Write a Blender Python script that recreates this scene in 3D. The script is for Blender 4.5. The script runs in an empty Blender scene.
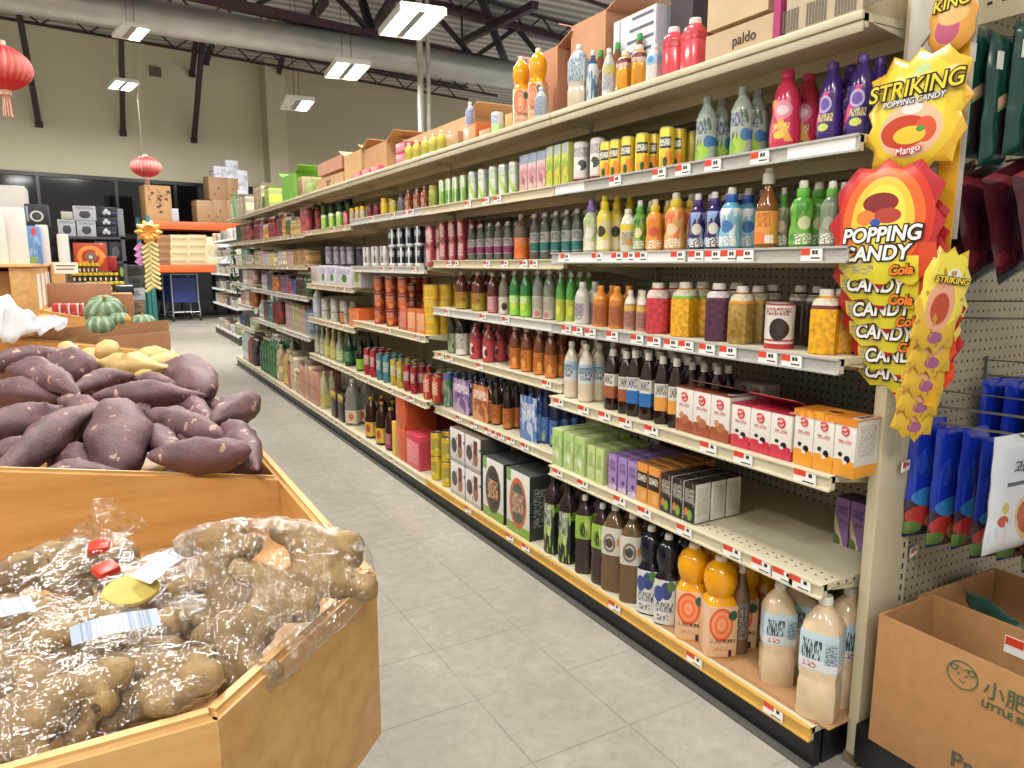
import bpy, bmesh, math, random
from mathutils import Vector, Matrix, noise
random.seed(7)
SC = bpy.context.scene
COL = SC.collection
R_ = math.radians

# ------------------------------------------------------------------ camera
FPX, PITCH, YAW, EYE = 724.0, R_(9.42), R_(29.6), 1.25
CF = (math.sin(YAW)*math.cos(PITCH), math.cos(YAW)*math.cos(PITCH), -math.sin(PITCH))
CR = (math.cos(YAW), -math.sin(YAW), 0.0)
CU = (CR[1]*CF[2]-CR[2]*CF[1], CR[2]*CF[0]-CR[0]*CF[2], CR[0]*CF[1]-CR[1]*CF[0])
cam = bpy.data.cameras.new('camera'); camo = bpy.data.objects.new('camera', cam); COL.objects.link(camo)
cam.sensor_width = 36.0; cam.lens = FPX*36.0/1024.0; cam.clip_start = .05; cam.clip_end = 80
camo.location = (0, 0, EYE)
camo.rotation_euler = (math.pi/2-PITCH, 0, -YAW)
SC.camera = camo

def ray(x, y):
    a = (x-512)/FPX; b = (384-y)/FPX
    return Vector([CF[i]+a*CR[i]+b*CU[i] for i in range(3)])
def onz(x, y, z):
    d = ray(x, y); return d*((z-EYE)/d.z)+Vector((0, 0, EYE))
def onx(x, y, X):
    d = ray(x, y); return d*(X/d.x)+Vector((0, 0, EYE))
def ony(x, y, Y):
    d = ray(x, y); return d*(Y/d.y)+Vector((0, 0, EYE))
def onp(x, y, P, D):            # vertical plane through P along the horizontal direction D
    d = ray(x, y); n = Vector((D[1], -D[0], 0)); t = (n.x*P[0]+n.y*P[1])/(n.x*d.x+n.y*d.y)
    return d*t+Vector((0, 0, EYE))
def pix(P):
    v = (P[0], P[1], P[2]-EYE); dt = lambda A: sum(A[i]*v[i] for i in range(3)); z = dt(CF)
    return 512+FPX*dt(CR)/z, 384-FPX*dt(CU)/z
def depth(P):
    return CF[0]*P[0]+CF[1]*P[1]+CF[2]*(P[2]-EYE)
def ycol(px, X, z):             # y of the point of the plane x=X at height z seen in picture column px
    u = (px-512)/FPX; dz = z-EYE
    # (R.v) = u (F.v)
    a = CR[1]-u*CF[1]; b = (CR[0]-u*CF[0])*X - u*CF[2]*dz
    return -b/a
def xcol(px, Y, z):
    u = (px-512)/FPX; dz = z-EYE
    return -((CR[1]-u*CF[1])*Y - u*CF[2]*dz)/(CR[0]-u*CF[0])

# ------------------------------------------------------------------ materials
def lin(c):
    if isinstance(c, str):
        c = c.lstrip('#'); c = [int(c[i:i+2], 16)/255 for i in (0, 2, 4)]
        return tuple(x/12.92 if x <= .04045 else ((x+.055)/1.055)**2.4 for x in c)+(1.0,)
    return tuple(c)+(1.0,) if len(c) == 3 else tuple(c)
class NT:
    def __init__(s, name):
        s.m = bpy.data.materials.new(name); s.m.use_nodes = True
        s.t = s.m.node_tree; s.t.nodes.clear()
        s.out = s.n('ShaderNodeOutputMaterial'); s.b = s.n('ShaderNodeBsdfPrincipled')
        s.l(s.b.outputs[0], s.out.inputs[0])
    def n(s, k, **kw):
        x = s.t.nodes.new(k)
        for a, v in kw.items(): setattr(x, a, v)
        return x
    def l(s, a, b): s.t.links.new(a, b)
    def put(s, sock, v):
        if hasattr(v, 'is_output'): s.l(v, sock)
        else: sock.default_value = v
    def obj(s):
        if not hasattr(s, 'tc'): s.tc = s.n('ShaderNodeTexCoord')
        return s.tc.outputs['Object']
    def math(s, op, a, b=0.0, c=None):
        x = s.n('ShaderNodeMath', operation=op); s.put(x.inputs[0], a); s.put(x.inputs[1], b)
        if c is not None: s.put(x.inputs[2], c)
        return x.outputs[0]
    def vmad(s, v, sc, of):
        x = s.n('ShaderNodeVectorMath', operation='MULTIPLY_ADD'); s.l(v, x.inputs[0]); x.inputs[1].default_value = sc; x.inputs[2].default_value = of
        return x.outputs[0]
    def vop(s, op, v):
        x = s.n('ShaderNodeVectorMath', operation=op); s.l(v, x.inputs[0])
        return x.outputs['Value'] if op == 'LENGTH' else x.outputs[0]
    def noise(s, v, scale, detail=3.0, rough=.5):
        x = s.n('ShaderNodeTexNoise'); s.l(v, x.inputs['Vector']); x.inputs['Scale'].default_value = scale
        x.inputs['Detail'].default_value = detail; x.inputs['Roughness'].default_value = rough
        return x.outputs['Fac']
    def mix(s, fac, a, b):
        x = s.n('ShaderNodeMix', data_type='RGBA'); s.put(x.inputs[0], fac); s.put(x.inputs[6], a); s.put(x.inputs[7], b)
        return x.outputs[2]
    def sep(s, v):
        x = s.n('ShaderNodeSeparateXYZ'); s.l(v, x.inputs[0]); return x.outputs
    def ramp(s, fac, lo, hi):
        x = s.n('ShaderNodeMapRange'); s.l(fac, x.inputs[0]); x.inputs[1].default_value = lo; x.inputs[2].default_value = hi
        return x.outputs[0]
    def bump(s, h, strength, dist=.01):
        x = s.n('ShaderNodeBump'); x.inputs['Strength'].default_value = strength; x.inputs['Distance'].default_value = dist
        s.l(h, x.inputs['Height']); s.l(x.outputs[0], s.b.inputs['Normal'])
    def set(s, col=None, rough=None, metal=None, **kw):
        if col is not None: s.put(s.b.inputs['Base Color'], col)
        if rough is not None: s.put(s.b.inputs['Roughness'], rough)
        if metal is not None: s.b.inputs['Metallic'].default_value = metal
        for k, v in kw.items(): s.put(s.b.inputs[k], v)
        return s.m
_M = {}
def M(col, rough=.5, metal=0.0, alpha=1.0, var=.12, vs=9.0, trans=0.0, bump=0.0, bs=60.0):
    k = (col if isinstance(col, str) else tuple(col), rough, metal, alpha, var, vs, trans, bump, bs)
    if k in _M: return _M[k]
    t = NT('material_%d' % len(_M)); c = lin(col)
    if var:
        f = t.noise(t.obj(), vs)
        a = tuple(x*(1-var) for x in c[:3])+(1,); b = tuple(min(1, x*(1+var)) for x in c[:3])+(1,)
        t.set(t.mix(t.ramp(f, .3, .7), a, b))
    else: t.set(c)
    if bump: t.bump(t.noise(t.obj(), bs, 4), bump, .004)
    t.set(None, rough, metal)
    if alpha < 1: t.set(None, Alpha=alpha)
    if trans: t.set(None, **{'Transmission Weight': trans, 'IOR': 1.33})
    _M[k] = t.m
    return t.m
def ink_(c, k=.06, g=.93):
    c = lin(c); y = .2126*c[0]+.7152*c[1]+.0722*c[2]; return tuple(((1-k)*x+k*y)*g for x in c[:3])+(1.0,)
def printed(base, layers, r=1.0, h=1.0, rough=.35, axis='y', z0=0.0, metal=0.0):
    """printed label: flat inks laid in shapes; u runs to the reader's right in units of r, z upward in units of h"""
    t = NT('printed_%d' % len(bpy.data.materials)); v = t.obj(); col = ink_(base)
    u3 = (lambda a: (0, -a/r, 1/h)) if axis == 'y' else (lambda a: (a/r, 0, 1/h))
    # normalised vector (u,0,z)
    if axis == 'y':
        sx = t.sep(v); cb = t.n('ShaderNodeCombineXYZ'); t.l(t.math('MULTIPLY', sx[1], -1/r), cb.inputs[0]); t.l(t.math('MULTIPLY_ADD', sx[2], 1/h, -z0/h), cb.inputs[2])
    else:
        sx = t.sep(v); cb = t.n('ShaderNodeCombineXYZ'); t.l(t.math('MULTIPLY', sx[0], 1/r), cb.inputs[0]); t.l(t.math('MULTIPLY_ADD', sx[2], 1/h, -z0/h), cb.inputs[2])
    w = cb.outputs[0]; zz = None
    def rect(u0, u1, a, b):
        q = t.vop('ABSOLUTE', t.vmad(w, (2/(u1-u0), 0, 2/(b-a)), (-(u0+u1)/(u1-u0), 0, -(a+b)/(b-a))))
        s = t.sep(q); return t.math('LESS_THAN', t.math('MAXIMUM', s[0], s[2]), 1.0)
    for L in layers:
        k = L[0]
        if k == 'z': f = rect(-99, 99, L[1], L[2]); c = L[3]
        elif k == 'c':
            f = t.math('LESS_THAN', t.vop('LENGTH', t.vmad(w, (1/L[3], 0, 1/L[4]), (-L[1]/L[3], 0, -L[2]/L[4]))), 1.0); c = L[5]
        elif k == 'o':
            q = t.vop('LENGTH', t.vmad(w, (1/L[3], 0, 1/L[4]), (-L[1]/L[3], 0, -L[2]/L[4]))); f = t.math('COMPARE', q, .85, .15); c = L[5]
        elif k == 'r': f = rect(L[1], L[2], L[3], L[4]); c = L[5]
        elif k == 't':
            nz = t.noise(t.vmad(w, (1, 1, .8) if L[6] < 11 else (.3, 1, 2.4), (L[1]*7.3, 0, L[3]*3.1)), L[6]*2.3 if L[6] < 11 else L[6]*1.5, 1.0)
            f = t.math('MULTIPLY', rect(L[1], L[2], L[3], L[4]), t.math('GREATER_THAN', nz, .5)); c = L[5]
        elif k == 'n':
            f = t.math('GREATER_THAN', t.noise(t.vmad(w, (1, 1, 1), (L[1]*.37, 0, L[2])), L[1], 1.5), L[2]); c = L[3]
        elif k == 'd':   # diagonal band
            s = t.sep(w); f = t.math('COMPARE', t.math('MULTIPLY_ADD', s[0], L[1], s[2]), L[2], L[3]); c = L[4]
        elif k == 'v': # vertical stripes
            s = t.sep(w); f = t.math('LESS_THAN', t.math('FRACT', t.math('MULTIPLY', s[0], L[1])), L[2]); c = L[3]
        col = t.mix(f, col, ink_(c))
    t.set(col, rough, metal)
    return t.m

def bias(col, k):
    c = lin(col); return tuple(min(1, x*k) for x in c[:3])

# ------------------------------------------------------------------ mesh building
class MB:
    def __init__(s): s.v = []; s.f = []; s.mi = []; s.mats = []
    def m(s, mat):
        if mat not in s.mats: s.mats.append(mat)
        return s.mats.index(mat)
    def add(s, vs, fs, mat):
        o = len(s.v); i = s.m(mat); s.v += [tuple(v) for v in vs]
        for f in fs: s.f.append([a+o for a in f]); s.mi.append(i)
    def box(s, a, b, mat, bev=0.0, X=None):
        lo = [min(a[i], b[i]) for i in range(3)]; hi = [max(a[i], b[i]) for i in range(3)]
        if bev <= 0:
            vs = [(x, y, z) for x in (lo[0], hi[0]) for y in (lo[1], hi[1]) for z in (lo[2], hi[2])]
            fs = [(0, 1, 3, 2), (4, 6, 7, 5), (0, 4, 5, 1), (2, 3, 7, 6), (0, 2, 6, 4), (1, 5, 7, 3)]
        else:
            bm = bmesh.new(); bmesh.ops.create_cube(bm, size=1)
            for v in bm.verts: v.co = Vector([(lo[i]+hi[i])/2+v.co[i]*(hi[i]-lo[i]) for i in range(3)])
            bev = min(bev, min(hi[i]-lo[i] for i in range(3))*.45)
            bmesh.ops.bevel(bm, geom=bm.edges[:], offset=bev, segments=2, affect='EDGES', profile=.5)
            bm.verts.index_update(); vs = [tuple(v.co) for v in bm.verts]; fs = [[v.index for v in f.verts] for f in bm.faces]; bm.free()
        if X is not None: vs = [tuple(X @ Vector(v)) for v in vs]
        s.add(vs, fs, mat); return s
    def lathe(s, prof, mat, seg=20, c=(0, 0, 0), sq=None, capb=True, capt=True, mats=None):
        """prof: (r, z) rings; sq: squareness exponent per ring or one number (2 = round)"""
        vs = []; fs = []; n = len(prof); mi = []
        for j, p in enumerate(prof):
            r, z = p[0], p[1]; e = p[2] if len(p) > 2 else (sq or 2)
            for i in range(seg):
                t = 2*math.pi*(i+.5)/seg; ct, st = math.cos(t), math.sin(t)
                k = 1.0 if e == 2 else (abs(ct)**e+abs(st)**e)**(-1/e)
                vs.append((c[0]+r*k*ct, c[1]+r*k*st, c[2]+z))
        o = len(s.v); s.v += vs
        for j in range(n-1):
            mm = s.m(mats[j] if mats else mat)
            for i in range(seg):
                a = j*seg+i; b = j*seg+(i+1) % seg
                s.f.append([o+a, o+b, o+b+seg, o+a+seg]); s.mi.append(mm)
        if capb: s.f.append([o+i for i in range(seg)][::-1]); s.mi.append(s.m(mats[0] if mats else mat))
        if capt: s.f.append([o+(n-1)*seg+i for i in range(seg)]); s.mi.append(s.m(mats[-1] if mats else mat))
        return s
    def tube(s, pts, r, mat, seg=8, caps=True):
        pts = [Vector(p) for p in pts]; n = len(pts); rr = r if isinstance(r, (list, tuple)) else [r]*n
        vs = []; up = None
        for i, p in enumerate(pts):
            d = (pts[min(i+1, n-1)]-pts[max(i-1, 0)]).normalized()
            if up is None:
                up = Vector((0, 0, 1)) if abs(d.z) < .9 else Vector((1, 0, 0))
            a = d.cross(up).normalized(); b = a.cross(d).normalized(); up = b
            for k in range(seg):
                t = 2*math.pi*k/seg; vs.append(p+(a*math.cos(t)+b*math.sin(t))*rr[i])
        fs = []
        for i in range(n-1):
            for k in range(seg):
                a = i*seg+k; b = i*seg+(k+1) % seg; fs.append((a, b, b+seg, a+seg))
        if caps: fs.append(list(range(seg))[::-1]); fs.append([(n-1)*seg+k for k in range(seg)])
        s.add(vs, fs, mat); return s
    def bar(s, a, b, w, h, mat):
        """rectangular bar from a to b"""
        a = Vector(a); b = Vector(b); d = (b-a); L = d.length; d.normalize()
        up = Vector((0, 0, 1)) if abs(d.z) < .95 else Vector((0, 1, 0))
        x = d.cross(up).normalized(); y = x.cross(d).normalized()
        X = Matrix(((x.x, d.x, y.x, a.x), (x.y, d.y, y.y, a.y), (x.z, d.z, y.z, a.z), (0, 0, 0, 1)))
        return s.box((-w/2, 0, -h/2), (w/2, L, h/2), mat, X=X)
    def prism(s, poly, z0, z1, mat, X=None, side=None):
        """poly in xy extruded z0..z1"""
        n = len(poly); vs = [(p[0], p[1], z0) for p in poly]+[(p[0], p[1], z1) for p in poly]
        if X is not None: vs = [tuple(X @ Vector(v)) for v in vs]
        s.add(vs, [list(range(n))[::-1], list(range(n, 2*n))], mat)
        s.add(vs, [(i, (i+1) % n, n+(i+1) % n, n+i) for i in range(n)], side or mat); return s
    def quad(s, pts, mat): s.add(pts, [list(range(len(pts)))], mat); return s
    def mesh(s, name, smooth=True, ang=38):
        me = bpy.data.meshes.new(name); me.from_pydata(s.v, [], s.f)
        for m in s.mats: me.materials.append(m)
        me.polygons.foreach_set('material_index', s.mi)
        if smooth:
            me.polygons.foreach_set('use_smooth', [True]*len(me.polygons)); me.set_sharp_from_angle(angle=R_(ang))
        me.update(); return me
    def obj(s, name, parent=None, loc=None, rz=0.0, smooth=True, ang=38):
        return O(name, s.mesh(name, smooth, ang), parent, loc, rz)
KIDS = {}
def O(name, me, parent=None, loc=None, rz=0.0):
    o = bpy.data.objects.new(name, me); COL.objects.link(o)
    if loc is not None: o.location = loc
    if rz: o.rotation_euler = (0, 0, rz)
    if parent is not None: o.parent = parent; KIDS.setdefault(parent.name, []).append(o)
    return o
def E(name, loc=(0, 0, 0), rz=0.0): return O(name, None, None, loc, rz)
LAB = {}
def T(o, label, cat, group=None):
    o['label'] = label; o['category'] = cat
    if group: o['group'] = group
    LAB.setdefault(label, []).append(o); return o
def ST(o): o['kind'] = 'structure'; return o
def copy_tree(o, loc=None, rz=None, parent=None):
    c = o.copy(); COL.objects.link(c)
    if parent is not None: c.parent = parent; KIDS.setdefault(parent.name, []).append(c)
    if loc is not None: c.location = loc
    if rz is not None: c.rotation_euler = (0, 0, rz)
    for k in KIDS.get(o.name, []): copy_tree(k, parent=c)
    return c
ORD = 'zeroth first second third fourth fifth sixth seventh eighth ninth tenth eleventh twelfth thirteenth fourteenth fifteenth sixteenth seventeenth eighteenth nineteenth twentieth'.split()
NUM = 'no one two three four five six seven eight nine ten eleven twelve'.split()
def text_mesh(body, size, mat, ext=.0006, align='CENTER', bold=0.0, shear=0.0, sx=1.0):
    cu = bpy.data.curves.new('lettering', 'FONT'); cu.body = body; cu.size = size; cu.extrude = ext; cu.offset = bold
    cu.align_x = align; cu.align_y = 'CENTER'; cu.shear = shear
    o = bpy.data.objects.new('lettering', cu); COL.objects.link(o); bpy.context.view_layer.update()
    dg = bpy.context.evaluated_depsgraph_get(); me = bpy.data.meshes.new_from_object(o.evaluated_get(dg))
    bpy.data.objects.remove(o); bpy.data.curves.remove(cu)
    me.materials.clear(); me.materials.append(mat); me.name = 'lettering'
    return me
def frame(o, right, up, origin):
    """orient object so that local x=right, y=up (in its parent's space or the world)"""
    r = Vector(right).normalized(); u = Vector(up); u = (u-r*u.dot(r)).normalized(); n = r.cross(u)
    o.matrix_local = Matrix(((r.x, u.x, n.x, origin[0]), (r.y, u.y, n.y, origin[1]), (r.z, u.z, n.z, origin[2]), (0, 0, 0, 1))); return o
def evalmesh(me, mods, name):
    o = bpy.data.objects.new('work', me); COL.objects.link(o)
    for k, kw in mods:
        m = o.modifiers.new(k, k)
        for a, v in kw.items(): setattr(m, a, v)
    bpy.context.view_layer.update(); dg = bpy.context.evaluated_depsgraph_get()
    r = bpy.data.meshes.new_from_object(o.evaluated_get(dg)); bpy.data.objects.remove(o); r.name = name; return r
# ------------------------------------------------------------------ the room
WA = Vector((-1.52, 18.35, 0)); WD = Vector((1, .2, 0)).normalized(); WN = Vector((-WD.y, WD.x, 0))
def wallpt(s, z, d=0.0):          # s metres along the back wall from WA, d metres in front of it
    p = WA+WD*s-WN*d; return Vector((p.x, p.y, z))
WX = Matrix(((WD.x, WN.x, 0, WA.x), (WD.y, WN.y, 0, WA.y), (0, 0, 1, 0), (0, 0, 0, 1)))   # local x along the wall, y into it

def floor_material():
    t = NT('worn_floor_tile'); v = t.obj(); s = t.sep(v)
    n1 = t.ramp(t.noise(v, 1.6, 5, .6), .3, .72); n2 = t.ramp(t.noise(v, 22, 4, .65), .35, .68); n3 = t.noise(v, 7, 6, .7)
    c = t.mix(n1, lin('#9e9b92'), lin('#b6b3a9')); c = t.mix(t.math('MULTIPLY', n2, .45), c, lin('#8a877d')); c = t.mix(t.math('MULTIPLY', t.ramp(t.noise(v, 150, 3, .7), .5, .75), .35), c, lin('#858278'))
    c = t.mix(t.math('MULTIPLY', t.ramp(n3, .54, .72), .4), c, lin('#c9c6bd'))
    # hairline tile joints on a 310 mm grid
    def line(x, off, w): return t.math('LESS_THAN', t.math('ABSOLUTE', t.math('SUBTRACT', t.math('FRACT', t.math('MULTIPLY_ADD', x, 1/.31, off)), .5)), w)
    j = t.math('MAXIMUM', line(s[0], .5-.8635/.31, .009), line(s[1], .5-1.414/.31, .009))
    j = t.math('MULTIPLY', j, t.ramp(t.noise(v, 3.1, 2), .36, .55))
    c = t.mix(t.math('MULTIPLY', j, .45), c, lin('#6e6a60'))
    t.set(c, t.math('MULTIPLY_ADD', n2, .12, .3)); t.bump(n2, .05, .002); return t.m
b = MB(); b.box((-9, -5, -.1), (9, 23, 0), floor_material()); ST(b.obj('floor'))

beige = M('#d8d1b6', .8, var=.04, vs=.7)
b = MB(); b.box((-9, 0, 3.12), (14, .25, 6.1), beige, X=WX); ST(b.obj('wall_back'))
b = MB(); b.box((-9, .02, 0), (14, .25, 3.12), M('#141216', .07, var=.1), X=WX); ST(b.obj('window_1'))
b = MB()
for s in (-.9, .62, 2.1, 3.35, 4.6): b.box((s-.03, -.03, 0), (s+.03, .02, 3.1), M('#2a2626', .3), X=WX)
b.box((-9, -.04, 3.06), (14, .02, 3.14), M('#211d1f', .35), X=WX)
ST(b.obj('trim_1'))
# a shallow pilaster in the back wall, with the wall that steps forward beyond it
p0 = onp(263, 150, WA, WD); s0 = (p0-WA).dot(WD)
b = MB(); b.box((s0, -.5, 2.2), (s0+9, .1, 6.1), M('#b9b096', .8, var=.04, vs=.7), X=WX); ST(b.obj('wall_right'))
b = MB(); b.box((s0-.06, -.52, 2.2), (s0+.42, -.48, 6.1), M('#c6bea4', .8, var=.04), X=WX); ST(b.obj('trim_2'))
# vents / small boxes on the wall
b = MB(); b.box((-.12, -.05, -.1), (.12, 0, .1), M('#6c665b', .6), X=Matrix.Translation(onp(155, 72, WA-WN*.02, WD)) @ Matrix(((WD.x, WN.x, 0, 0), (WD.y, WN.y, 0, 0), (0, 0, 1, 0), (0, 0, 0, 1))))
T(b.obj('junction_box'), 'small grey electrical box high on the beige back wall', 'electrical box')

# roof deck, corrugated
ZC = 6.1
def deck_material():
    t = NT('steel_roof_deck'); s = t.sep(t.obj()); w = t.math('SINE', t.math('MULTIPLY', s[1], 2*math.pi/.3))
    t.set(t.mix(t.ramp(w, -.6, .6), lin('#8e8c88'), lin('#bdbab4')), .6, 0.1); t.bump(w, .5, .03); return t.m  # groove shading is put into the colour, darker troughs and lighter ridges
b = MB(); b.box((-10, -5, 0), (14, 24, .12), deck_material()); o = b.obj('ceiling', loc=(0, 0, ZC)); ST(o)
steel = M('#35292a', .55, var=.15); plum = M('#4a3236', .5, var=.1)
ang = math.atan2(onz(512, 66, 5.3).y-onz(256, 9, 5.3).y, onz(512, 66, 5.3).x-onz(256, 9, 5.3).x)
GD = Vector((math.cos(ang), math.sin(ang), 0))
def along(p, L0, L1): return p-GD*L0, p+GD*L1
# main girder: two chords and a zigzag web
def truss(name, c, zlo, zhi, L0, L1, step, w, mat, wm):
    b = MB(); p, q = along(c, L0, L1)
    for z in (zlo, zhi): b.bar((p.x, p.y, z), (q.x, q.y, z), w, w*.8, mat)
    n = int((L0+L1)/step)
    for i in range(n):
        a = p+GD*(i*step); m_ = p+GD*((i+.5)*step); e = p+GD*((i+1)*step)
        b.bar((a.x, a.y, zlo), (m_.x, m_.y, zhi), w*.45, w*.45, wm); b.bar((m_.x, m_.y, zhi), (e.x, e.y, zlo), w*.45, w*.45, wm)
    return ST(b.obj(name))
g = onz(384, 38, 5.25)
truss('girder', Vector((g.x, g.y, 0)), 5.25, 6.02, 9, 7, 2.2, .17, plum, steel)
for px, py in ((256, 30), (128, 27), (100, 35), (300, -30), (400, -60), (520, -60), (640, -60)):
    j = onz(px, py, 5.72)
    truss('roof_joist', Vector((j.x, j.y, 0)), 5.72, 6.04, 9, 9, .8, .06, steel, steel)
# heavy cross bracing near the duct
b = MB()
for a, c in (((482, 0), (506, 64)), ((462, 42), (535, 5)), ((369, 35), (392, 0)), ((307, 25), (325, 0)), ((362, 0), (371, 30))):
    b.bar(onz(a[0], a[1], 6.0), onz(c[0], c[1], 5.4), .12, .12, steel)
ST(b.obj('roof_bracing'))
# knee braces from the wall up to the joists
def brace(p, q, name='wall_brace', up=.0):
    a = onp(p[0], p[1], WA-WN*.03, WD); c = onp(q[0], q[1], WA-WN*1.15, WD)
    b = MB(); b.bar(a, c, .10, .10, steel); b.box((a.x-.07, a.y-.05, a.z-.07), (a.x+.07, a.y+.02, a.z+.05), steel); return ST(b.obj(name))
brace((39, 124), (16, -4)); brace((123, 133), (121, 30)); brace((194, 140), (203, 34)); brace((275, 88), (284, 50)); brace((206, 62), (215, 36)); brace((192, 74), (196, 40))
# round duct with seams
def duct():
    a = onz(256, 34, 4.95); c = onz(512, 76, 4.95); d = (c-a).normalized(); r = 13.5*depth((a+c)/2)/FPX
    b = MB(); p = a-d*9; q = c+d*6; n = 60; pts = []; rad = []
    for i in range(n+1):
        x = p.lerp(q, i/n); pts += [x, x+d*.04]; rad += [r, r*1.02]
    b.tube(pts, rad, M('#b4b3ae', .36, .5, var=.1, vs=3.0), seg=20)
    o = b.obj('air_duct', ang=60); T(o, 'long round galvanised air duct crossing under the roof joists', 'duct')
    for i in range(7):
        x = p.lerp(q, (i+.5)/7); b = MB(); b.tube([x+Vector((0, 0, r)), Vector((x.x, x.y, ZC-.02))], .02, steel, 6)
        b.obj('hanger', o)
duct()
# grey conduit posts rising behind the shelving
for px, w in ((421, .065), (429, .045)):
    p = ony(px, 118, 11.5); b = MB(); b.tube([(p.x, p.y, 0), (p.x, p.y, 6.08)], w*.75, M('#b5b2a8', .5), 10)
    T(b.obj('conduit_post'), 'thick cream pipe rising behind the shelving to the duct' if px == 421 else 'thin white pipe rising beside the thick cream pipe', 'pipe')

# ------------------------------------------------------------------ lamps
tubeM = NT('lamp_tube'); tubeM.set(lin('#ffffff'), .5, **{'Emission Color': lin('#fff6ea'), 'Emission Strength': 14.0}); tubeM = tubeM.m
whiteM = M('#e4e2dc', .45, var=.02); greyM = M('#9a9a98', .35, .4)
LP = []
def lamp_mesh(n=2):
    L, W = 1.22, .62
    b = MB(); b.box((-W/2, -L/2, .03), (W/2, L/2, .07), whiteM, .01)
    for s in (-1, 1): b.box((s*W/2-.012, -L/2, -.035), (s*W/2+.012, L/2, .05), whiteM); b.box((-W/2, s*L/2-.012, -.035), (W/2, s*L/2+.012, .05), whiteM)
    b.box((-.05, -L/2+.02, -.02), (.05, L/2-.02, .04), greyM)
    t = MB()
    for s in (-1, 1):
        t.box((s*.17-.10, -L/2+.05, .0), (s*.17+.10, L/2-.05, .028), tubeM)
    return b, t
lb, lt = lamp_mesh(); lbm = lb.mesh('lamp_housing'); 
def one_tube(s):
    t = MB(); t.box((s*.17-.10, -.56, .0), (s*.17+.10, .56, .028), tubeM); return t.mesh('lamp_tube')
tmA, tmB = one_tube(-1), one_tube(1)
def lamp(p, label, rz=0.0, tubes=(1, 1), sc=1.0):
    o = E('ceiling_lamp', p, rz); o.scale = (sc, sc, sc); T(o, label, 'ceiling lamp', 'ceiling lamps over the aisles')
    O('housing', lbm, o)
    if tubes[0]: O('tube', tmA, o)
    if tubes[1]: O('tube', tmB, o)
    b = MB()
    for s in (-1, 1): b.tube([(0, s*.4, .07), (0, s*.4, (ZC-p[2]-.02)/sc)], .006, steel, 5)
    b.obj('hanger_cable', o)
    a = bpy.data.lights.new('lamp_light', 'AREA'); a.shape = 'RECTANGLE'; a.size = .6; a.size_y = 1.15; a.energy = LAMP_W*{1.0: 1, .52: 1.3, .56: 2.1, .80: 1.5}.get(sc, .85); a.color = (1.0, .97, .92)
    l = bpy.data.objects.new('lamp_light', a); COL.objects.link(l); l.parent = o; l.location = (0, 0, -.045)
    return o
LAMP_W = 112.0
ZL = 4.2
for (px, py), lab, rz, tb in (((411, 23), 'brightest twin tube ceiling lamp, in front of the dark girder', -.1, (1, 1)),
                          ((347, 70), 'twin tube ceiling lamp hanging just below the round duct', -.1, (1, 1)),
                          ((297, 104), 'smallest ceiling lamp, hung on long cables before the far wall', -.1, (0, 1)),
                          ((131, 32), 'ceiling lamp with one unlit tube below the left end of the duct', .15, (0, 1)),
                          ((123, 85), 'ceiling lamp with two short lit tubes before the middle wall brace', .15, (1, 1))):
    lamp(onz(px, py, ZL), lab, rz, tb, sc={131: .52, 123: .56, 411: .88, 347: .82, 297: .80}[px])
k = 0
for x, y in ((-3.6, 1.0), (-3.6, 5.0), (-1.6, -1.6), (.2, 2.6), (1.0, 5.2), (3.8, 3.6), (-.9, -3.6), (3.6, 7.5), (-4.2, 10)):
    lamp((x, y, ZL+.25), 'twin tube ceiling lamp above the aisles, over or behind the viewer', 0.0)
W = bpy.data.worlds.new('store_air'); SC.world = W; W.use_nodes = True
W.node_tree.nodes['Background'].inputs[0].default_value = (1.0, .95, .87, 1); W.node_tree.nodes['Background'].inputs[1].default_value = .8
SC.view_settings.view_transform = 'Standard'; SC.view_settings.look = 'None'; SC.view_settings.exposure = 0.0; SC.view_settings.gamma = 1.0
try: SC.view_settings.use_curve_mapping = False
except Exception: pass
SC.cycles.use_denoising = True; SC.cycles.max_bounces = 7; SC.cycles.transparent_max_bounces = 12; SC.cycles.caustics_reflective = False; SC.cycles.caustics_refractive = False

# ------------------------------------------------------------------ the long shelving run
Y0, PITCHB, NB = 1.05, 1.22, 7
BAYN = ['', 'nearest bay', 'second bay', 'third bay', 'fourth bay', 'fifth bay', 'sixth bay', 'farthest bay']
LEV = {1: dict(T=1.775, a=1.53, b=1.29, c=1.037, d=.76, e=.49, B=.115),
       2: dict(T=1.775, a=1.53, b=1.268, c=1.03, d=.80, e=.51, B=.115),
       3: dict(T=1.775, a=1.532, b=1.237, c=.881, d=.529, B=.115),
       4: dict(T=1.775, a=1.505, c=1.097, d=.829, e=.534, B=.115),
       5: dict(T=1.775, a=1.495, b=1.24, c=.985, d=.66, B=.115),
       6: dict(T=1.775, a=1.495, b=1.24, c=.99, d=.67, B=.115),
       7: dict(T=1.775, a=1.50, b=1.24, c=1.03, d=.78, e=.525, B=.115)}
BX = {1: 1.46, 2: 1.515, 3: 1.47, 4: 1.47, 5: 1.47, 6: 1.47, 7: 1.47}
def SX(bay, lev): return 1.455 if lev in 'TB' else (1.47 if lev == 'a' else BX[bay])
LN = lambda bay, lev: {'T': 'top shelf', 'B': 'bottom shelf'}.get(lev) or ORD[list(LEV[bay]).index(lev)+1]+' shelf'
XB = 1.97          # pegboard plane
cream = M('#c9c1a6', .45, var=.05); creamD = M('#b5ad93', .5, var=.05)
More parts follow.
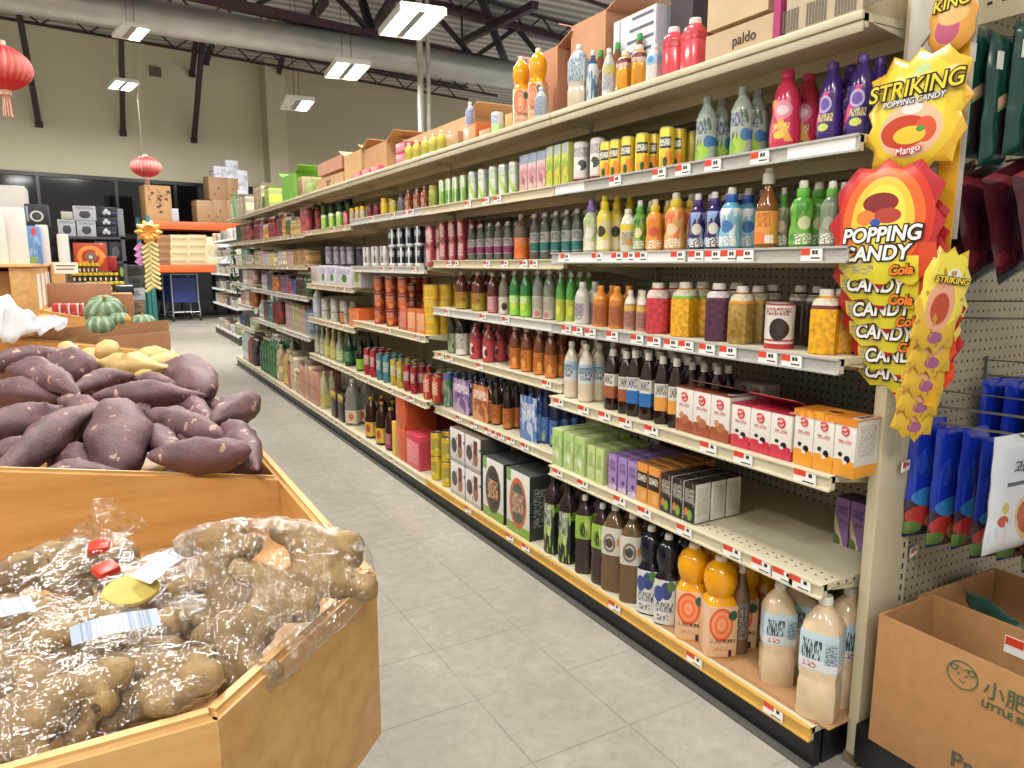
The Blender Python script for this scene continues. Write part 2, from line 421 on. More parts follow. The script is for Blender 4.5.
def peg_material(col, name):
    t = NT(name); s = t.sep(t.obj())
    def fr(x): return t.math('SUBTRACT', t.math('FRACT', t.math('MULTIPLY', x, 1/.0254)), .5)
    def dots(a):
        x = fr(a); z = fr(s[2]); return t.math('LESS_THAN', t.math('ADD', t.math('MULTIPLY', x, x), t.math('MULTIPLY', z, z)), .022)
    d = dots(t.math('ADD', s[0], s[1]))
    t.set(t.mix(d, lin(col), lin('#1c1914')), .55); return t.m
pegM = peg_material('#a79f88', 'pegboard_tan'); pegE = peg_material('#9a917a', 'pegboard_shaded')  # end board's dimmer light is put into a darker copy of the tan
kickM = M('#100f10', .4); toeM = M('#56544e', .6); yellowM = M('#cfa552', .35, var=.06); railM = M('#d2caae', .4, var=.04); railW = M('#cfcfca', .35, var=.03); railG = M('#b3b3ae', .35, var=.03)
tagW = M('#efeeea', .4, var=.02); tagR = M('#d6452f', .45, var=.03); tagK = M('#2c2622', .5, var=0)
slotM = M('#2a2722', .7)
# one bay's frame
for k in range(1, NB+1):
    y0 = Y0+PITCHB*(k-1)
    g = E('shelving_bay', (0, y0, 0)); T(g, ('cream steel shelving frame and pegboard of the %s beside the aisle' % BAYN[k]), 'shelving frame', 'bays of the long shelving run')
    b = MB(); b.box((XB, .004, .1), (XB+.02, PITCHB-.004, 1.76), pegM); b.obj('pegboard', g)
    b = MB(); b.box((XB-.03, -.015, 0), (XB+.03, .015, 1.8), creamD)
    for i in range(60): b.box((XB-.031, -.004, .12+i*.028), (XB-.0295, .004, .134+i*.028), slotM)
    b.obj('upright', g)
    b = MB(); b.box((1.462, .001, 0), (1.49, PITCHB-.001, .096), kickM); b.obj('kick_plate', g)
    b = MB(); b.box((1.438, .001, 0), (1.4615, PITCHB-.001, .008), toeM); b.obj('toe_strip', g)
    if k == 1:
        b = MB(); b.box((1.5, .001, 0), (XB, .012, .098), kickM); b.obj('end_panel', g)

def tag_mesh():
    b = MB(); b.box((-.004, -.029, -.015), (0, .029, .015), tagW); b.box((-.0048, .003, -.001), (-.0038, .028, .0145), tagR)
    b.box((-.0046, -.018, .001), (-.0036, -.012, .010), tagK); b.box((-.0046, -.010, .001), (-.0036, -.003, .010), tagK)
    b.box((-.0046, -.025, -.009), (-.0036, .0, -.006), tagK); return b.mesh('price_tag', smooth=False)
def tag_mesh2():
    b = MB(); b.box((-.004, -.031, -.017), (0, .031, .017), tagW); b.box((-.0048, -.004, .002), (-.0038, .030, .0165), tagR)
    b.box((-.0046, -.022, .003), (-.0036, -.012, .012), tagK); b.box((-.0046, -.028, -.011), (-.0036, .004, -.008), tagK); return b.mesh('price_tag', smooth=False)
TG = [tag_mesh(), tag_mesh2()]
TAGS = {(1, 'a'): [618, 662, 686, 716, 763], (1, 'b'): [568, 600, 620, 632, 644, 681, 699, 716, 732, 748, 815],
        (1, 'c'): [569, 580, 593, 615, 640, 657, 674, 689, 710, 731, 771, 795], (1, 'd'): [561, 586, 607, 628, 654, 711, 746, 808],
        (1, 'e'): [560, 585, 622, 647, 687, 735, 764, 786, 803], (1, 'B'): [551, 617, 697, 776],
        (2, 'a'): [470, 488, 500], (2, 'b'): [451, 458, 489, 507, 526, 536], (2, 'c'): [449, 485, 508], (2, 'd'): [443, 452, 482, 549], (2, 'e'): [461, 476, 490, 497, 503, 513, 527], (2, 'B'): [470, 512, 528]}
STRIP = {(1, 'a'): [(557, 586), (790, 858)], (1, 'b'): [(560, 676)], (1, 'c'): []}
for k in range(1, NB+1):
    y0 = Y0+PITCHB*(k-1)
    for lev, z in LEV[k].items():
        X = SX(k, lev); L = PITCHB-.004
        s = E('store_shelf', (X, y0+.002, z))
        T(s, ('cream metal shelf, %s of the %s, %s' % (LN(k, lev), BAYN[k], {'B': 'just above the black kick plate', 'T': 'carrying spare cartons and bottles'}.get(lev, 'with price tags along its edge'))), 'shelf', 'metal shelves of the long run')
        b = MB()
        b.box((.0, 0, -.018), (XB-X-.002, L, 0), cream)
        b.box((.0, 0, -.036 if lev != 'T' else -.03), (.012, L, -.002), cream)
        if lev != 'B':
            for q in (.17, .34): b.box((q, .01, -.05), (q+.025, L-.01, -.016), creamD)
        if lev == 'e' and k == 1:
            for iy in range(40):
                for ix in range(2): b.box((.028+ix*.022, .015+iy*.03, -.0005), (.033+ix*.022, .021+iy*.03, .0006), slotM)
            for i in range(14): b.box((.05+i*.03, -.0008, -.012), (.056+i*.03, .0004, -.006), slotM)
        b.obj('deck', s, smooth=False)
        if lev == 'T':
            b = MB(); b.box((-.012, 0, -.016), (0, L, .004), cream, .004); b.box((-.008, 0, -.04), (0, L, -.017), creamD, .003); b.obj('front_lip', s)
        else:
            rm = yellowM if lev == 'B' and k < 3 else (railG if k == 1 and lev in 'abc' else (railW if (k == 2 and lev == 'c') or (k == 3 and lev in 'ab') or (k >= 5 and lev in 'cd') else railM))
            b = MB(); zc = -.019
            b.box((-.004, 0, zc-.018), (0, L, zc+.018), rm); b.box((-.012, 0, zc+.014), (0, L, zc+.019), rm); b.box((-.012, 0, zc-.019), (0, L, zc-.014), rm)
            b.obj('price_rail', s, smooth=False)
            for a, c in STRIP.get((k, lev), []):
                ya, yb = ycol(a, X, z-.02), ycol(c, X, z-.02); b = MB(); b.box((-.007, yb-y0, zc-.014), (-.0042, ya-y0, zc+.014), tagW); b.obj('label_strip', s)
            tags = TAGS.get((k, lev))
            if tags is None: tags = [i for i in []]; ys = [random.uniform(.06, L-.06) for _ in range(4 if k < 6 else 2)]; ys = sorted(ys); ys = [a for i, a in enumerate(ys) if i == 0 or a-ys[i-1] > .08]
            else: ys = [ycol(p, X, z-.02)-y0 for p in tags]
            for yy in ys:
                if .03 < yy < L-.03: O('price_tag', TG[0 if lev in 'abc' else 1], s, (-.0075, yy, zc))
        if lev != 'B':
            for i, yy in enumerate((.0, L-.003)):
                b = MB(); b.prism([(.03, -.02), (XB-X-.003, -.09), (XB-X-.003, -.018), (.03, -.016)], 0, .003, cream, X=Matrix(((1, 0, 0, 0), (0, 0, 1, yy), (0, 1, 0, 0), (0, 0, 0, 1))))
                b.obj('bracket', s)
# near end bracket plate of the top shelf and the tall end post
g = E('end_post', (1.56, 1.0, 0)); T(g, 'tall flat cream post closing the near end of the long shelving run', 'post')
b = MB(); b.box((0, 0, 0), (.118, .03, 2.15), M('#c6bda0', .5, var=.05), .004); b.obj('cover', g)
b = MB(); b.box((.118, .006, 0), (.15, .03, 2.15), creamD)
for i in range(74): b.box((.131, .0045, .05+i*.028), (.136, .0062, .064+i*.028), slotM)
b.obj('slotted_upright', g)
b = MB(); b.box((-.002, -.004, 0), (.12, .032, .03), M('#6e5f4a', .8, var=.4, vs=60)); b.obj('scuffed_foot', g)
# ------------------------------------------------------------------ goods
SHP = {  # body rings (r, z[, squareness]); cap (r, z0, z1); label (z0, z1)
 'soda': ([(.86, 0), (1, .02), (1, .10), (.95, .14), (1, .18), (1, .60), (.97, .64), (.8, .74), (.45, .85), (.36, .88), (.36, .93)], (.40, .91, 1), (.19, .60)),
 'tea': ([(.9, 0, 4), (1, .02, 4), (1, .62, 4), (.96, .66, 3.5), (.78, .78, 3), (.52, .86, 2), (.42, .89, 2), (.42, .93, 2)], (.50, .885, 1), (.10, .60)),
 'big': ([(.92, 0, 5), (1, .02, 5), (1, .30, 5), (.95, .33, 5), (.95, .37, 5), (1, .40, 5), (1, .72, 5), (.9, .79, 3.5), (.6, .87, 2.4), (.32, .92, 2), (.32, .95, 2)], (.36, .935, 1), (.41, .72)),
 'ball': ([(.95, 0, 5), (1, .02, 5), (1, .52, 5), (.84, .57, 3), (.78, .60, 2), (.94, .66, 2), (1.04, .74, 2), (1.0, .82, 2), (.78, .89, 2), (.42, .935, 2), (.3, .95, 2)], (.36, .94, 1), (.02, .53)),
 'aloe': ([(.92, 0, 5), (1, .02, 5), (1, .68, 5), (.96, .70, 5), (.98, .72, 4), (.9, .82, 2.6), (.66, .88, 2), (.52, .90, 2)], (.56, .885, 1), (.70, .84)),
 'sport': ([(.85, 0), (1, .03), (1, .25), (.86, .36), (.98, .48), (1, .60), (.82, .70), (.5, .76), (.5, .78)], (.56, .76, .885), (.05, .58)),
 'hip': ([(.8, 0), (1, .03), (1, .28), (.88, .44), (.93, .58), (.74, .76), (.42, .88), (.38, .92)], (.42, .91, 1), (.08, .62)),
 'alu': ([(.95, 0), (1, .015), (1, .66), (.8, .76), (.5, .84), (.42, .87), (.42, .9)], (.46, .88, 1), (.03, .66)),
 'glass': ([(.9, 0), (1, .02), (1, .48), (.93, .55), (.5, .70), (.33, .80), (.3, .95)], (.36, .94, 1), (.12, .44)),
 'jug': ([(.9, 0, 4), (1, .02, 4), (1, .5, 4), (.9, .58, 3), (1, .66, 3), (.8, .82, 2), (.36, .92, 2), (.34, .95, 2)], (.40, .94, 1), (.08, .48)),
 'jar': ([(.92, 0), (1, .03), (1, .72), (.84, .80), (.84, .84)], (.88, .82, 1), (.1, .68)),
}
def bottle_meshes(shape, r, h, body, cap, lab=None, seg=18, lz=None, capmat=None):
    prof, cp, lz0 = SHP[shape]; lz = lz or lz0
    bm_ = body if not isinstance(body, str) else M(body, .16, var=.05)
    out = []
    b = MB(); b.lathe([(p[0]*r, p[1]*h) + tuple(p[2:]) for p in prof], bm_, seg); out.append((None, b.mesh('bottle')))
    cm = M(cap, .4, var=.03)
    c = MB()
    if shape == 'sport':
        c.lathe([(cp[0]*r*.96, cp[1]*h), (cp[0]*r, (cp[1]+.02)*h), (cp[0]*r, (cp[2]-.02)*h), (cp[0]*r*.9, cp[2]*h)], cm, 14)
        out.append(('collar', c.mesh('collar'))); c = MB()
        c.lathe([(.36*r, .88*h), (.40*r, .90*h), (.38*r, .985*h), (.3*r, h)], M(capmat or '#e8e4d8', .4, var=.02), 12)
    else:
        c.lathe([(cp[0]*r, cp[1]*h), (cp[0]*r*1.02, (cp[1]+.01)*h), (cp[0]*r*.97, (cp[2]-.012)*h), (cp[0]*r*.86, cp[2]*h)], cm, 14)
    out.append(('cap', c.mesh('cap')))
    if lab is not None:
        # label sleeve follows the body's outline
        rings = []; n = 9
        def at(z):
            for i in range(len(prof)-1):
                a, b2 = prof[i], prof[i+1]
                if a[1] <= z <= b2[1]:
                    t = (z-a[1])/max(1e-6, b2[1]-a[1]); e = (a[2] if len(a) > 2 else 2)*(1-t)+(b2[2] if len(b2) > 2 else 2)*t
                    return a[0]*(1-t)+b2[0]*t, e
            return prof[-1][0], 2
        zs = sorted({lz[0], lz[1]} | {p[1] for p in prof if lz[0] < p[1] < lz[1]})
        for z in zs:
            q, e = at(z); rings.append((q*r+.0006, z*h, e))
        l = MB(); l.lathe(rings, lab, seg, capb=False, capt=False); out.append(('label', l.mesh('label')))
    return out
def can_meshes(r, h, mat, seg=18, tab=True, rim='#b9b9b6'):
    b = MB(); b.lathe([(.80*r, 0), (.93*r, .008), (r, .05*h), (r, .94*h), (.90*r, .985*h)], mat, seg)
    l = MB(); sm = M(rim, .3, .8, var=.05); l.lathe([(.90*r, .98*h), (.91*r, h), (.86*r, h), (.84*r, .985*h)], sm, seg)
    if tab: l.box((-.35*r, -.16*r, .986*h), (.2*r, .16*r, .993*h), sm)
    return [(None, b.mesh('can')), ('lid', l.mesh('lid'))]
def tin_meshes(r, h, mat, seg=18, rim='#b9b9b6'):
    b = MB(); b.lathe([(r, 0), (r, h)], mat, seg); sm = M(rim, .3, .8, var=.05)
    l = MB(); l.lathe([(r*1.03, .97*h), (r*1.03, h), (r*.93, h), (r*.93, .985*h)], sm, seg)
    return [(None, b.mesh('can')), ('lid', l.mesh('lid'))]
def box_meshes(w, d, h, front, side=None, top=None, bev=.0015, name='carton'):
    """x depth, y width"""
    b = MB(); b.box((-d/2, -w/2, 0), (d/2, w/2, h), front, bev); me = b.mesh(name)
    side = side or front; top = top or side
    for m in (side, top):
        if m.name not in [x.name for x in me.materials]: me.materials.append(m)
    ix = {m.name: i for i, m in enumerate(me.materials)}
    for p in me.polygons:
        n = p.normal
        p.material_index = ix[top.name] if abs(n.z) > .7 else (ix[side.name] if abs(n.y) > .7 else ix[front.name])
    return [(None, me)]
def spawn(ms, name, loc, rz, label, cat, group, parts=True):
    o = O(name, ms[0][1], None, loc, rz); T(o, label, cat, group)
    for pn, me in ms[1:]: O(pn, me, o)
    return o
def place_label(desc, n, i, row, nrow, loc):
    s = desc
    if n > 1: s += ', '+ORD[i+1]+' from near end'
    if nrow > 1: s += ', '+('front row' if row == 0 else ORD[row+1]+' row')
    return s+', '+loc
def locof(bay, lev): return BAYN[bay]+"'s "+LN(bay, lev)
NPUT = [0]
def put(bay, lev, xs, w, h, make, name, cat, desc, back=0, dx=.0, rot=28, zoff=0.0, hm=None, rm=None, sq=False, jit=.004, yoff=0, stack=1):
    """stand copies with their fronts near the shelf edge; w, h give the size in the picture of the nearest one"""
    xs = sorted(xs, reverse=True); X = SX(bay, lev)+.014+dx; z = LEV[bay][lev]+zoff
    if bay == 1 and lev == 'B': h *= .935
    r = .03
    for _ in range(4):
        px = xs[0]; y = ycol(px, X+r, z); P = (X+r, y, z); dp = depth(P); u = (px-512)/FPX
        r = rm or w*dp/(2*FPX*math.hypot(1, u))
    a = pix((X+r, y, z)); c = pix((X+r, y, z+.1)); H = hm or h/((a[1]-c[1])/.1)
    ms = make(r, H); loc = locof(bay, lev)
    nrow = back+1
    if stack > 1: nrow = max(nrow, stack)
    for st in range(stack):
      for row in range(back+1):
        x = X+r+row*r*2.06
        if x+r > XB: break
        for i, px in enumerate(xs):
            yy = ycol(px, X+r, z); q = random.uniform(-jit, jit)
            if st: lab = desc+', '+(ORD[i+1]+' from near end, ' if len(xs) > 1 else '')+('upper layer, ' if st == stack-1 else 'middle layer, ')+(ORD[row+1]+' row, ' if row else 'front, ' if back else '')+loc
            else: lab = place_label(desc, len(xs), i, row, back+1, loc)
            spawn(ms, name, (x+(q if row else 0)+random.uniform(-.5, .5)*jit, yy+q*(.5 if row == 0 else 1)+yoff, z+.0005+st*H), 0 if sq else R_(rot+random.uniform(-22, 22) if rot else 0), lab, cat, desc+' of the '+loc if True else None)
            NPUT[0] += 1
    return r, H
def putbox(bay, lev, spans, h, d, make, name, cat, desc, back=0, dx=0.0, zoff=0.0, hm=None, gap=.002, stack=1):
    """boxes whose fronts span picture columns (xa, xb)"""
    spans = sorted(spans, key=lambda s: -s[1]); X = SX(bay, lev)+.012+dx; z = LEV[bay][lev]+zoff; loc = locof(bay, lev)
    ms = None
    for st in range(stack):
      for row in range(back+1):
        for i, (xa, xb) in enumerate(spans):
            yn, yf = ycol(xb, X, z), ycol(xa, X, z)
            if ms is None:
                a = pix((X, yn, z)); c = pix((X, yn, z+.1)); H = hm or h/((a[1]-c[1])/.1); Wd = yf-yn-gap; ms = make(Wd, d, H)
            x = X+d/2+row*(d+.003)
            if x+d/2 > XB: continue
            if st: lab = desc+', '+(ORD[i+1]+' from near end, ' if len(spans) > 1 else '')+'upper layer, '+(ORD[row+1]+' row, ' if row else '')+loc
            else: lab = place_label(desc, len(spans), i, row, back+1, loc)
            spawn(ms, name, (x, (yn+yf)/2, z+.0005+st*(H+.0008)), 0, lab, cat, desc+' of the '+loc); NPUT[0] += 1
    return H
def can(base, layers, metal=.35):
    return lambda r, h: can_meshes(r, h, printed(base, layers, r, h, .3, metal=metal))
def tin(base, layers): return lambda r, h: tin_meshes(r, h, printed(base, layers, r, h, .4))
def bot(shape, body, cap, lbase=None, layers=(), lz=None, capmat=None, rough=.16, trans=0, seg=18):
    def f(r, h):
        bm_ = M(ink_(body), rough, var=.08, vs=25, trans=trans) if isinstance(body, str) else body
        return bottle_meshes(shape, r, h, bm_, cap, printed(lbase, layers, r, h, .3) if lbase else None, seg, lz, capmat)
    return f
def ctn(base, layers, side=None, slayers=(), top=None, rough=.4, bev=.0015):
    def f(w, d, h):
        fr = printed(base, layers, w/2, h, rough); sd = printed(side or base, slayers, d/2, h, rough, axis='x')
        return box_meshes(w, d, h, fr, sd, M(top or side or base, rough, var=.05), bev)
    return f

# ================= nearest bay, second shelf
white_tx = ('t', -.9, .9, .62, .86, '#5b4a52', 16)
put(1, 'a', [597, 581], 16, 42, can('#d8d3cf', [('z', 0, .09, '#6d2038'), ('z', .09, .13, '#c9a9a0'), ('c', .25, .42, .55, .13, '#39453a'), ('c', -.2, .36, .3, .07, '#e8efe4'), white_tx], 0), 'juice_can', 'can', 'white coconut drink can')
put(1, 'a', [666, 642, 627.5, 616, 606.5], 15.5, 41, can('#e6c814', [('c', .5, .24, .4, .19, '#ef8d1c'), ('c', -.35, .16, .4, .12, '#e89a22'), ('c', .1, .15, .3, .12, '#2f5a25'), ('r', -.75, .75, .48, .76, '#2c2f26'), ('t', -.7, .7, .54, .7, '#f1efe2', 9), ('z', .95, 1, '#d9c33a')], .1), 'juice_can', 'can', 'yellow mango juice can', back=1)
put(1, 'a', [692, 680], 14, 38, can('#b7a51c', [('t', -.8, .8, .3, .7, '#9a8a1a', 14)], .1), 'juice_can', 'can', 'plain yellow juice can coloured as shaded', dx=.09)  # yellow cans set back, their shade painted in as an olive tone
put(1, 'a', [705, 740], 22, 69, bot('alu', '#9aa89c', '#8d9188', '#a9b8ae', [('c', .1, .16, .75, .13, '#a8cf46'), ('c', -.5, .1, .5, .09, '#86b93a'), ('c', .75, .3, .35, .09, '#3f7fb5'), ('t', -.8, .7, .42, .62, '#3f4a78', 7), ('n', 3, .62, '#5d7358')]), 'grape_bottle', 'bottle', 'pale green grape aluminium bottle', back=1)
put(1, 'a', [784.5], 31, 79, bot('hip', '#c7304f', '#d43a62', '#cf2f58', [('d', .45, .36, .10, '#eaa53a'), ('c', .1, .48, .6, .12, '#e88ba0'), ('c', .1, .48, .4, .06, '#f0c9cf'), ('t', -.5, .6, .2, .32, '#f2d36a', 8), ('c', 0, .17, .4, .05, '#e9c84a')]), 'soda_bottle', 'bottle', 'bright pink contoured soda bottle', back=1)
put(1, 'a', [829, 857.5], 28, 82, bot('hip', '#3a2468', '#4a2f7a', '#3b2272', [('d', -.4, .6, .10, '#d2317a'), ('c', -.1, .44, .55, .1, '#6e52a8'), ('o', -.1, .46, .55, .11, '#b9a9d2'), ('t', -.6, .6, .24, .34, '#e3d27a', 8), ('c', -.1, .17, .45, .05, '#c8cf5a')]), 'soda_bottle', 'bottle', 'purple contoured soda bottle', back=1)
# ================= third shelf
def kid(body, collar, cap, base, ink1, ink2): return bot('sport', body, collar, base, [('n', 2.2, .56, ink1), ('c', .1, .36, .55, .10, ink2), ('c', -.6, .14, .4, .07, ink1), ('t', -.7, .9, .04, .2, '#e9e4d6', 12)], (.04, .66), cap)
put(1, 'b', [591], 12, 52, kid('#a8b08f', '#7d62a8', '#8a70b5', '#c9cdb6', '#9fb36a', '#d8d9c8'), 'kids_drink', 'bottle', 'pale bottle with lilac top', back=1, rm=.026)
put(1, 'b', [604], 15, 56, kid('#cfc04a', '#e6c918', '#e3c81e', '#d9d196', '#e2c623', '#3c3a28'), 'kids_drink', 'bottle', 'bottle with yellow head cap', back=2)
put(1, 'b', [627], 15, 42, bot('tea', '#d9d6c6', '#d7d2bd', '#cfc9b5', [('z', .48, .64, '#e2c21c'), ('t', -.8, .8, .15, .45, '#6a5a3c', 10), ('c', .2, .2, .4, .08, '#d98c36')], (.06, .68)), 'yogurt_drink', 'bottle', 'cream bottle with yellow band', back=1)
put(1, 'b', [639.5], 13.5, 50, kid('#5f9a3c', '#4f9a3a', '#d9d7c4', '#86a848', '#3f7a2e', '#e2d6a0'), 'kids_drink', 'bottle', 'small leaf green sports bottle', back=1)
put(1, 'b', [654], 17, 51, kid('#e29a2a', '#d9b82a', '#d8cfa0', '#e39a2e', '#d97a20', '#cf5a3a'), 'kids_drink', 'bottle', 'orange bottle with yellow collar', back=2)
put(1, 'b', [674.5], 21, 57, kid('#e0a34a', '#d9c23c', '#e4dfc8', '#e2a858', '#e0703a', '#eec9a0'), 'kids_drink', 'bottle', 'peach orange sports cap bottle', back=1)
put(1, 'b', [697, 713], 18, 57, kid('#3c2a62', '#3d2a6a', '#d8d2cf', '#352a5a', '#8fa3cf', '#d8cfc0'), 'kids_drink', 'bottle', 'dark violet sports cap bottle', back=2)
put(1, 'b', [730], 22, 61, kid('#58a5c6', '#2352a8', '#dfdcd2', '#7fb9d0', '#d9dde0', '#3c76b8'), 'kids_drink', 'bottle', 'sky blue sports cap bottle', back=2)
def honey():
    def f(r, h):
        ms = bottle_meshes('glass', r, h, M('#7a4a22', .1, var=.15, vs=20), '#dcd9cf', printed('#e39a3a', [('c', -.4, .1, .7, .1, '#e87a3a'), ('t', -.7, .5, .26, .44, '#b85a24', 9), ('r', .1, .8, .06, .16, '#e9e2d6')], r, h, .3), 18, (.05, .46))
        c = MB(); c.lathe([(.52*r, .80*h), (.56*r, .815*h), (.54*r, .93*h), (.46*r, .94*h)], M('#cfcbbd', .4, var=.03), 14); ms.append(('shoulder_cap', c.mesh('shoulder_cap'))); return ms
    return f
put(1, 'b', [765.5], 23, 79, honey(), 'tea_bottle', 'bottle', 'tall amber bottle with orange label')
put(1, 'b', [800], 24, 66, kid('#4f9a2c', '#5fb03a', '#e4dfcc', '#6aa832', '#3f8a2c', '#cfd2a0'), 'kids_drink', 'bottle', 'grass green sports cap bottle', back=2)
put(1, 'b', [781], 15, 60, kid('#4f7a3c', '#4f8f3a', '#d8d4c0', '#6f7f5c', '#9a9480', '#c9b89a'), 'kids_drink', 'bottle', 'dull green bottle behind amber bottle', dx=.05)
put(1, 'b', [828], 21, 65, kid('#6f7c62', '#58963c', '#d8d4c4', '#848c74', '#77856a', '#9fa58e'), 'kids_drink', 'bottle', 'grey green sports cap bottle', back=2)
put(1, 'b', [857], 25, 65, bot('tea', '#c9853e', '#d6cdbd', '#d3b48f', [('n', 3, .5, '#cf9a6a')], (.7, .84)), 'juice_bottle', 'bottle', 'ribbed orange juice bottle', back=1)
# ================= fourth shelf
def aloe(body, ring, mid): return bot('aloe', M(body, .12, var=.35, vs=90), '#e2ddd2', '#d9d4c8', [('z', .70, .755, ring), ('t', -.8, .8, .76, .84, mid, 10)], (.70, .86))
put(1, 'c', [582], 15, 42, bot('alu', '#c9c6bf', '#d5d2ca', '#cbc8c4', [('r', -.8, .8, .2, .5, '#a9a3ab'), ('t', -.6, .6, .1, .5, '#6d6670', 9)]), 'milk_drink', 'bottle', 'white bottle with silver label', back=1)
put(1, 'c', [600, 616], 15.5, 42, bot('alu', '#e08a24', '#e0962e', '#cf7f2a', [('r', -.9, .9, .05, .55, '#b46a34'), ('t', -.6, .7, .1, .5, '#8a4a26', 9)]), 'juice_bottle', 'bottle', 'orange bullet shaped bottle', back=1)
put(1, 'c', [630, 642], 12.5, 41, bot('alu', '#d9d0bd', '#cfc8b8', '#b58274', [('z', .50, .62, '#d8b23c'), ('t', -.8, .8, .1, .46, '#7a4a44', 9)]), 'milk_drink', 'bottle', 'pinkish bottle with white shoulder', back=1)
put(1, 'c', [657], 22, 50, aloe('#b8343a', '#d9b9ae', '#c9a39a'), 'aloe_drink', 'bottle', 'red aloe drink bottle', back=1)
put(1, 'c', [684], 23, 54, aloe('#d39a1c', '#86b93a', '#b8a878'), 'aloe_drink', 'bottle', 'yellow aloe bottle with green ring', back=1)
put(1, 'c', [717], 24, 57, aloe('#4a2338', '#5d2f4c', '#b9aeb2'), 'aloe_drink', 'bottle', 'dark purple aloe drink bottle', back=1)
put(1, 'c', [740], 22, 57, aloe('#9a7c3c', '#e0982a', '#b8a878'), 'aloe_drink', 'bottle', 'sandy brown aloe drink bottle', back=1)
put(1, 'c', [779], 30, 46, tin('#d8d2cc', [('z', 0, .11, '#b02a32'), ('z', .11, .16, '#d8d2cc'), ('z', .16, .2, '#a8323a'), ('z', .93, 1, '#a8404a'), ('c', .25, .42, .62, .24, '#2d211f'), ('c', .4, .45, .3, .15, '#3c2c28'), ('t', -.7, .9, .72, .88, '#8f2430', 9)]), 'grass_jelly_tin', 'can', 'white red tin picturing black jelly', rot=20)
put(1, 'c', [770, 797, 815], 22, 60, aloe('#3a2f28', '#4a3c30', '#8a8272'), 'aloe_drink', 'bottle', 'dark bottle with grey cap', dx=.115)
put(1, 'c', [822], 28, 64, aloe('#d79c12', '#7a2a3c', '#c9bf9a'), 'aloe_drink', 'bottle', 'golden aloe bottle with maroon ring', back=1)
# ================= fifth shelf
put(1, 'd', [571, 586], 15.5, 57, bot('soda', '#d9cdb8', '#e0dcd2', '#d6dade', [('z', .5, .66, '#9fb8c8'), ('t', -.8, .8, .38, .6, '#3a4a5c', 8), ('z', .02, .32, '#dccbae')], (.03, .66)), 'coffee_drink', 'bottle', 'cream bottle with blue shoulder label', back=2)
put(1, 'd', [599], 13, 57, bot('soda', '#2f3a2a', '#3a5a3a', '#2a382c', [('n', 5, .55, '#a9a890')], (.2, .66)), 'tea_bottle', 'bottle', 'dark green patterned tea bottle', back=1, dx=.07)
tea = lambda lb, ink: bot('tea', '#35211a', '#e2ded4', '#d6d1c8', [('z', .1, .30, lb), ('t', -.7, .7, .34, .56, ink, 6)], (.22, .62))
def tea(lb, ink): return bot('tea', '#2e1d18', '#e4e0d6', '#d9d4ca', [('z', .2, .40, lb), ('t', -.75, .75, .44, .58, ink, 7)], (.2, .60))
put(1, 'd', [611.5, 625.5], 14.5, 61, tea('#a05a3a', '#3a2420'), 'tea_bottle', 'bottle', 'dark tea bottle with brown label', back=2)
put(1, 'd', [634.5, 647], 14.5, 66, tea('#2f6fb5', '#2a3f5c'), 'tea_bottle', 'bottle', 'dark tea bottle with blue label', back=2)
put(1, 'd', [661, 674.5], 14.5, 68, tea('#e2a03a', '#3f3a2a'), 'tea_bottle', 'bottle', 'dark tea bottle with orange label', back=2)
put(1, 'd', [690, 702, 715], 14.5, 66, tea('#8f8c88', '#3a3836'), 'tea_bottle', 'bottle', 'dark tea bottle with grey label', back=1, dx=.05)
def swirl(b, y, z, r, mat, n=18):      # a round emblem: ring with a curl, printed proud of the face at local x = plane
    pts = [( -.0004, y+r*math.cos(t*.35+.6)*(1-.02*t), z+r*math.sin(t*.35+.6)*(1-.02*t)) for t in range(n)]
    b.tube(pts, r*.2, mat, 5); b.tube([(-.0004, y+r*.45, z+r*.1), (-.0004, y, z-.1*r), (-.0004, y-.5*r, z+.35*r)], r*.2, mat, 5)
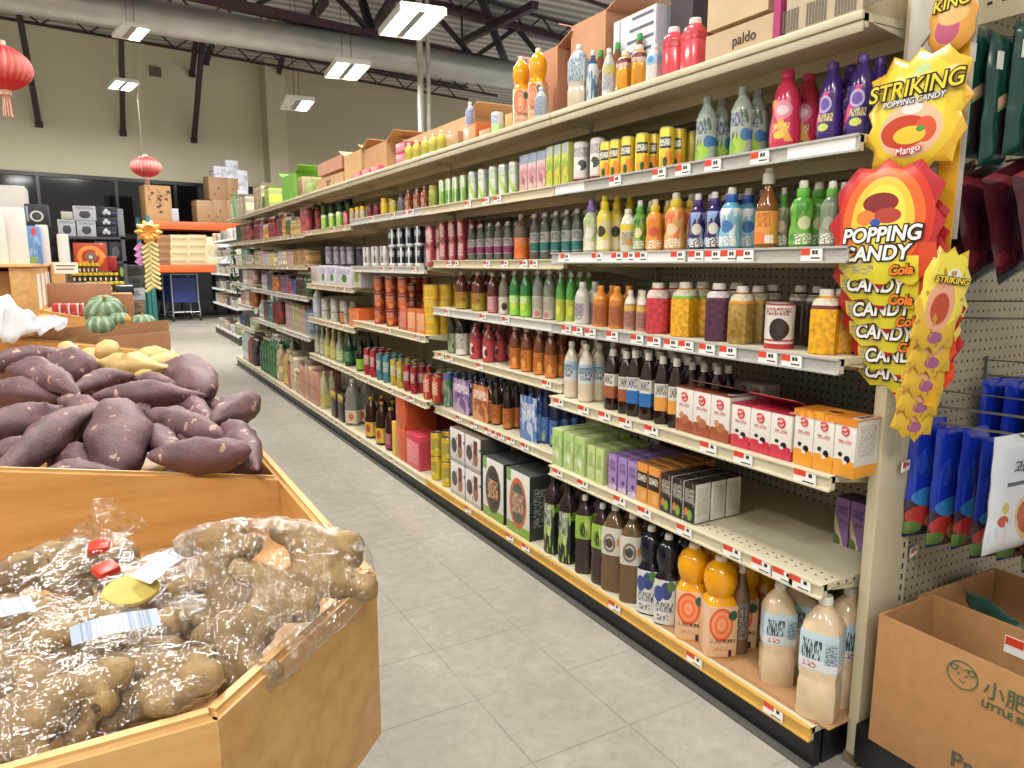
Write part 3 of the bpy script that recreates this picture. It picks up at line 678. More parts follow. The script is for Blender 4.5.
def multipack(bay, lev, xa, xb, h, d, ink, topc, desc, tilt=0.0, dx=0.0, lidopen=False, cow=True, zoff=0.0, lid=True):
    X = SX(bay, lev)+.012+dx; z = LEV[bay][lev]+.0006+zoff; yn, yf = ycol(xb, X, z), ycol(xa, X, z)
    a = pix((X, yn, z)); c = pix((X, yn, z+.1)); H = h/((a[1]-c[1])/.1); w = (yf-yn)/3
    o = E('milk_multipack', (X, (yn+yf)/2, z)); T(o, desc, 'milk carton pack')
    fr = printed('#e3ddd5', [('z', .0, .2, ink), ('c', -.5, .22, .6, .06, ink), ('c', .6, .21, .5, .07, ink), ('t', -.6, .6, .53, .6, '#b84a44', 10)] + ([('c', .3, .30, .28, .06, '#26221f'), ('c', -.35, .36, .2, .04, '#2c2724'), ('c', .1, .24, .2, .03, '#f0ebe2')] if cow else [('c', .1, .28, .5, .1, '#b5704a'), ('c', -.3, .36, .25, .07, '#c98a5c')]), w/2, H, .35)
    sd = printed('#d8d1c8', [('z', 0, .2, ink), ('t', -.7, .7, .35, .85, '#b9aea4', 12)], d/2, H, .35, axis='x')
    me = box_meshes(w-.0015, d, H*.93, fr, sd, M('#d9d2c8', .4))[0][1]
    logo = MB(); red = M('#cf3a3c', .4, var=0); swirl(logo, 0, H*.74, w*.2, red); lm = logo.mesh('emblem')
    for i in (-1, 0, 1):
        k = O('carton', me, o, (d/2, i*w, 0)); O('emblem', lm, k, (-d/2, 0, 0))
    if lid:
        b = MB(); tm = printed(topc, [('t', -.8, .3, -.5, 2.0, bias(topc, 1.6), 3.0)], w*1.5, H, .35)
        L = 3*w
        b.box((-.001, -L/2-.001, H*.93), (d+.001, L/2+.001, H*.955), tm)
        if not lidopen:
            b.box((-.0015, -L/2-.0015, H*.84), (.0, L/2+.0015, H*.955), tm)
            b.lathe([(1, 0), (1, .0008)], M('#4a1f10', .6), 16, c=(0, 0, 0)); n = len(b.v)-32
            b.v[n:] = [(d*.48+v[0]*d*.1, v[1]*w*.36, H*.9555+v[2]) for v in b.v[n:]]
        b.obj('carrier_sleeve', o)
        if lidopen:
            b = MB(); q = Matrix.Translation((d*.9, 0, H*.96)) @ Matrix.Rotation(tilt, 4, 'Y')
            b.box((-d*.85, -L/2, 0), (0, L/2*.55, .002), tm, X=q); b.obj('torn_flap', o)
        b = MB(); wht = M('#e6e2da', .4, var=0); blk = M('#26241f', .5, var=0)
        X0 = Matrix.Translation((d*.12, -L/2+.006, H*.957))
        b.box((0, -.008, 0), (d*.7, .016, .0006), wht, X=X0)
        for q in range(9): b.box((.008+q*d*.065, -.005, .0004), (.008+q*d*.065+d*.03, .012, .0011), blk, X=X0)
        b.obj('barcode_label', o)
    return o
multipack(1, 'd', 675, 728, 50, .10, '#a5522f', '#7a3a26', 'milk carton pack with chocolate brown lower edge beside the tea bottles', lidopen=True, tilt=.25, cow=False)
multipack(1, 'd', 730, 790, 49, .11, '#d0334a', '#a8243a', 'milk carton pack with strawberry pink base and torn red top', lidopen=True, tilt=.35)
multipack(1, 'd', 792, 853, 62, .085, '#f0a01e', '#e08a1c', 'milk carton pack with orange base and orange carry top')
multipack(1, 'd', 724, 762, 34, .07, '#8a4a34', '#8a4a34', 'unsleeved white milk carton trio standing behind the strawberry pack', dx=.19, lid=False, zoff=.045)
multipack(1, 'd', 838, 876, 44, .07, '#d8d0c6', '#d8d0c6', 'unsleeved white milk carton trio standing behind the orange pack', dx=.17, lid=False)
# a carton lies under the raised trio
def plain(desc, xa, xb, h, d, col, dx, bay=1, lev='d'): putbox(bay, lev, [(xa, xb)], h, d, ctn(col, []), 'milk_case', 'box', desc, dx=dx)
putbox(1, 'd', [(724, 762)], 0, .07, ctn('#6a4434', []), 'milk_case', 'box', 'flat brown case under raised cartons', dx=.19, hm=.0445)
# ================= sixth shelf
putbox(1, 'e', [(551, 562), (562.5, 573.5), (574, 584)], 38, .05, ctn('#a8c872', [('n', 3, .56, '#c9dba0'), ('t', -.6, .6, .5, .8, '#6f9a3f', 8), ('c', .1, .3, .3, .12, '#e0e8c8')], '#b4cf86', [('t', -.7, .7, .3, .8, '#86a85a', 9)], '#c3d49a'), 'juice_carton', 'carton', 'lime green drink carton', back=3)
putbox(1, 'e', [(586.5, 594.5), (595, 603)], 35, .05, ctn('#b9cf7c', [('n', 3, .58, '#d3dda8'), ('t', -.6, .6, .4, .8, '#7a9a48', 8)], '#b3bd84', (), '#a9b47a'), 'juice_carton', 'carton', 'yellow green drink carton', back=3)
putbox(1, 'e', [(585, 597), (598, 611)], 30, .06, ctn('#a58a5c', [('t', -.8, .8, .2, .9, '#7d6238', 12)], '#8f7448'), 'juice_carton', 'carton', 'tan boxed drink standing behind', dx=.23, zoff=.0, hm=.15)
putbox(1, 'e', [(562, 584)], 30, .09, ctn('#6a4a72', [('c', .5, .5, .3, .3, '#2c2440'), ('n', 3, .6, '#9a7aa0')], '#5a4062'), 'juice_carton', 'carton', 'dark purple case standing behind lime cartons', dx=.28, hm=.16)
putbox(1, 'e', [(607.5, 616.5), (617, 626.5), (627, 636)], 36, .045, ctn('#a184bd', [('t', -.7, .7, .55, .85, '#4a2f68', 7), ('c', .2, .3, .35, .07, '#5c3f78'), ('z', 0, .14, '#c9b4d8'), ('c', .5, .12, .3, .07, '#d9cbe2')], '#8c72a8', (), '#8a6ea6'), 'juice_carton', 'carton', 'lilac drink carton', back=4)
putbox(1, 'e', [(636, 646.5), (647, 658.5)], 40, .045, ctn('#2e2a24', [('z', 0, .4, '#e39a3a'), ('z', .85, 1, '#dd8a34'), ('r', -.9, .9, .78, 1, '#e09040'), ('t', -.8, .8, .55, .72, '#e9e2d2', 7), ('c', .3, .2, .4, .13, '#e8b26a')], '#c9873c', (), '#9a6a34'), 'juice_carton', 'carton', 'orange and black fruit carton', back=4)
putbox(1, 'e', [(659.5, 670.5), (671, 682), (682.5, 694.5)], 40, .06, ctn('#2a2622', [('n', 3.2, .6, '#7a7466'), ('c', .1, .2, .4, .13, '#7fae3a'), ('c', -.5, .26, .3, .1, '#dd7a2e'), ('t', -.8, .8, .5, .85, '#b9b2a2', 9)], '#d4d1c8', [('t', -.7, .7, .2, .9, '#b0ada4', 16), ('z', 0, .03, '#2c2724')], '#2c2724'), 'juice_carton', 'carton', 'black fruit print carton', back=2)
putbox(1, 'e', [(627, 637), (637.5, 647.5), (648, 658)], 28, .06, ctn('#8a8288', [('n', 6, .55, '#c9c3c6'), ('c', 0, .4, .4, .15, '#4a444c')], '#463a44', (), '#5a4f5a'), 'juice_carton', 'carton', 'grey dotted carton', dx=.24, hm=.13)
putbox(1, 'e', [(833, 846.5), (847.5, 863)], 48, .07, ctn('#8d6aa8', [('t', -.7, .7, .66, .84, '#3a2452', 7), ('t', -.6, .6, .48, .56, '#5a4070', 12), ('d', .5, .06, .14, '#c9c08a'), ('c', -.7, .05, .7, .16, '#5f6a3c')], '#6f5288', (), '#5c4076'), 'tea_carton', 'carton', 'purple lotus tea carton', dx=.24)
# ================= bottom shelf
def jug15(body, lab, layers, cap='#e4dfd4', lz=None, shape='big'): return bot(shape, M(body, .12, var=.15, vs=14), cap, lab, layers, lz)
put(1, 'B', [553, 568], 15.5, 82, jug15('#37292a', '#263029', [('n', 3, .56, '#8fb04a'), ('c', .2, .3, .3, .06, '#b3cf7a'), ('t', -.6, .6, .35, .7, '#c9cfc0', 6), ('n', 5, .66, '#5f8f3a')], '#2c2022', (.02, .66)), 'tea_bottle', 'bottle', 'large dark bottle with leafy label', back=1, rot=25)
put(1, 'B', [584, 601], 17, 83, jug15('#3c2a2a', '#8fb53a', [('c', .1, .58, .5, .1, '#5b7a2a'), ('c', .1, .58, .3, .07, '#3a4a22'), ('n', 3, .6, '#b9d46a')], lz=(.46, .76)), 'grape_drink', 'bottle', 'large grape drink bottle', back=2)
put(1, 'B', [613.5, 631], 23, 91, jug15('#6b543a', '#cfc9bc', [('o', -.1, .58, .6, .11, '#7a7264'), ('c', -.1, .58, .32, .06, '#5a5444'), ('t', -.5, .4, .54, .62, '#3a362c', 8), ('c', .7, .6, .12, .05, '#d98c3a')], lz=(.44, .76)), 'plum_drink', 'bottle', 'large brown bottle with white label', back=2)
put(1, 'B', [649, 666], 22.5, 92, jug15('#1d1a26', '#d3d4d0', [('c', .2, .40, .5, .10, '#35457f'), ('c', -.5, .36, .45, .09, '#3b4f92'), ('c', .6, .46, .35, .06, '#4f7a3a'), ('t', -.8, .8, .16, .27, '#2c3450', 7), ('t', -.7, .5, .06, .13, '#6a7078', 12)], shape='ball', lz=(.02, .52)), 'blueberry_drink', 'bottle', 'large blueberry drink bottle', back=2)
def sunny():
    def f(r, h):
        ms = bottle_meshes('ball', r, h, M('#e29c12', .1, var=.12, vs=20), '#e0d2b8', printed('#d9b28a', [('c', -.15, .35, .72, .17, '#e0522a'), ('c', -.15, .35, .6, .14, '#ef8a52'), ('o', -.15, .35, .42, .10, '#e8693a'), ('o', -.15, .35, .2, .05, '#f3a878'), ('c', .55, .44, .3, .05, '#2c5a3c'), ('t', -.85, .8, .16, .2, '#5a2f1c', 9), ('t', -.7, .3, .08, .12, '#c9865a', 14), ('r', .35, .55, .02, .09, '#3a2a20')], r, h, .3), 20, (.02, .53))
        return ms
    return f
put(1, 'B', [691, 716.5], 33, 101, sunny(), 'orange_juice', 'bottle', 'large round-shouldered orange juice bottle', back=2, rot=42)
rice = lambda: jug15('#d9c2a0', '#b9d0dc', [('z', .44, .52, '#d9dde0'), ('t', -.8, .2, .52, .68, '#3a4454', 6), ('r', .35, .95, .5, .68, '#a9bccb'), ('t', .4, .9, .5, .66, '#6a7886', 18), ('t', -.7, .0, .45, .5, '#c06a5a', 14)], lz=(.43, .74))
put(1, 'B', [774.5], 34, 103, rice(), 'rice_drink', 'bottle', 'large rice drink bottle set back', back=1, dx=.03, rot=40)
put(1, 'B', [817.5], 41, 123, rice(), 'rice_drink', 'bottle', 'large rice drink bottle nearest end', back=2, rot=40)
put(1, 'B', [738], 18, 92, bot('soda', '#7a5a44', '#d9d4c8', '#8a8078', [('t', -.8, .8, .2, .6, '#4a4440', 12)]), 'juice_bottle', 'bottle', 'brown bottle half hidden behind orange juice', dx=.07)
# brown cardboard lining the deck
Xc = SX(1, 'B'); b = MB(); b.box((Xc+.014, 1.056, .1152), (Xc+.46, 1.63, .1182), M('#a97f55', .8, var=.08)); b.box((Xc+.02, 1.02, .1183), (Xc+.44, 1.36, .121), M('#b08860', .8, var=.08))
T(b.obj('cardboard_liner'), 'brown cardboard sheet under the rice drink bottles on the bottom deck', 'cardboard sheet')
# ================= second bay
TX = lambda c, s=12: ('t', -.85, .85, .15, .85, c, s)
put(2, 'a', [434], 10, 22, bot('jar', '#8f9a3c', '#a8a24a'), 'drink_jar', 'bottle', 'olive green squat drink jar', back=1)
put(2, 'a', [443, 449.5, 456, 463.5], 7.5, 27, can('#7fb24a', [('z', .55, 1, '#b9cda0'), ('c', 0, .3, .5, .15, '#4f8a2c'), ('v', .9, .3, '#cfd8c0')]), 'juice_can', 'can', 'slim green drink can', back=1)
put(2, 'a', [473.5, 483, 494, 503.5, 513.5], 10, 32, can('#d5d8cf', [('d', .35, .32, .14, '#a9cf5a'), ('t', -.8, .8, .6, .9, '#7a8a8f', 8), ('n', 2, .64, '#b9d48a')], .2), 'juice_can', 'can', 'tall white and green drink can', back=1)
putbox(2, 'a', [(519.5, 527), (527.5, 536), (536.5, 545)], 38, .05, ctn('#d9bdb8', [('n', 2.5, .55, '#c98a96'), ('z', .75, 1, '#8a9ab0'), ('c', 0, .3, .5, .12, '#b9707f')], '#c9b4a8'), 'juice_carton', 'carton', 'pale pink drink carton', back=2)
putbox(2, 'a', [(545.5, 552.5), (553, 560.5), (561, 568)], 42, .05, ctn('#c9cf4a', [('n', 2.5, .55, '#8fae3a'), ('z', .75, 1, '#b0b8ae'), ('c', 0, .3, .5, .12, '#e0c832')], '#a9b04a'), 'juice_carton', 'carton', 'lime yellow drink carton', back=2)
milkis = lambda c1, c2: bot('soda', M('#77786e', .12, var=.2, vs=30, trans=.35), '#c9c9c2', '#b9b4b0', [('z', .18, .36, c1), ('t', -.8, .8, .4, .56, c2, 8)], (.16, .58))
put(2, 'b', [472, 481, 490, 499, 508], 9.5, 38, milkis('#8a3a6a', '#6a4a62'), 'yogurt_soda', 'bottle', 'clear bottle with plum label', back=2)
put(2, 'b', [521], 14, 45, bot('soda', M('#8a7a6a', .12, var=.2, trans=.3), '#c9b9a8', '#e8742a', [('t', -.8, .8, .3, .5, '#f0a070', 8)], (.02, .48)), 'yogurt_soda', 'bottle', 'clear bottle with bright orange label', back=1)
put(2, 'b', [534.5, 545, 555.5, 566.5, 577], 11, 50, milkis('#2f7a72', '#4f6a5c'), 'yogurt_soda', 'bottle', 'clear bottle with teal label', back=2)
put(2, 'c', [462, 478.5], 13.5, 39, bot('soda', '#5c2a20', '#b9b2a4', '#a8922c', [('t', -.8, .8, .2, .5, '#8a3a2a', 8)], (.02, .46)), 'tea_bottle', 'bottle', 'red brown bottle with mustard label', back=2)
put(2, 'c', [493.5], 11, 40, bot('soda', '#5a2a26', '#b9b2a4', '#b9707a', [('t', -.8, .8, .1, .4, '#d9b0b0', 8)], (.02, .42)), 'tea_bottle', 'bottle', 'red brown bottle with pink label', back=2)
put(2, 'c', [504.5], 11, 40, bot('soda', M('#8a8270', .12, trans=.3), '#c9c4b8', '#c9bfae', [('c', .2, .2, .5, .1, '#3a3228')], (.02, .44)), 'tea_bottle', 'bottle', 'clear bottle with cream label', back=2)
put(2, 'c', [515, 526], 11.5, 46, bot('soda', '#2f7a34', '#c4c4ba', '#8fc83a', [('c', .1, .24, .5, .1, '#c9d84a'), ('t', -.8, .8, .3, .44, '#e0ead0', 8)], (.02, .46)), 'lime_soda', 'bottle', 'green bottle with lime label', back=2)
put(2, 'c', [538, 549.5], 12.5, 50, bot('soda', M('#8f9484', .12, trans=.3), '#c9c9c0', '#b9b4a2', [('c', .0, .1, .5, .06, '#c06a6a'), ('t', -.8, .8, .2, .44, '#8a8674', 9)], (.02, .46)), 'lemon_soda', 'bottle', 'clear bottle with pale label', back=2)
put(2, 'c', [561, 571], 10.5, 50, bot('soda', '#4f9a3a', '#c4c4ba', '#a9b83a', [('c', .1, .24, .5, .1, '#d9d84a')], (.02, .46)), 'lime_soda', 'bottle', 'green bottle with yellow green label', back=2)
put(2, 'd', [452], 9, 40, bot('soda', '#2c3026', '#8a8478', '#9aa888', [('n', 4, .5, '#3a5a34')], (.02, .5)), 'tea_bottle', 'bottle', 'dark bottle with mottled green label', back=2)
put(2, 'd', [462], 13, 42, bot('soda', '#241f1c', '#4a3a34', '#d8d4cc', [TX('#8a8680')], (.02, .52)), 'tea_bottle', 'bottle', 'near black bottle with white label', back=2)
put(2, 'd', [476, 489], 12.5, 37, bot('soda', '#8a3a3c', '#a84a4a', '#b8434a', [('c', -.2, .28, .5, .16, '#e6dcd2'), ('c', .1, .26, .3, .1, '#7a2a2c')], (.02, .56)), 'berry_drink', 'bottle', 'small red berry drink bottle', back=3)
put(2, 'd', [515, 527, 539, 551], 12.5, 46, bot('soda', '#7a4428', '#cfc4b0', '#d9802e', [('t', -.8, .8, .1, .5, '#8a4a20', 7), ('c', .2, .2, .4, .1, '#e6a04a')], (.02, .50)), 'juice_bottle', 'bottle', 'brown bottle with orange label', back=3)
def carrier(bay, lev, xa, xb, h, col, ink, bcol, desc, d=.13):
    X = SX(bay, lev)+.02; z = LEV[bay][lev]+.0006; yn, yf = ycol(xb, X, z), ycol(xa, X, z); w = yf-yn
    a = pix((X, yn, z)); c = pix((X, yn, z+.1)); H = h/((a[1]-c[1])/.1)
    o = E('drink_carrier', (X, (yn+yf)/2, z)); T(o, desc, 'drink pack')
    r = min(w/4.2, .033)
    me = box_meshes(w, .003, H*.86, printed(col, [('n', 2.4, .55, ink), ('c', .2, .3, .4, .14, ink), ('t', -.8, .8, .6, .85, '#e9e2da', 7)], w/2, H*.86, .4))[0][1]
    O('card_panel', me, o, (.002, 0, 0))
    b = bot('soda', bcol, '#2c3a5c', col, [('t', -.8, .8, .2, .5, ink, 8)], (.05, .55))(r, H)
    for i in range(2):
        for q in (-1, 1):
            k = O('bottle', b[0][1], o, (.008+r+i*2.05*r, q*r*1.03, 0))
            for pn, m in b[1:]: O(pn, m, k)
carrier(2, 'e', 453, 469, 40, '#b9a0c4', '#7a5a9a', '#4a3a5a', 'lilac card pack of four small bottles on the second bay shelf')
carrier(2, 'e', 472.5, 488, 42, '#d9955a', '#a85a34', '#5a3424', 'orange card pack of four small bottles beside the lilac pack')
carrier(2, 'e', 520, 536, 52, '#4f7ac0', '#b9c9e0', '#2c4a8a', 'blue and white card pack of four small bottles')
put(2, 'e', [448], 9, 34, can('#a9b8b0', [('n', 3, .5, '#4f8a5a'), ('z', .8, 1, '#5a7ab0')]), 'juice_can', 'can', 'pale green blue drink can', back=1)
put(2, 'e', [497, 508], 10, 42, bot('soda', '#2f231c', '#3a3a44', '#c9752e', [TX('#8a4a20', 9)], (.04, .5)), 'juice_bottle', 'bottle', 'small dark bottle with orange label', back=2, dx=.02)
put(2, 'e', [515, 524], 9, 44, bot('soda', '#2a2a34', '#3a3a44', '#6a4a7a', [TX('#3a2a4a', 9)], (.04, .5)), 'juice_bottle', 'bottle', 'small dark bottle with violet label', back=1, dx=.09)
put(2, 'e', [545.5, 555], 11, 54, bot('soda', '#26345c', '#2c3f7a', '#2c5ab0', [('c', .1, .14, .4, .08, '#9ab84a'), TX('#7a9ad0', 9)], (.04, .5)), 'juice_bottle', 'bottle', 'small dark bottle with blue label', back=2, dx=.03)
# bottom of second bay
put(2, 'B', [437.5, 448], 12, 24, can('#e2c41e', [('z', .9, 1, '#cfae22'), ('t', -.8, .8, .3, .8, '#8a8a5a', 9), ('c', .3, .3, .3, .1, '#e9d96a')]), 'juice_can', 'can', 'yellow drink can', back=2, stack=2)
cf = ctn('#dcd8d6', [('r', -1, 1, .0, .12, '#b9b4b8'), ('c', .35, .4, .32, .22, '#a5714a'), ('c', -.45, .5, .4, .22, '#3a3634'), ('r', .1, .6, .5, .9, '#6a3a28'), ('n', 4, .66, '#77757c')], '#4a4440', (), '#5a4a40')
putbox(2, 'B', [(451, 465), (465.5, 481)], 35, .16, cf, 'coffee_box', 'box', 'white coffee sachet box', stack=2)
oval = lambda ring, core: ctn('#d9dad2', [('z', 0, .16, '#7fae3a'), ('c', 0, .5, .74, .40, ring), ('c', 0, .5, .60, .32, core), ('t', -.5, .5, .34, .66, '#d9a078', 8), ('r', -1, -.6, .8, 1, '#6f9a4a')], '#2a2f2b', [('t', -.8, .8, .2, .8, '#8a9088', 12)], '#3a3f3a')
putbox(2, 'B', [(483, 503.5)], 60, .22, oval('#4a463c', '#3a2c26'), 'coffee_box', 'box', 'white box with dark brown oval')
putbox(2, 'B', [(506.5, 529.5)], 64, .2, oval('#c9622e', '#4a5a52'), 'coffee_box', 'box', 'green sided box with orange ringed oval')
# ================= third bay
put(3, 'a', [384.5], 7.5, 17, bot('jar', '#d0b41e', '#c9b23a'), 'spice_jar', 'jar', 'little yellow spice jar', back=1)
put(3, 'a', [394], 6, 13, bot('jar', '#a8a03a', '#b9b078'), 'spice_jar', 'jar', 'tiny pale yellow jar', back=1)
put(3, 'a', [402], 8, 18, bot('jar', '#6a5f66', '#3a3438'), 'spice_jar', 'jar', 'grey violet spice jar', back=1)
put(3, 'a', [409, 417.5, 425], 8.5, 22, bot('soda', '#8a4a34', '#9a8a78', '#7a3a34', [('n', 3, .5, '#b98a6a')], (.05, .5)), 'sauce_bottle', 'bottle', 'small brick brown sauce bottle', back=1)
put(3, 'a', [370, 377], 6, 13, bot('jar', '#7a3438', '#5a2428'), 'spice_jar', 'jar', 'small maroon spice jar', back=1)
coffee = lambda base, ink: can(base, [('v', .8, .28, ink), ('z', .0, .16, '#d9d9d9'), ('t', -.8, .8, .5, .8, '#c9c9c9', 8)], .2)
put(3, 'b', [367.5, 376.5, 385], 9.5, 20, coffee('#b9b7b4', '#3a3a44'), 'coffee_can', 'can', 'white and black coffee can', back=1)
put(3, 'b', [393.5, 402, 410.5, 419.5], 9.5, 20, coffee('#23232a', '#c9c9cc'), 'coffee_can', 'can', 'black coffee can', back=1, stack=2)
for bb_, xs_ in ((3, [431]), (2, [444.5, 453.5, 462.5])): put(bb_, 'b', xs_, 9.5, 20, can('#a8414a', [('v', .7, .3, '#c9868a'), ('t', -.8, .8, .2, .8, '#e0c9c4', 8), ('z', .9, 1, '#8a2f38')], .2), 'coffee_can', 'can', 'dull red coffee can', back=2, stack=2)
redtin = lambda a, b: tin(a, [('z', .30, .55, b), ('t', -.8, .8, .55, .85, '#e0a078', 7), ('c', .2, .25, .5, .14, '#d9803a')])
put(3, 'c', [380, 392, 404.5], 11.5, 17, redtin('#8f2f22', '#c4622e'), 'fruit_tin', 'can', 'dark red food tin', back=2, stack=3)
put(3, 'c', [413], 9, 15, redtin('#4a1f1c', '#7a3a28'), 'fruit_tin', 'can', 'maroon food tin', dx=.05, stack=3)
put(3, 'c', [432], 14.5, 16.5, tin('#e2b81a', [('z', .08, .14, '#c9952a'), ('t', -.8, .8, .3, .7, '#b98a1a', 9)]), 'fruit_tin', 'can', 'bright yellow food tin', back=2, stack=3)
putbox(3, 'c', [(400, 406.5)], 22, .06, ctn('#c4523a', [TX('#e0a090', 9)]), 'snack_carton', 'carton', 'brick red small carton')
putbox(3, 'c', [(407, 416), (416.5, 425)], 24, .08, ctn('#dc7a3a', [TX('#f0c9a0', 9), ('z', .85, 1, '#c96030')], '#c9662e'), 'snack_carton', 'carton', 'orange small carton', back=1)
put(3, 'd', [410.5, 421, 431.5, 441.5], 11, 24, tin('#2f4a34', [('n', 3, .55, '#4a6a44'), ('z', .9, 1, '#8a8a6a')]), 'fruit_tin', 'can', 'dark green drink can set back', dx=.12, back=1)
for col, xs, nm in (('#b8323a', [368, 374], 'red'), ('#4f8f9a', [380.5, 387], 'teal'), ('#c9b43a', [394, 400.5], 'yellow'), ('#b03038', [407.5, 414.5], 'crimson')):
    put(3, 'd', xs, 7.5, 27, can(col, [('n', 2.5, .55, bias(col, .6)), ('t', -.8, .8, .4, .75, '#e0ddd0', 8)], .2), 'soda_can', 'can', 'slim %s soda can' % nm, back=2)
put(3, 'd', [428.5, 437], 9.5, 26, can('#b93a2c', [('v', .9, .35, '#dc8a4a'), ('t', -.8, .8, .3, .8, '#f0dcc0', 8)], .2), 'soda_can', 'can', 'orange red soda can', back=2)
put(3, 'B', [372.5, 383], 11.5, 42, bot('jug', '#3a241a', '#b98a2a', '#d0aa2c', [('c', 0, .25, .5, .1, '#b04a2a')], (.06, .40)), 'syrup_bottle', 'bottle', 'dark bottle with golden label', back=2)
put(3, 'B', [391], 10, 42, bot('jug', '#43201c', '#c9a03a', '#8f3a44', [TX('#c98a8a', 9)], (.06, .40)), 'syrup_bottle', 'bottle', 'dark bottle with wine red label', back=2)
putbox(3, 'B', [(392.5, 396)], 34, .1, ctn('#e0b83a', []), 'snack_carton', 'carton', 'narrow golden carton')
putbox(3, 'B', [(397, 405.5)], 32, .2, ctn('#dc6a34', [('t', -.8, .8, .1, .9, '#c4481e', 9)], '#cf5a2c', [TX('#a83a1a', 10)]), 'drink_case', 'box', 'bright orange drink case', stack=2)
putbox(3, 'B', [(414, 426)], 72, .2, ctn('#c4403a', [TX('#a83030', 9)], '#b0342f'), 'drink_case', 'box', 'tall scarlet drink case set back', dx=.16)
putbox(3, 'B', [(406.5, 419.5)], 34, .14, ctn('#dc5060', [TX('#f0a0a8', 9), ('z', .8, 1, '#c9404f')], '#cf4552', [TX('#a83040', 9)]), 'drink_case', 'box', 'coral pink drink pack')
# ================= fourth bay
put(4, 'a', [325, 332.5, 340], 7.5, 15, can('#8fbf4a', [('z', .8, 1, '#d0d8b8'), ('v', .9, .3, '#b9d88a')]), 'juice_can', 'can', 'fresh green small can', back=1)
put(4, 'a', [318, 325], 7, 30, can('#3a5a34', [('n', 3, .5, '#5a7a4a')]), 'juice_can', 'can', 'tall bottle green can', dx=.12)
put(4, 'a', [333, 341.5, 350], 7.5, 30, can('#2c4034', [('n', 3, .5, '#4a6a4a')]), 'juice_can', 'can', 'tall dark green can set back', dx=.14)
put(4, 'a', [346.5], 6, 14, can('#a83a44', [TX('#d9a0a0', 8)]), 'juice_can', 'can', 'short raspberry red can', back=1)
put(4, 'a', [352.5, 358, 363], 5.5, 17, bot('jar', '#b9a88a', '#e0b82c'), 'spice_jar', 'jar', 'tan jar with yellow lid', back=1)
milkc = lambda: ctn('#dad8e2', [('c', .1, .4, .35, .2, '#2f8a44'), ('t', -.9, .9, .6, .9, '#8a8ab0', 9), ('z', 0, .1, '#b9b4d0')], '#c9c4d0')
putbox(4, 'c', [(311.5, 318)], 18, .1, ctn('#c9c4bc', [TX('#a9a0a0')]), 'milk_carton', 'carton', 'cream grey carton')
putbox(4, 'c', [(319, 327), (327.5, 336)], 20, .12, milkc(), 'milk_carton', 'carton', 'bluish white carton')
putbox(4, 'c', [(336.5, 351.5)], 20, .12, milkc(), 'milk_carton', 'carton', 'broad white carton with green emblem')
putbox(4, 'c', [(352.5, 361)], 20, .12, ctn('#c9c9b8', [('c', 0, .5, .5, .25, '#8aa85a')], '#b9b4c0'), 'milk_carton', 'carton', 'pale carton with leaf mark')
for i, (px, w) in enumerate(((329.5, 8), (337.5, 7), (344, 6), (351, 8))):
    put(4, 'c', [px], w, 17, tin('#8d8a94', [('z', .75, .82, '#55525c'), ('n', 3, .56, '#a9a6b0')]), 'milk_tin', 'can', ('squat grey tin', 'narrow grey tin', 'slim grey tin', 'wide grey tin')[i]+' on white cartons', zoff=.152, dx=.02)
put(4, 'c', [336, 345, 353, 362, 370], 9, 38, tin('#6a6672', [('z', .45, .5, '#3a3844'), ('n', 3, .56, '#8a8694'), ('z', .9, 1, '#4a4650')]), 'milk_tin', 'can', 'tall slate grey tin', dx=.17, zoff=.003)
put(4, 'd', [326, 335.5, 345], 9, 22, tin('#b0aca4', [('n', 3, .55, '#d0ccc4'), ('z', .4, .46, '#8a867e')]), 'milk_tin', 'can', 'pale grey powder tin', back=1)
put(4, 'd', [343.5], 7, 13, redtin('#7a4a2c', '#c9803a'), 'fruit_tin', 'can', 'small brown tin', dx=-.005)
putbox(4, 'd', [(349, 359)], 19, .2, ctn('#e2702a', [('c', 0, .5, .3, .2, '#c44a1c'), TX('#f0a060', 8)], '#c9581e'), 'drink_case', 'box', 'vivid orange carton')
put(4, 'd', [318], 9, 30, bot('soda', '#aeb4b8', '#c9cdd0', '#b9c4d4'), 'milk_drink', 'bottle', 'pale blue white bottle')
gl = lambda body, lab: bot('glass', M(body, .1, trans=.3, var=.1), '#d0c88a', lab, [TX(bias(lab, .6))], (.1, .4))
put(4, 'e', [318, 323], 6, 28, gl('#b9bba8', '#c9c9b0'), 'soda_bottle', 'bottle', 'clear glass bottle with pale label', back=2)
put(4, 'e', [328, 334], 7, 30, gl('#c9be7a', '#d9cf7a'), 'soda_bottle', 'bottle', 'pale yellow glass bottle', back=2)
put(4, 'e', [340.5], 8, 31, gl('#a8b8a0', '#c9d49a'), 'soda_bottle', 'bottle', 'clear glass bottle with green label', back=2)
put(4, 'e', [350], 10, 37, bot('glass', '#123f26', '#d9d4c0', '#2a6a3c', [TX('#8fb08a')], (.12, .4)), 'soda_bottle', 'bottle', 'large dark green bottle', back=2)
put(4, 'e', [361], 9, 33, bot('glass', '#1c1e18', '#3a3a34', '#8fb83a', [], (.05, .36)), 'soda_bottle', 'bottle', 'black bottle with lime label', back=2)
put(4, 'B', [325.5], 8, 37, bot('jug', '#b9b48a', '#d8d4c0', '#c9c46a', [TX('#8f8a4a')], (.1, .4)), 'syrup_bottle', 'bottle', 'pale olive drink bottle', back=1)
putbox(4, 'B', [(330, 338), (338.5, 343.5)], 27, .22, ctn('#2a1c1c', [('z', .72, 1, '#c9a83a'), TX('#3a2a2a')]), 'drink_case', 'box', 'black case with gold lid')
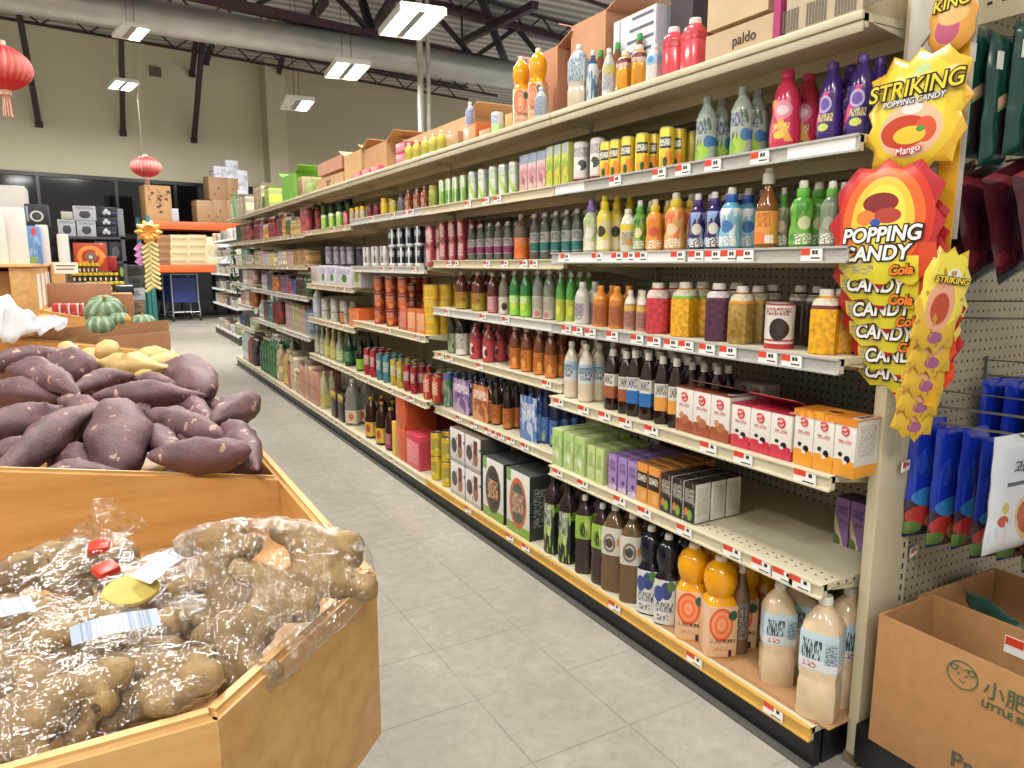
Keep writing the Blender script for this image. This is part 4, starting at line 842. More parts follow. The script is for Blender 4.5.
put(4, 'B', [354], 14, 45, bot('jug', M('#dedcd2', .08, trans=.75), '#d9d5c8', '#c9b9a0', [('c', .2, .2, .4, .08, '#c06a3a')], (.06, .34)), 'water_jug', 'bottle', 'large clear ridged jug', back=1)
putbox(4, 'B', [(301, 305.5), (306, 311), (311.5, 318)], 33, .2, ctn('#cf9a80', [TX('#b97a68', 8), ('z', .5, .55, '#a86a5a')], '#c08a74'), 'drink_case', 'box', 'tall salmon pink carton', back=0)
# ================= far bays: simple rows from near end to far end
def fill(bay, lev, seq, back=1):
    y = Y0+PITCHB*(bay-1)+.05; X = SX(bay, lev)+.014; z = LEV[bay][lev]+.0005; loc = locof(bay, lev)
    for (kind, col, w, h, n, nm) in seq:
        r = w/2; m = printed(ink_(col, .3, .85), [('n', 2.4, .56, bias(col, 1.5)), ('z', .88, 1, bias(col, .35)), ('t', -.8, .8, .35, .75, bias(col, .5), 8)], r, h, .4)
        cat = {'can': 'can', 'box': 'box'}.get(kind, 'bottle')
        if kind == 'can': ms = can_meshes(r, h, m, 10, False)
        elif kind == 'box': ms = box_meshes(w, .12, h, m)
        else:
            mb = M(ink_(col, .25, .8), .2, var=.1); prof, cp, lz = SHP[kind]; b = MB(); b.lathe([(p[0]*r, p[1]*h)+tuple(p[2:]) for p in prof], mb, 10); ms = [(None, b.mesh('bottle'))]
            c = MB(); c.lathe([(cp[0]*r, cp[1]*h), (cp[0]*r*.9, cp[2]*h)], M('#cfcabd', .4), 8); ms.append(('cap', c.mesh('cap')))
            l = MB(); l.lathe([(r*1.012, lz[0]*h, prof[1][2] if len(prof[1]) > 2 else 2), (r*1.012, lz[1]*h*.85, prof[1][2] if len(prof[1]) > 2 else 2)], m, 10, capb=False, capt=False); ms.append(('label', l.mesh('label')))
        for i in range(n):
            if y+w > Y0+PITCHB*bay-.01: return
            for row in range(back+1 if kind != 'box' else 1):
                nm2 = nm; spawn(ms, {'can': 'drink_can', 'box': 'goods_box'}.get(kind, 'drink_bottle'), (X+(r if kind != 'box' else .06)+row*(w+.003), y+r, z), 0, place_label(nm2, n, i, row, (back+1) if kind != 'box' else 1, loc), cat, nm+' of the '+loc)
            y += w+.006
        y += .01
fill(4, 'a', [('can', '#c9b43a', .06, .1, 3, 'yellow capped tin'), ('can', '#a83a3a', .06, .12, 3, 'red drink can')], 0) if 0 else None
fill(4, 'B', [])
fill(5, 'a', [('can', '#b8454a', .08, .2, 2, 'raspberry tin'), ('can', '#c9a45a', .07, .13, 2, 'honey coloured tin'), ('jar', '#c9a02e', .09, .12, 2, 'amber jar'), ('jar', '#5a6a3a', .07, .16, 2, 'olive jar'), ('soda', '#d9a03a', .06, .2, 2, 'orange slim bottle'), ('soda', '#8a3a4a', .07, .22, 3, 'wine red bottle')], 1)
fill(5, 'b', [('box', '#b48a4a', .22, .13, 2, 'tan cardboard drink box'), ('box', '#d0a0a4', .11, .13, 2, 'pink white box'), ('can', '#d9c88a', .09, .13, 2, 'cream tin'), ('can', '#b9c0d4', .08, .13, 2, 'pale blue tin')], 1)
fill(5, 'c', [('soda', '#3a5a34', .08, .2, 2, 'dark green bottle'), ('soda', '#4a3a34', .08, .2, 3, 'dark brown bottle'), ('box', '#4a5ab0', .12, .13, 1, 'blue red box'), ('can', '#b03a3a', .08, .13, 2, 'brick red tin'), ('can', '#7a5a7a', .08, .16, 3, 'mauve tin')], 1)
fill(5, 'd', [('box', '#8aa0b8', .06, .22, 2, 'blue grey pack'), ('box', '#c9a890', .06, .24, 3, 'sand coloured pack'), ('box', '#a8b86a', .06, .25, 3, 'pale green pack'), ('box', '#c4a0a8', .09, .26, 3, 'dusty pink pack')], 0)
fill(5, 'B', [('box', '#c9b49a', .14, .34, 1, 'beige tall case'), ('box', '#a87a6a', .14, .32, 1, 'brown tall case'), ('box', '#d8b070', .2, .2, 1, 'golden tan case'), ('box', '#d9c9a8', .16, .36, 1, 'cream tall case'), ('box', '#c4583c', .1, .26, 1, 'brick red case'), ('jug', '#d0a82a', .1, .34, 2, 'yellow oil bottle')], 0)
fill(6, 'a', [('soda', '#a8343f', .07, .2, 3, 'red sauce bottle'), ('jar', '#d0a03a', .08, .14, 3, 'golden jar'), ('soda', '#b06a7a', .07, .22, 2, 'rosy bottle'), ('soda', '#8a3040', .07, .22, 4, 'crimson bottle')], 1)
fill(6, 'b', [('box', '#d8c88a', .13, .12, 2, 'straw yellow box'), ('box', '#c9c4cc', .12, .12, 2, 'pale lilac box'), ('box', '#d9b0a8', .1, .15, 2, 'rose box'), ('can', '#a8b07a', .08, .15, 3, 'sage tin')], 1)
fill(6, 'c', [('can', '#c4702e', .09, .15, 2, 'burnt orange tin'), ('can', '#5a5a6a', .07, .18, 3, 'slate tin'), ('can', '#b9b0b8', .08, .16, 3, 'lilac grey tin')], 1)
fill(6, 'd', [('can', '#8a2c2c', .12, .22, 2, 'dark red tin'), ('soda', '#3f8a8a', .07, .22, 2, 'teal bottle'), ('can', '#6a5a5a', .08, .2, 3, 'brown grey tin'), ('soda', '#c9c9c0', .07, .2, 3, 'white bottle')], 1)
fill(6, 'B', [('jug', '#c9b47a', .1, .36, 1, 'straw coloured bottle'), ('jug', '#1f7a34', .13, .40, 3, 'large green soda bottle'), ('jug', '#1f6a34', .13, .36, 3, 'deep green soda bottle')], 1)
fill(7, 'a', [('soda', '#a84a4a', .07, .22, 3, 'brick red bottle'), ('soda', '#8a5a3a', .07, .22, 4, 'tan brown bottle'), ('can', '#1f5a3a', .1, .2, 3, 'dark green tin')], 1)
fill(7, 'b', [('can', '#c9b4b0', .09, .12, 3, 'rosy white tin'), ('can', '#8aa88a', .09, .18, 3, 'sage green tin'), ('box', '#d9d0c0', .12, .12, 3, 'ivory box')], 1)
fill(7, 'c', [('can', '#c9a09a', .1, .17, 3, 'salmon tin'), ('can', '#d0c9c4', .08, .16, 3, 'ivory tin'), ('can', '#3a3a34', .08, .16, 3, 'charcoal tin')], 1)
fill(7, 'd', [('can', '#b8622e', .08, .18, 3, 'rust orange tin'), ('can', '#c9c0a0', .08, .18, 3, 'sand tin'), ('can', '#c08a9a', .08, .16, 3, 'pink tin')], 1)
fill(7, 'e', [('can', '#b9c4a0', .09, .14, 3, 'pale green tin'), ('can', '#4a4a2c', .08, .14, 3, 'olive tin'), ('box', '#26407a', .12, .1, 3, 'navy box')], 1)
fill(7, 'B', [('jug', '#3a2f34', .1, .3, 2, 'dark wine bottle'), ('jug', '#a8452e', .1, .32, 2, 'rust coloured bottle'), ('jug', '#d0d4dc', .12, .36, 3, 'white detergent bottle with blue label')], 1)
# ================= top shelf
def openbox(desc, xa, xb, h, d, col, writing=None, dx=0.0, flaps=True, bay=1, col2=None, wsize=.2, wink='#4a3a28', wu=0.0, wz=.45, zoff=0, font_sx=1):
    X = SX(bay, 'T')+dx; z = LEV[bay]['T']+.0008+zoff; yn, yf = ycol(xb, X, z), ycol(xa, X, z); w = yf-yn
    a = pix((X, yn, z)); c = pix((X, yn, z+.1)); H = h/((a[1]-c[1])/.1)
    o = E('cardboard_carton', (X, (yn+yf)/2, z)); T(o, desc, 'cardboard box')
    m = M(col, .75, var=.06); m2 = M(col2, .75, var=.06) if col2 else m; t = .005
    b = MB(); b.box((0, -w/2, 0), (t, w/2, H), m); b.box((d-t, -w/2, 0), (d, w/2, H), m); b.box((t, -w/2, 0), (d-t, -w/2+t, H), m2); b.box((t, w/2-t, 0), (d-t, w/2, H), m2); b.box((t, -w/2+t, 0), (d-t, w/2-t, t), m)
    if not flaps: b.box((0, -w/2, H), (d, w/2, H+.003), m); 
    b.obj('walls', o)
    if flaps:
        for s in (-1, 1):
            f = MB(); f.box((0, 0, 0), (d, .13 if w > .3 else .09, .004), m, X=Matrix.Translation((0, s*w/2, H)) @ Matrix.Rotation(R_(20 if s > 0 else 160), 4, 'X')); f.obj('flap', o)
    else:
        f = MB(); f.box((d*.45, -w/2+.002, H+.0032), (d*.55, w/2-.002, H+.0038), M('#c9b07a', .3, var=0)); f.obj('tape', o)
    if writing:
        me = text_mesh(writing, wsize*H, M(wink, .6, var=0)); k = O('lettering', me, o); frame(k, (0, -1, 0), (0, 0, 1), (-.0012, -wu*w, wz*H))
    return o
put(1, 'T', [521, 538], 17, 74, sunny(), 'orange_juice', 'bottle', 'round shouldered orange juice bottle', rot=40, back=0)
put(1, 'T', [541], 14, 34, bot('soda', '#b9c4c8', '#c9ced4', '#a9b4c0', [TX('#6a7a9a')], (.1, .7)), 'water_bottle', 'bottle', 'small bluish bottle before orange juice', dx=-.004)
openbox('orange brown open carton behind the orange juice bottles', 527, 557, 78, .3, '#b98565', None, .12, True)
openbox('taller orange brown open carton behind the rice drink', 570, 604, 100, .3, '#bd8a68', None, .13, True)
openbox('large white carton with printed English lines behind small bottles', 612, 655, 90, .3, '#cfd0d8', 'KEEP DRY', .14, False, wsize=.1, wink='#5a5c66', wu=0.05, wz=.6) if 0 else None
o = openbox('large white printed carton behind the amber bottles', 612, 655, 92, .3, '#cfd0d8', None, .14, False)
b = MB(); ink = M('#5f616c', .6, var=0)
for q in range(5): b.box((-.0012, -.10+q*.002, .12+q*.035), (-.0004, .06-q*.012, .128+q*.035), ink)
b.box((-.0012, -.11, .1), (-.0004, -.108, .29), ink); b.box((-.0012, .075, .1), (-.0004, .077, .29), ink); b.obj('printed_lines', o)
openbox('black printed carton behind the red drink bottles', 668, 690, 120, .26, '#3a3438', None, .16, False)
put(1, 'T', [578], 19, 65, jug15('#d0c4b0', '#b9c8d0', [TX('#5a6a7a', 8)], lz=(.42, .9)), 'rice_drink', 'bottle', 'rice drink bottle with blue white label', back=0)
put(1, 'T', [592.5], 12, 56, bot('soda', '#3a5a7a', '#d9dcd8', '#5a7a9a', [('n', 3, .5, '#c9d4d4')], (.1, .75)), 'soda_bottle', 'bottle', 'blue green slim bottle', dx=.02)
put(1, 'T', [599, 617, 638], 12, 66, bot('tea', '#7a4a2a', '#3f9a4a', '#9a6a3a', [], (.2, .5)), 'tea_bottle', 'bottle', 'brown bottle with green cap', dx=.09)
put(1, 'T', [608.5], 13, 50, bot('soda', '#c9ccc4', '#e0e0da', '#cfd0d0', [('z', .45, .66, '#e0d84a'), TX('#8a8aa8', 8)], (.05, .68)), 'yogurt_drink', 'bottle', 'pale bottle with yellow band', dx=-.004)
put(1, 'T', [624, 639], 15, 44, bot('aloe', '#e09a12', '#e6e0d4', '#c9a890', [('z', .7, .8, '#7a2a34')], (.6, .84)), 'aloe_drink', 'bottle', 'amber yellow drink bottle', dx=-.004)
put(1, 'T', [653], 14, 40, bot('tea', '#cfd0cc', '#dfe4e8', '#8fc4e0', [('c', 0, .6, .5, .08, '#4a8fc4')], (.48, .72)), 'milk_drink', 'bottle', 'small white bottle with sky band', dx=-.004)
put(1, 'T', [672.5, 694], 22, 54, bot('aloe', '#e8505c', '#f0e4e2', '#c9303c', [], (.58, .72)), 'berry_drink', 'bottle', 'bright red drink bottle', dx=-.004)
o = openbox('buff carton marked paldo lying on the near top shelf', 705, 772, 29, .22, '#bda686', 'paldo', 0.004, False, wsize=.55, wink='#3a3024', wu=.1, wz=.5)
openbox('buff carton stacked above the paldo carton', 707, 768, 40, .2, '#c2ab88', None, 0.01, False, zoff=.082)
openbox('slim magenta carton between the buff cartons', 772, 779, 60, .2, '#a83a6a', None, .0, False)
o = openbox('grey buff label covered carton at the near end of the top shelf', 785, 862, 44, .25, '#b5a78c', None, .006, False)
b = MB()
for q in range(4):
    for w in range(7): b.box((-.0012, -.16+q*.075+w*.008, .012), (-.0004, -.155+q*.075+w*.008, .06), M('#6a6256', .6, var=0))
b.obj('barcode_label', o)
# farther along the top
openbox('long open tan carton marked in red behind the yellow bottles', 404, 466, 34, .3, '#c2a078', None, .1, True, bay=2)
T_ = SX(2, 'T')
put(2, 'T', [409.5, 417, 425, 433.5, 442], 9, 22, bot('soda', '#cfc43a', '#dcd9cf', '#c4b838', [TX('#9a9a4a')], (.1, .5)), 'juice_bottle', 'bottle', 'lemon yellow drink bottle', back=1, dx=-.006)
putbox(2, 'T', [(396, 406)], 11, .12, ctn('#c4455a', [TX('#f0b0b8', 8)]), 'drink_case', 'box', 'crimson drink pack', stack=2)
putbox(2, 'T', [(446, 458)], 16, .18, ctn('#c09a6c', [], '#b08a5c'), 'cardboard_carton', 'box', 'low tan carton', dx=.01)
putbox(2, 'T', [(463, 476)], 18, .12, ctn('#e0783a', [('c', -.4, .5, .3, .3, '#c9d0d8'), TX('#f0c09a', 8)], '#d06a30'), 'drink_case', 'box', 'orange drink pack')
put(2, 'T', [470], 9, 27, bot('soda', '#d4d8dc', '#e4e6e8', '#a9b4d0', [TX('#6a78b0', 7)], (.1, .8)), 'milk_drink', 'bottle', 'white bottle standing on orange pack', zoff=.062)
put(2, 'T', [497.5], 12, 23, can('#d0d8d4', [('z', .0, .5, '#a9d08a'), ('t', -.8, .8, .5, .85, '#3a5ab0', 7)], .1), 'juice_can', 'can', 'white can with pale green base')
putbox(2, 'T', [(479, 490)], 8, .12, ctn('#b9946a', []), 'cardboard_carton', 'box', 'low brown carton beside white can')
putbox(2, 'T', [(505, 512)], 16, .1, ctn('#d0a45a', []), 'snack_carton', 'carton', 'small mustard carton')
openbox('tan carton third from the far boxes with black print', 365, 387, 30, .28, '#b98f64', None, .04, True, bay=3)
openbox('tan open carton with a white sticker left of the printed one', 345, 362, 29, .25, '#c2a06e', None, .03, True, bay=3)
putbox(3, 'T', [(352, 361), (361.5, 370), (370.5, 379)], 7, .1, ctn('#c45a6a', [TX('#f0c0c4', 8)]), 'drink_case', 'box', 'low raspberry pack')
openbox('long low tan carton lying under the far wall', 316, 343, 12, .3, '#bf9a72', 'SOY', .02, False, bay=4, wsize=.7, wink='#3a2a1c')
openbox('dull pink carton atop the long low tan carton', 318, 342, 13, .2, '#b98a70', None, .06, False, bay=4, zoff=.12)
openbox('leaf green carton with open lid, far top shelf', 283, 296, 26, .22, '#6fb03a', None, .0, True, bay=5)
putbox(5, 'T', [(297, 303)], 20, .15, ctn('#b9a07a', [TX('#8a7048')]), 'cardboard_carton', 'box', 'tan carton beside green carton')
putbox(5, 'T', [(305, 313)], 14, .12, ctn('#8fb84a', [TX('#e0e8c0', 8)]), 'drink_case', 'box', 'lime green pack')
fill(6, 'T', [('box', '#a9c83a', .2, .2, 1, 'lime yellow box'), ('box', '#5a7a34', .12, .12, 1, 'moss green box'), ('box', '#c9b48a', .2, .26, 2, 'pale tan box')], 0)
fill(7, 'T', [('box', '#c4b89a', .25, .22, 1, 'sand coloured box'), ('box', '#d0c4a8', .2, .24, 2, 'cream coloured box'), ('box', '#6ad05a', .16, .28, 1, 'neon green box'), ('box', '#d9d8d0', .14, .2, 1, 'white box')], 0)
# ------------------------------------------------------------------ end-of-aisle display
EY = 1.03
g = E('end_display', (1.72, EY, 0)); T(g, 'tan pegboard end display facing the viewer at the near end of the run', 'display')
b = MB(); b.box((.0, 0, .14), (1.0, .02, 2.1), pegE); b.obj('pegboard', g)
b = MB(); b.box((-.17, -.55, .02), (1.0, -.03, .125), kickM, .003); b.obj('base', g)
b = MB(); b.prism([(0, .0), (-.6, .0), (-.6, .05), (0, .11)], 0, .006, M('#cfc6a8', .5, var=.04), X=Matrix(((0, 0, 1, 0), (1, 0, 0, 0), (0, 1, 0, 1.765), (0, 0, 0, 1))))
for i in range(14): b.box((-.0008, -.03-i*.03, 1.80), (.0, -.02-i*.03, 1.806), slotM)
b.obj('canopy_bracket', g)
b = MB(); b.box((.02, -.6, 1.9), (1.0, 0, 1.92), cream); b.obj('canopy', g)
wire = M('#8d8a82', .3, .7)
def hook(x, z, L=.32):
    b = MB(); b.tube([(x, EY-.001, z), (x, EY-L, z+.012), (x, EY-L-.012, z+.03)], .003, wire, 6); b.tube([(x, EY-.001, z+.04), (x, EY-L*.9, z+.05)], .002, wire, 5); b.box((x-.012, EY-.008, z-.02), (x+.012, EY-.001, z+.05), wire)
    return b
def wavegrid(w, h, t, mat, nx=14, nz=20, seed=0, crimp=.08, wr=.006, back=True, waist=0.0):
    """pillow pouch: x across, z up from 0 to h, bulge along -y and +y"""
    rnd = random.Random(seed); vs = []; fs = []
    ph = [rnd.uniform(0, 6.3) for _ in range(6)]
    def f(u, v, s):
        e = max(0, min(1, min(v, 1-v)/crimp)); e = math.sin(e*math.pi/2) if e < 1 else 1
        bulge = (max(0, 1-(2*u-1)**4))**.7*e
        n = noise.noise(Vector((u*4+ph[0], v*6+ph[1], s*3+seed)))*wr*4
        return s*(t/2*bulge*(1+n*8))-0.0
    for s in (-1, 1):
        for j in range(nz+1):
            for i in range(nx+1):
                u, v = i/nx, j/nz; wob = noise.noise(Vector((v*5+ph[2], s*.1, seed)))*wr
                ww = w*(1-waist*math.sin(v*math.pi))
                vs.append(((u-.5)*ww+wob, f(u, v, s), v*h))
    N = (nx+1)*(nz+1)
    for s in (0, 1):
        for j in range(nz):
            for i in range(nx):
                a = s*N+j*(nx+1)+i; q = [a, a+1, a+nx+2, a+nx+1]; fs.append(q if s == 0 else q[::-1])
    for j in range(nz):
        a, c = j*(nx+1), (j+1)*(nx+1); fs.append([a, c, N+c, N+a]); a += nx; c += nx; fs.append([c, a, N+a, N+c])
    for i in range(nx):
        fs.append([i+1, i, N+i, N+i+1]); a = nz*(nx+1)+i; fs.append([a, a+1, N+a+1, N+a])
    b = MB(); b.add(vs, fs, mat); return b
def pouch(name, cat, label, group, loc, rz, w, h, t, mat, seed, **kw):
    o = wavegrid(w, h, t, mat, seed=seed, **kw).obj(name, None, loc, rz); return T(o, label, cat, group)
# dark green roasted seaweed bags, one behind the other along the upper hooks
def foil(base, layers, w, h): 
    m = printed(base, layers, w/2, h, .22, axis='x'); return m
sea = foil('#123f36', [('n', 7, .62, '#1f5a4c'), ('r', -.3, 1.2, .06, .46, '#2f2024'), ('n', 9, .74, '#4a3438'), ('d', -.1, .50, .045, '#cfa08c'), ('d', -.1, .455, .015, '#7f9a5a'), ('r', -1.2, -.45, 0, .7, '#12443a'), ('t', -.5, .6, .66, .9, '#1a4c42', 7)], .10, .27)
ox, oz = 1.615, 1.455
for i, (dx, dy) in enumerate(((.0, .0), (.035, -.04), (.07, -.075), (.105, -.11), (.14, -.145))):
    p = pouch('seaweed_bag', 'snack bag', ('dark green snack bag hanging on the upper hook, '+('nearest the pegboard', 'second from the pegboard', 'third from the pegboard', 'fourth from the pegboard', 'farthest from the pegboard')[i]), 'green snack bags on the upper hooks', (ox+dx, .965+dy, oz+.02*(i % 2)), R_(-8+4*(i % 3)), .10, .265, .03, sea, 30+i)
    b = MB(); b.box((-.043, -.017, .19), (-.025, -.013, .225), M('#d8dcd6', .4, var=0)); b.obj('sticker', p)
T(hook(1.76, 1.69, .34).obj('peg_hook'), 'wire peg hook carrying the dark green snack bags', 'hook')
# maroon packs
mar = foil('#4a1620', [('n', 3, .6, '#6a1f2c'), ('d', .3, .9, .05, '#8a2f3a'), ('z', 0, .12, '#1c1414'), ('c', .2, .3, .3, .1, '#9a3a34')], .2, .22)
for i in range(4):
    o = wavegrid(.17, .24, .03, mar, seed=50+i).obj('snack_pouch', None, (1.80, .98-i*.06, 1.235), R_(-6)); o.rotation_euler = (0, R_(-22), R_(-6))
    T(o, 'shiny maroon pouch tilted on the middle hook, %s' % ('against the pegboard', 'second from the pegboard', 'third from the pegboard', 'nearest the viewer')[i], 'snack bag', 'maroon pouches on the middle hook')
T(hook(1.78, 1.47, .3).obj('peg_hook'), 'wire peg hook carrying the maroon pouches', 'hook')
T(hook(1.80, 1.12, .28).obj('peg_hook'), 'empty wire peg hook below the maroon pouches', 'hook')
# blue bags
blu = foil('#0f2ea8', [('n', 2.2, .62, '#1c46c4'), ('z', 0, .28, '#3a2a3a'), ('c', -.2, .16, .5, .08, '#b0342c'), ('c', .4, .12, .4, .06, '#c98a4a'), ('c', -.5, .07, .4, .05, '#5a7a3a'), ('c', .1, .30, .7, .07, '#2f7fc0'), ('z', 0, .025, '#16306a'), ('t', -.5, .5, .45, .6, '#1f3c9a', 7)], .14, .34)
for i in range(7):
    pouch('frozen_snack_bag', 'snack bag', 'bright blue food bag on the lower left hook, %s from the pegboard' % ORD[i+1], 'blue bags on the lower hooks', (1.715+.026*i, .985-i*.04, .59-(.012 if i % 2 else 0)-.006*i), R_(-14+6*(i % 3)), .10, .295, .026, blu, 70+i)
for i in range(4):
    pouch('frozen_snack_bag', 'snack bag', 'bright blue food bag on the lower right hook behind the white bag, %s from the pegboard' % ORD[i+1] if 0 else 'blue food bag on the lower right hook, %s from the pegboard' % ORD[i+1], 'blue bags on the lower hooks', (2.03+.01*i, .985-i*.05, .62), R_(-5), .17, .34, .03, blu, 90+i)
T(hook(1.80, .90, .34).obj('peg_hook'), 'wire peg hook carrying the left blue bags', 'hook'); T(hook(2.03, .96, .3).obj('peg_hook'), 'wire peg hook carrying the right blue bags', 'hook')
# white bag with dark script
wb = foil('#cfd3d8', [('r', -.5, .25, .58, .615, '#55555a'), ('c', -.45, .40, .14, .05, '#c9b45a'), ('c', -.5, .29, .2, .05, '#b5502f'), ('c', -.45, .16, .2, .06, '#d9cfd0'), ('c', .5, .3, .55, .2, '#d8b58a'), ('c', .5, .3, .44, .15, '#b55a30'), ('n', 3, .66, '#bfc4ca')], .17, .27)
p = pouch('food_bag', 'snack bag', 'white food bag with dark script hanging in front of the blue bags', None, (1.735, .80, .612), R_(-4), .17, .27, .03, wb, 111, waist=.08)
me = text_mesh('고을사', .03, M('#26242a', .5, var=0)); k = O('lettering', me, p); frame(k, (1, 0, 0), (0, 0, 1), (.01, -.0185, .2))
T(hook(1.735, .87, .32).obj('peg_hook'), 'wire peg hook carrying the white food bag', 'hook')
# price tags on the board
for px, py, nm, Y in ((905, 466, 'small white red price tag clipped to the slotted upright', .99), (913, 551, 'small white red price tag on the pegboard under the blue bags', 1.025)):
    q = ony(px, py, Y); b = MB(); b.box((-.022, -.003, -.012), (.022, 0, .012), tagW); b.box((-.021, -.0036, -.002), (0, -.003, .0115), tagR); b.box((.004, -.0036, .0), (.014, -.003, .008), tagK)
    T(b.obj('price_tag', None, q, R_(12)), nm, 'price tag')

# ---------------- hanging candy strips
def spiky(w, h, n, depth, seed, jag=.35):
    rnd = random.Random(seed); pts = []
    for i in range(2*n):
        a = 2*math.pi*i/(2*n)+math.pi/2; r = (1-depth*rnd.uniform(.75, 1.1)) if i % 2 else 1*rnd.uniform(1-jag*.25, 1)
        x, z = math.cos(a), math.sin(a); s = 1/max(abs(x), abs(z)); s = s*.55+.45
        pts.append((x*r*s*w/2, z*r*s*h/2))
    return pts
def pillow(outline, t, mat, rim):
    """puffed bag with this outline in local x (across) and z (up), front towards -y"""
    n = len(outline); vs = []; fs = []; ks = (1.0, .86, .6, .3)
    for s in (-1, 1):
        for j, k in enumerate(ks):
            for x, z in outline: vs.append((x*k, s*t/2*math.sqrt(max(0, 1-k**2.2))+s*.0008, z*k))
        vs.append((0, s*t/2, 0))
    N = n*len(ks)+1; b = MB()
    for s in (0, 1):
        o = s*N
        for j in range(len(ks)-1):
            for i in range(n):
                q = [o+j*n+i, o+j*n+(i+1) % n, o+(j+1)*n+(i+1) % n, o+(j+1)*n+i]; fs.append(q if s == 0 else q[::-1])
        for i in range(n):
            q = [o+(len(ks)-1)*n+i, o+(len(ks)-1)*n+(i+1) % n, o+N-1]; fs.append(q if s == 0 else q[::-1])
    for i in range(n): fs.append([i, N+i, N+(i+1) % n, (i+1) % n])
    b.add(vs, fs, mat); return b
def lettered(parent, body, size, mats, x, y, z, slope=0.0, bold=.0, sx=1.0, shear=.15):
    """lettering on the front (-y) of a bag: a dark outline with a lighter face just proud of it"""
    for i, (mt, off, dy) in enumerate(mats):
        me = text_mesh(body, size, mt, .0004, bold=off, shear=shear)
        if sx != 1: me.transform(Matrix.Diagonal((sx, 1, 1, 1)))
        k = O('lettering', me, parent)
        frame(k, (math.cos(slope), 0, math.sin(slope)), (-math.sin(slope), 0, math.cos(slope)), (x, y-dy, z))
ink = M('#1d1712', .5, var=0); wht = M('#f1eeea', .4, var=0); gold = M('#f0cf2a', .4, var=0); org = M('#ec7a1e', .4, var=0); redi = M('#c8282c', .4, var=0)
# the strip faces the aisle: local x -> -Y world, local -y -> -X world, so turn by -90 degrees
RZ = -math.pi/2
CX = 1.495
sp = M('#d9d6cf', .15, alpha=.45)
b = MB(); b.box((CX+.035, .86, 1.30), (CX+.037, 1.0, 2.1), sp); b.box((CX+.033, .87, .95), (CX+.035, .91, 1.9), M('#d9a52a', .3, var=.1))
T(b.obj('hanging_strip'), 'clear and yellow plastic hanging strip behind the candy bags', 'display strip')
def center(px, py): return onx(px, py, CX)
c0 = center(916, 113)
sm = printed('#e8b41a', [('c', 0, .0, .85, .86, '#eecb1c'), ('c', .0, .05, .6, .6, '#f2dc2a'), ('c', 0, -.28, .58, .44, '#f0bf9a'), ('c', -.1, -.30, .46, .26, '#c8401e'), ('c', .28, -.3, .2, .2, '#e0562a'), ('c', 0, -.36, .3, .14, '#f0c81e'), ('c', .2, -.28, .08, .05, '#4f9a3a'), ('c', .02, .06, .2, .09, '#e9e4dc'), ('c', .14, .66, .14, .08, '#b9d08a')], .115, .125, .25, axis='x')
s = pillow(spiky(.235, .262, 13, .2, 5), .036, sm, None).obj('candy_bag', None, c0, RZ); T(s, 'spiky yellow popping candy bag at the top of the hanging strip', 'candy bag')
lettered(s, 'STRIKING', .046, ((ink, .0035, .0), (gold, .0004, .0012)), .004, -.0195, .047, .02, sx=1.0)
lettered(s, 'POPPING CANDY', .0165, ((M('#3a4f8a', .4, var=0), .0012, .0), (wht, 0, .001)), .004, -.0195, .022, .02)
lettered(s, 'Mango', .02, ((redi, .002, 0), (wht, 0, .001)), 0, -.0185, -.075, .12)
b = MB(); b.tube([(0, 0, .13), (0, .03, .16)], .003, wire, 5); b.obj('hang_loop', s)
pm = printed('#b8222a', [('c', 0, .05, .92, .92, '#d8361e'), ('c', .0, .05, .78, .80, '#ea6a1e'), ('c', 0, .0, .6, .72, '#f2c42a'), ('c', 0, .1, .44, .5, '#f4dc3a'), ('c', -.05, .32, .34, .16, '#8a2a28'), ('c', .1, .12, .26, .12, '#b8402c'), ('c', -.32, .1, .18, .12, '#e8822c'), ('c', -.12, .02, .1, .06, '#2c5aa8'), ('r', -.9, .9, -.95, -.5, '#e6d81e'), ('t', -.8, -.1, -.8, -.5, '#a9a48a', 14), ('r', .72, 1.2, -1, -.3, '#d8481e'), ('r', -1.2, -.84, -1, .2, '#b8242a')], .12, .135, .25, axis='x')
ps = pillow(spiky(.275, .285, 12, .2, 9), .020, pm, None).mesh('candy_bag')
# shape of the bags below, whose lower hems stick out from under one another
prs = [(842+48, 224), (838+50, 246), (836+50, 270), (838+49, 295), (840+49, 318), (838+49, 338)]
for i, (px, py) in enumerate(prs):
    c = center(px, py); off = .014*i if i else 0
    o = O('candy_bag', ps, None, (CX-.02+.0165*i, c.y, c.z), RZ); o.rotation_euler = (0, R_((0, 3, -2, 2, -3, 2)[i]), RZ)
    T(o, 'red and yellow popping candy bag, '+('fully shown, top of the red bags', 'second of the overlapping red bags', 'third of the overlapping red bags', 'fourth of the overlapping red bags', 'fifth of the overlapping red bags', 'lowest of the overlapping red bags')[i], 'candy bag', 'red popping candy bags')
    if i == 0: lettered(o, 'POPPING', .043, ((ink, .0045, 0), (wht, .0012, .0012)), 0, -.0108, -.024, .03, sx=1.02)
    lettered(o, 'CANDY', .043, ((ink, .0045, 0), (wht, .0012, .0012)), -.012, -.0105 if i == 0 else -.0098, -.064 if i == 0 else -.086, .04, sx=1.05 if i == 0 else .9)
    lettered(o, 'Cola', .028, ((ink, .003, 0), (org, .001, .0012)), .052, -.0095 if i == 0 else -.0082, -.098 if i == 0 else -.112, .08)
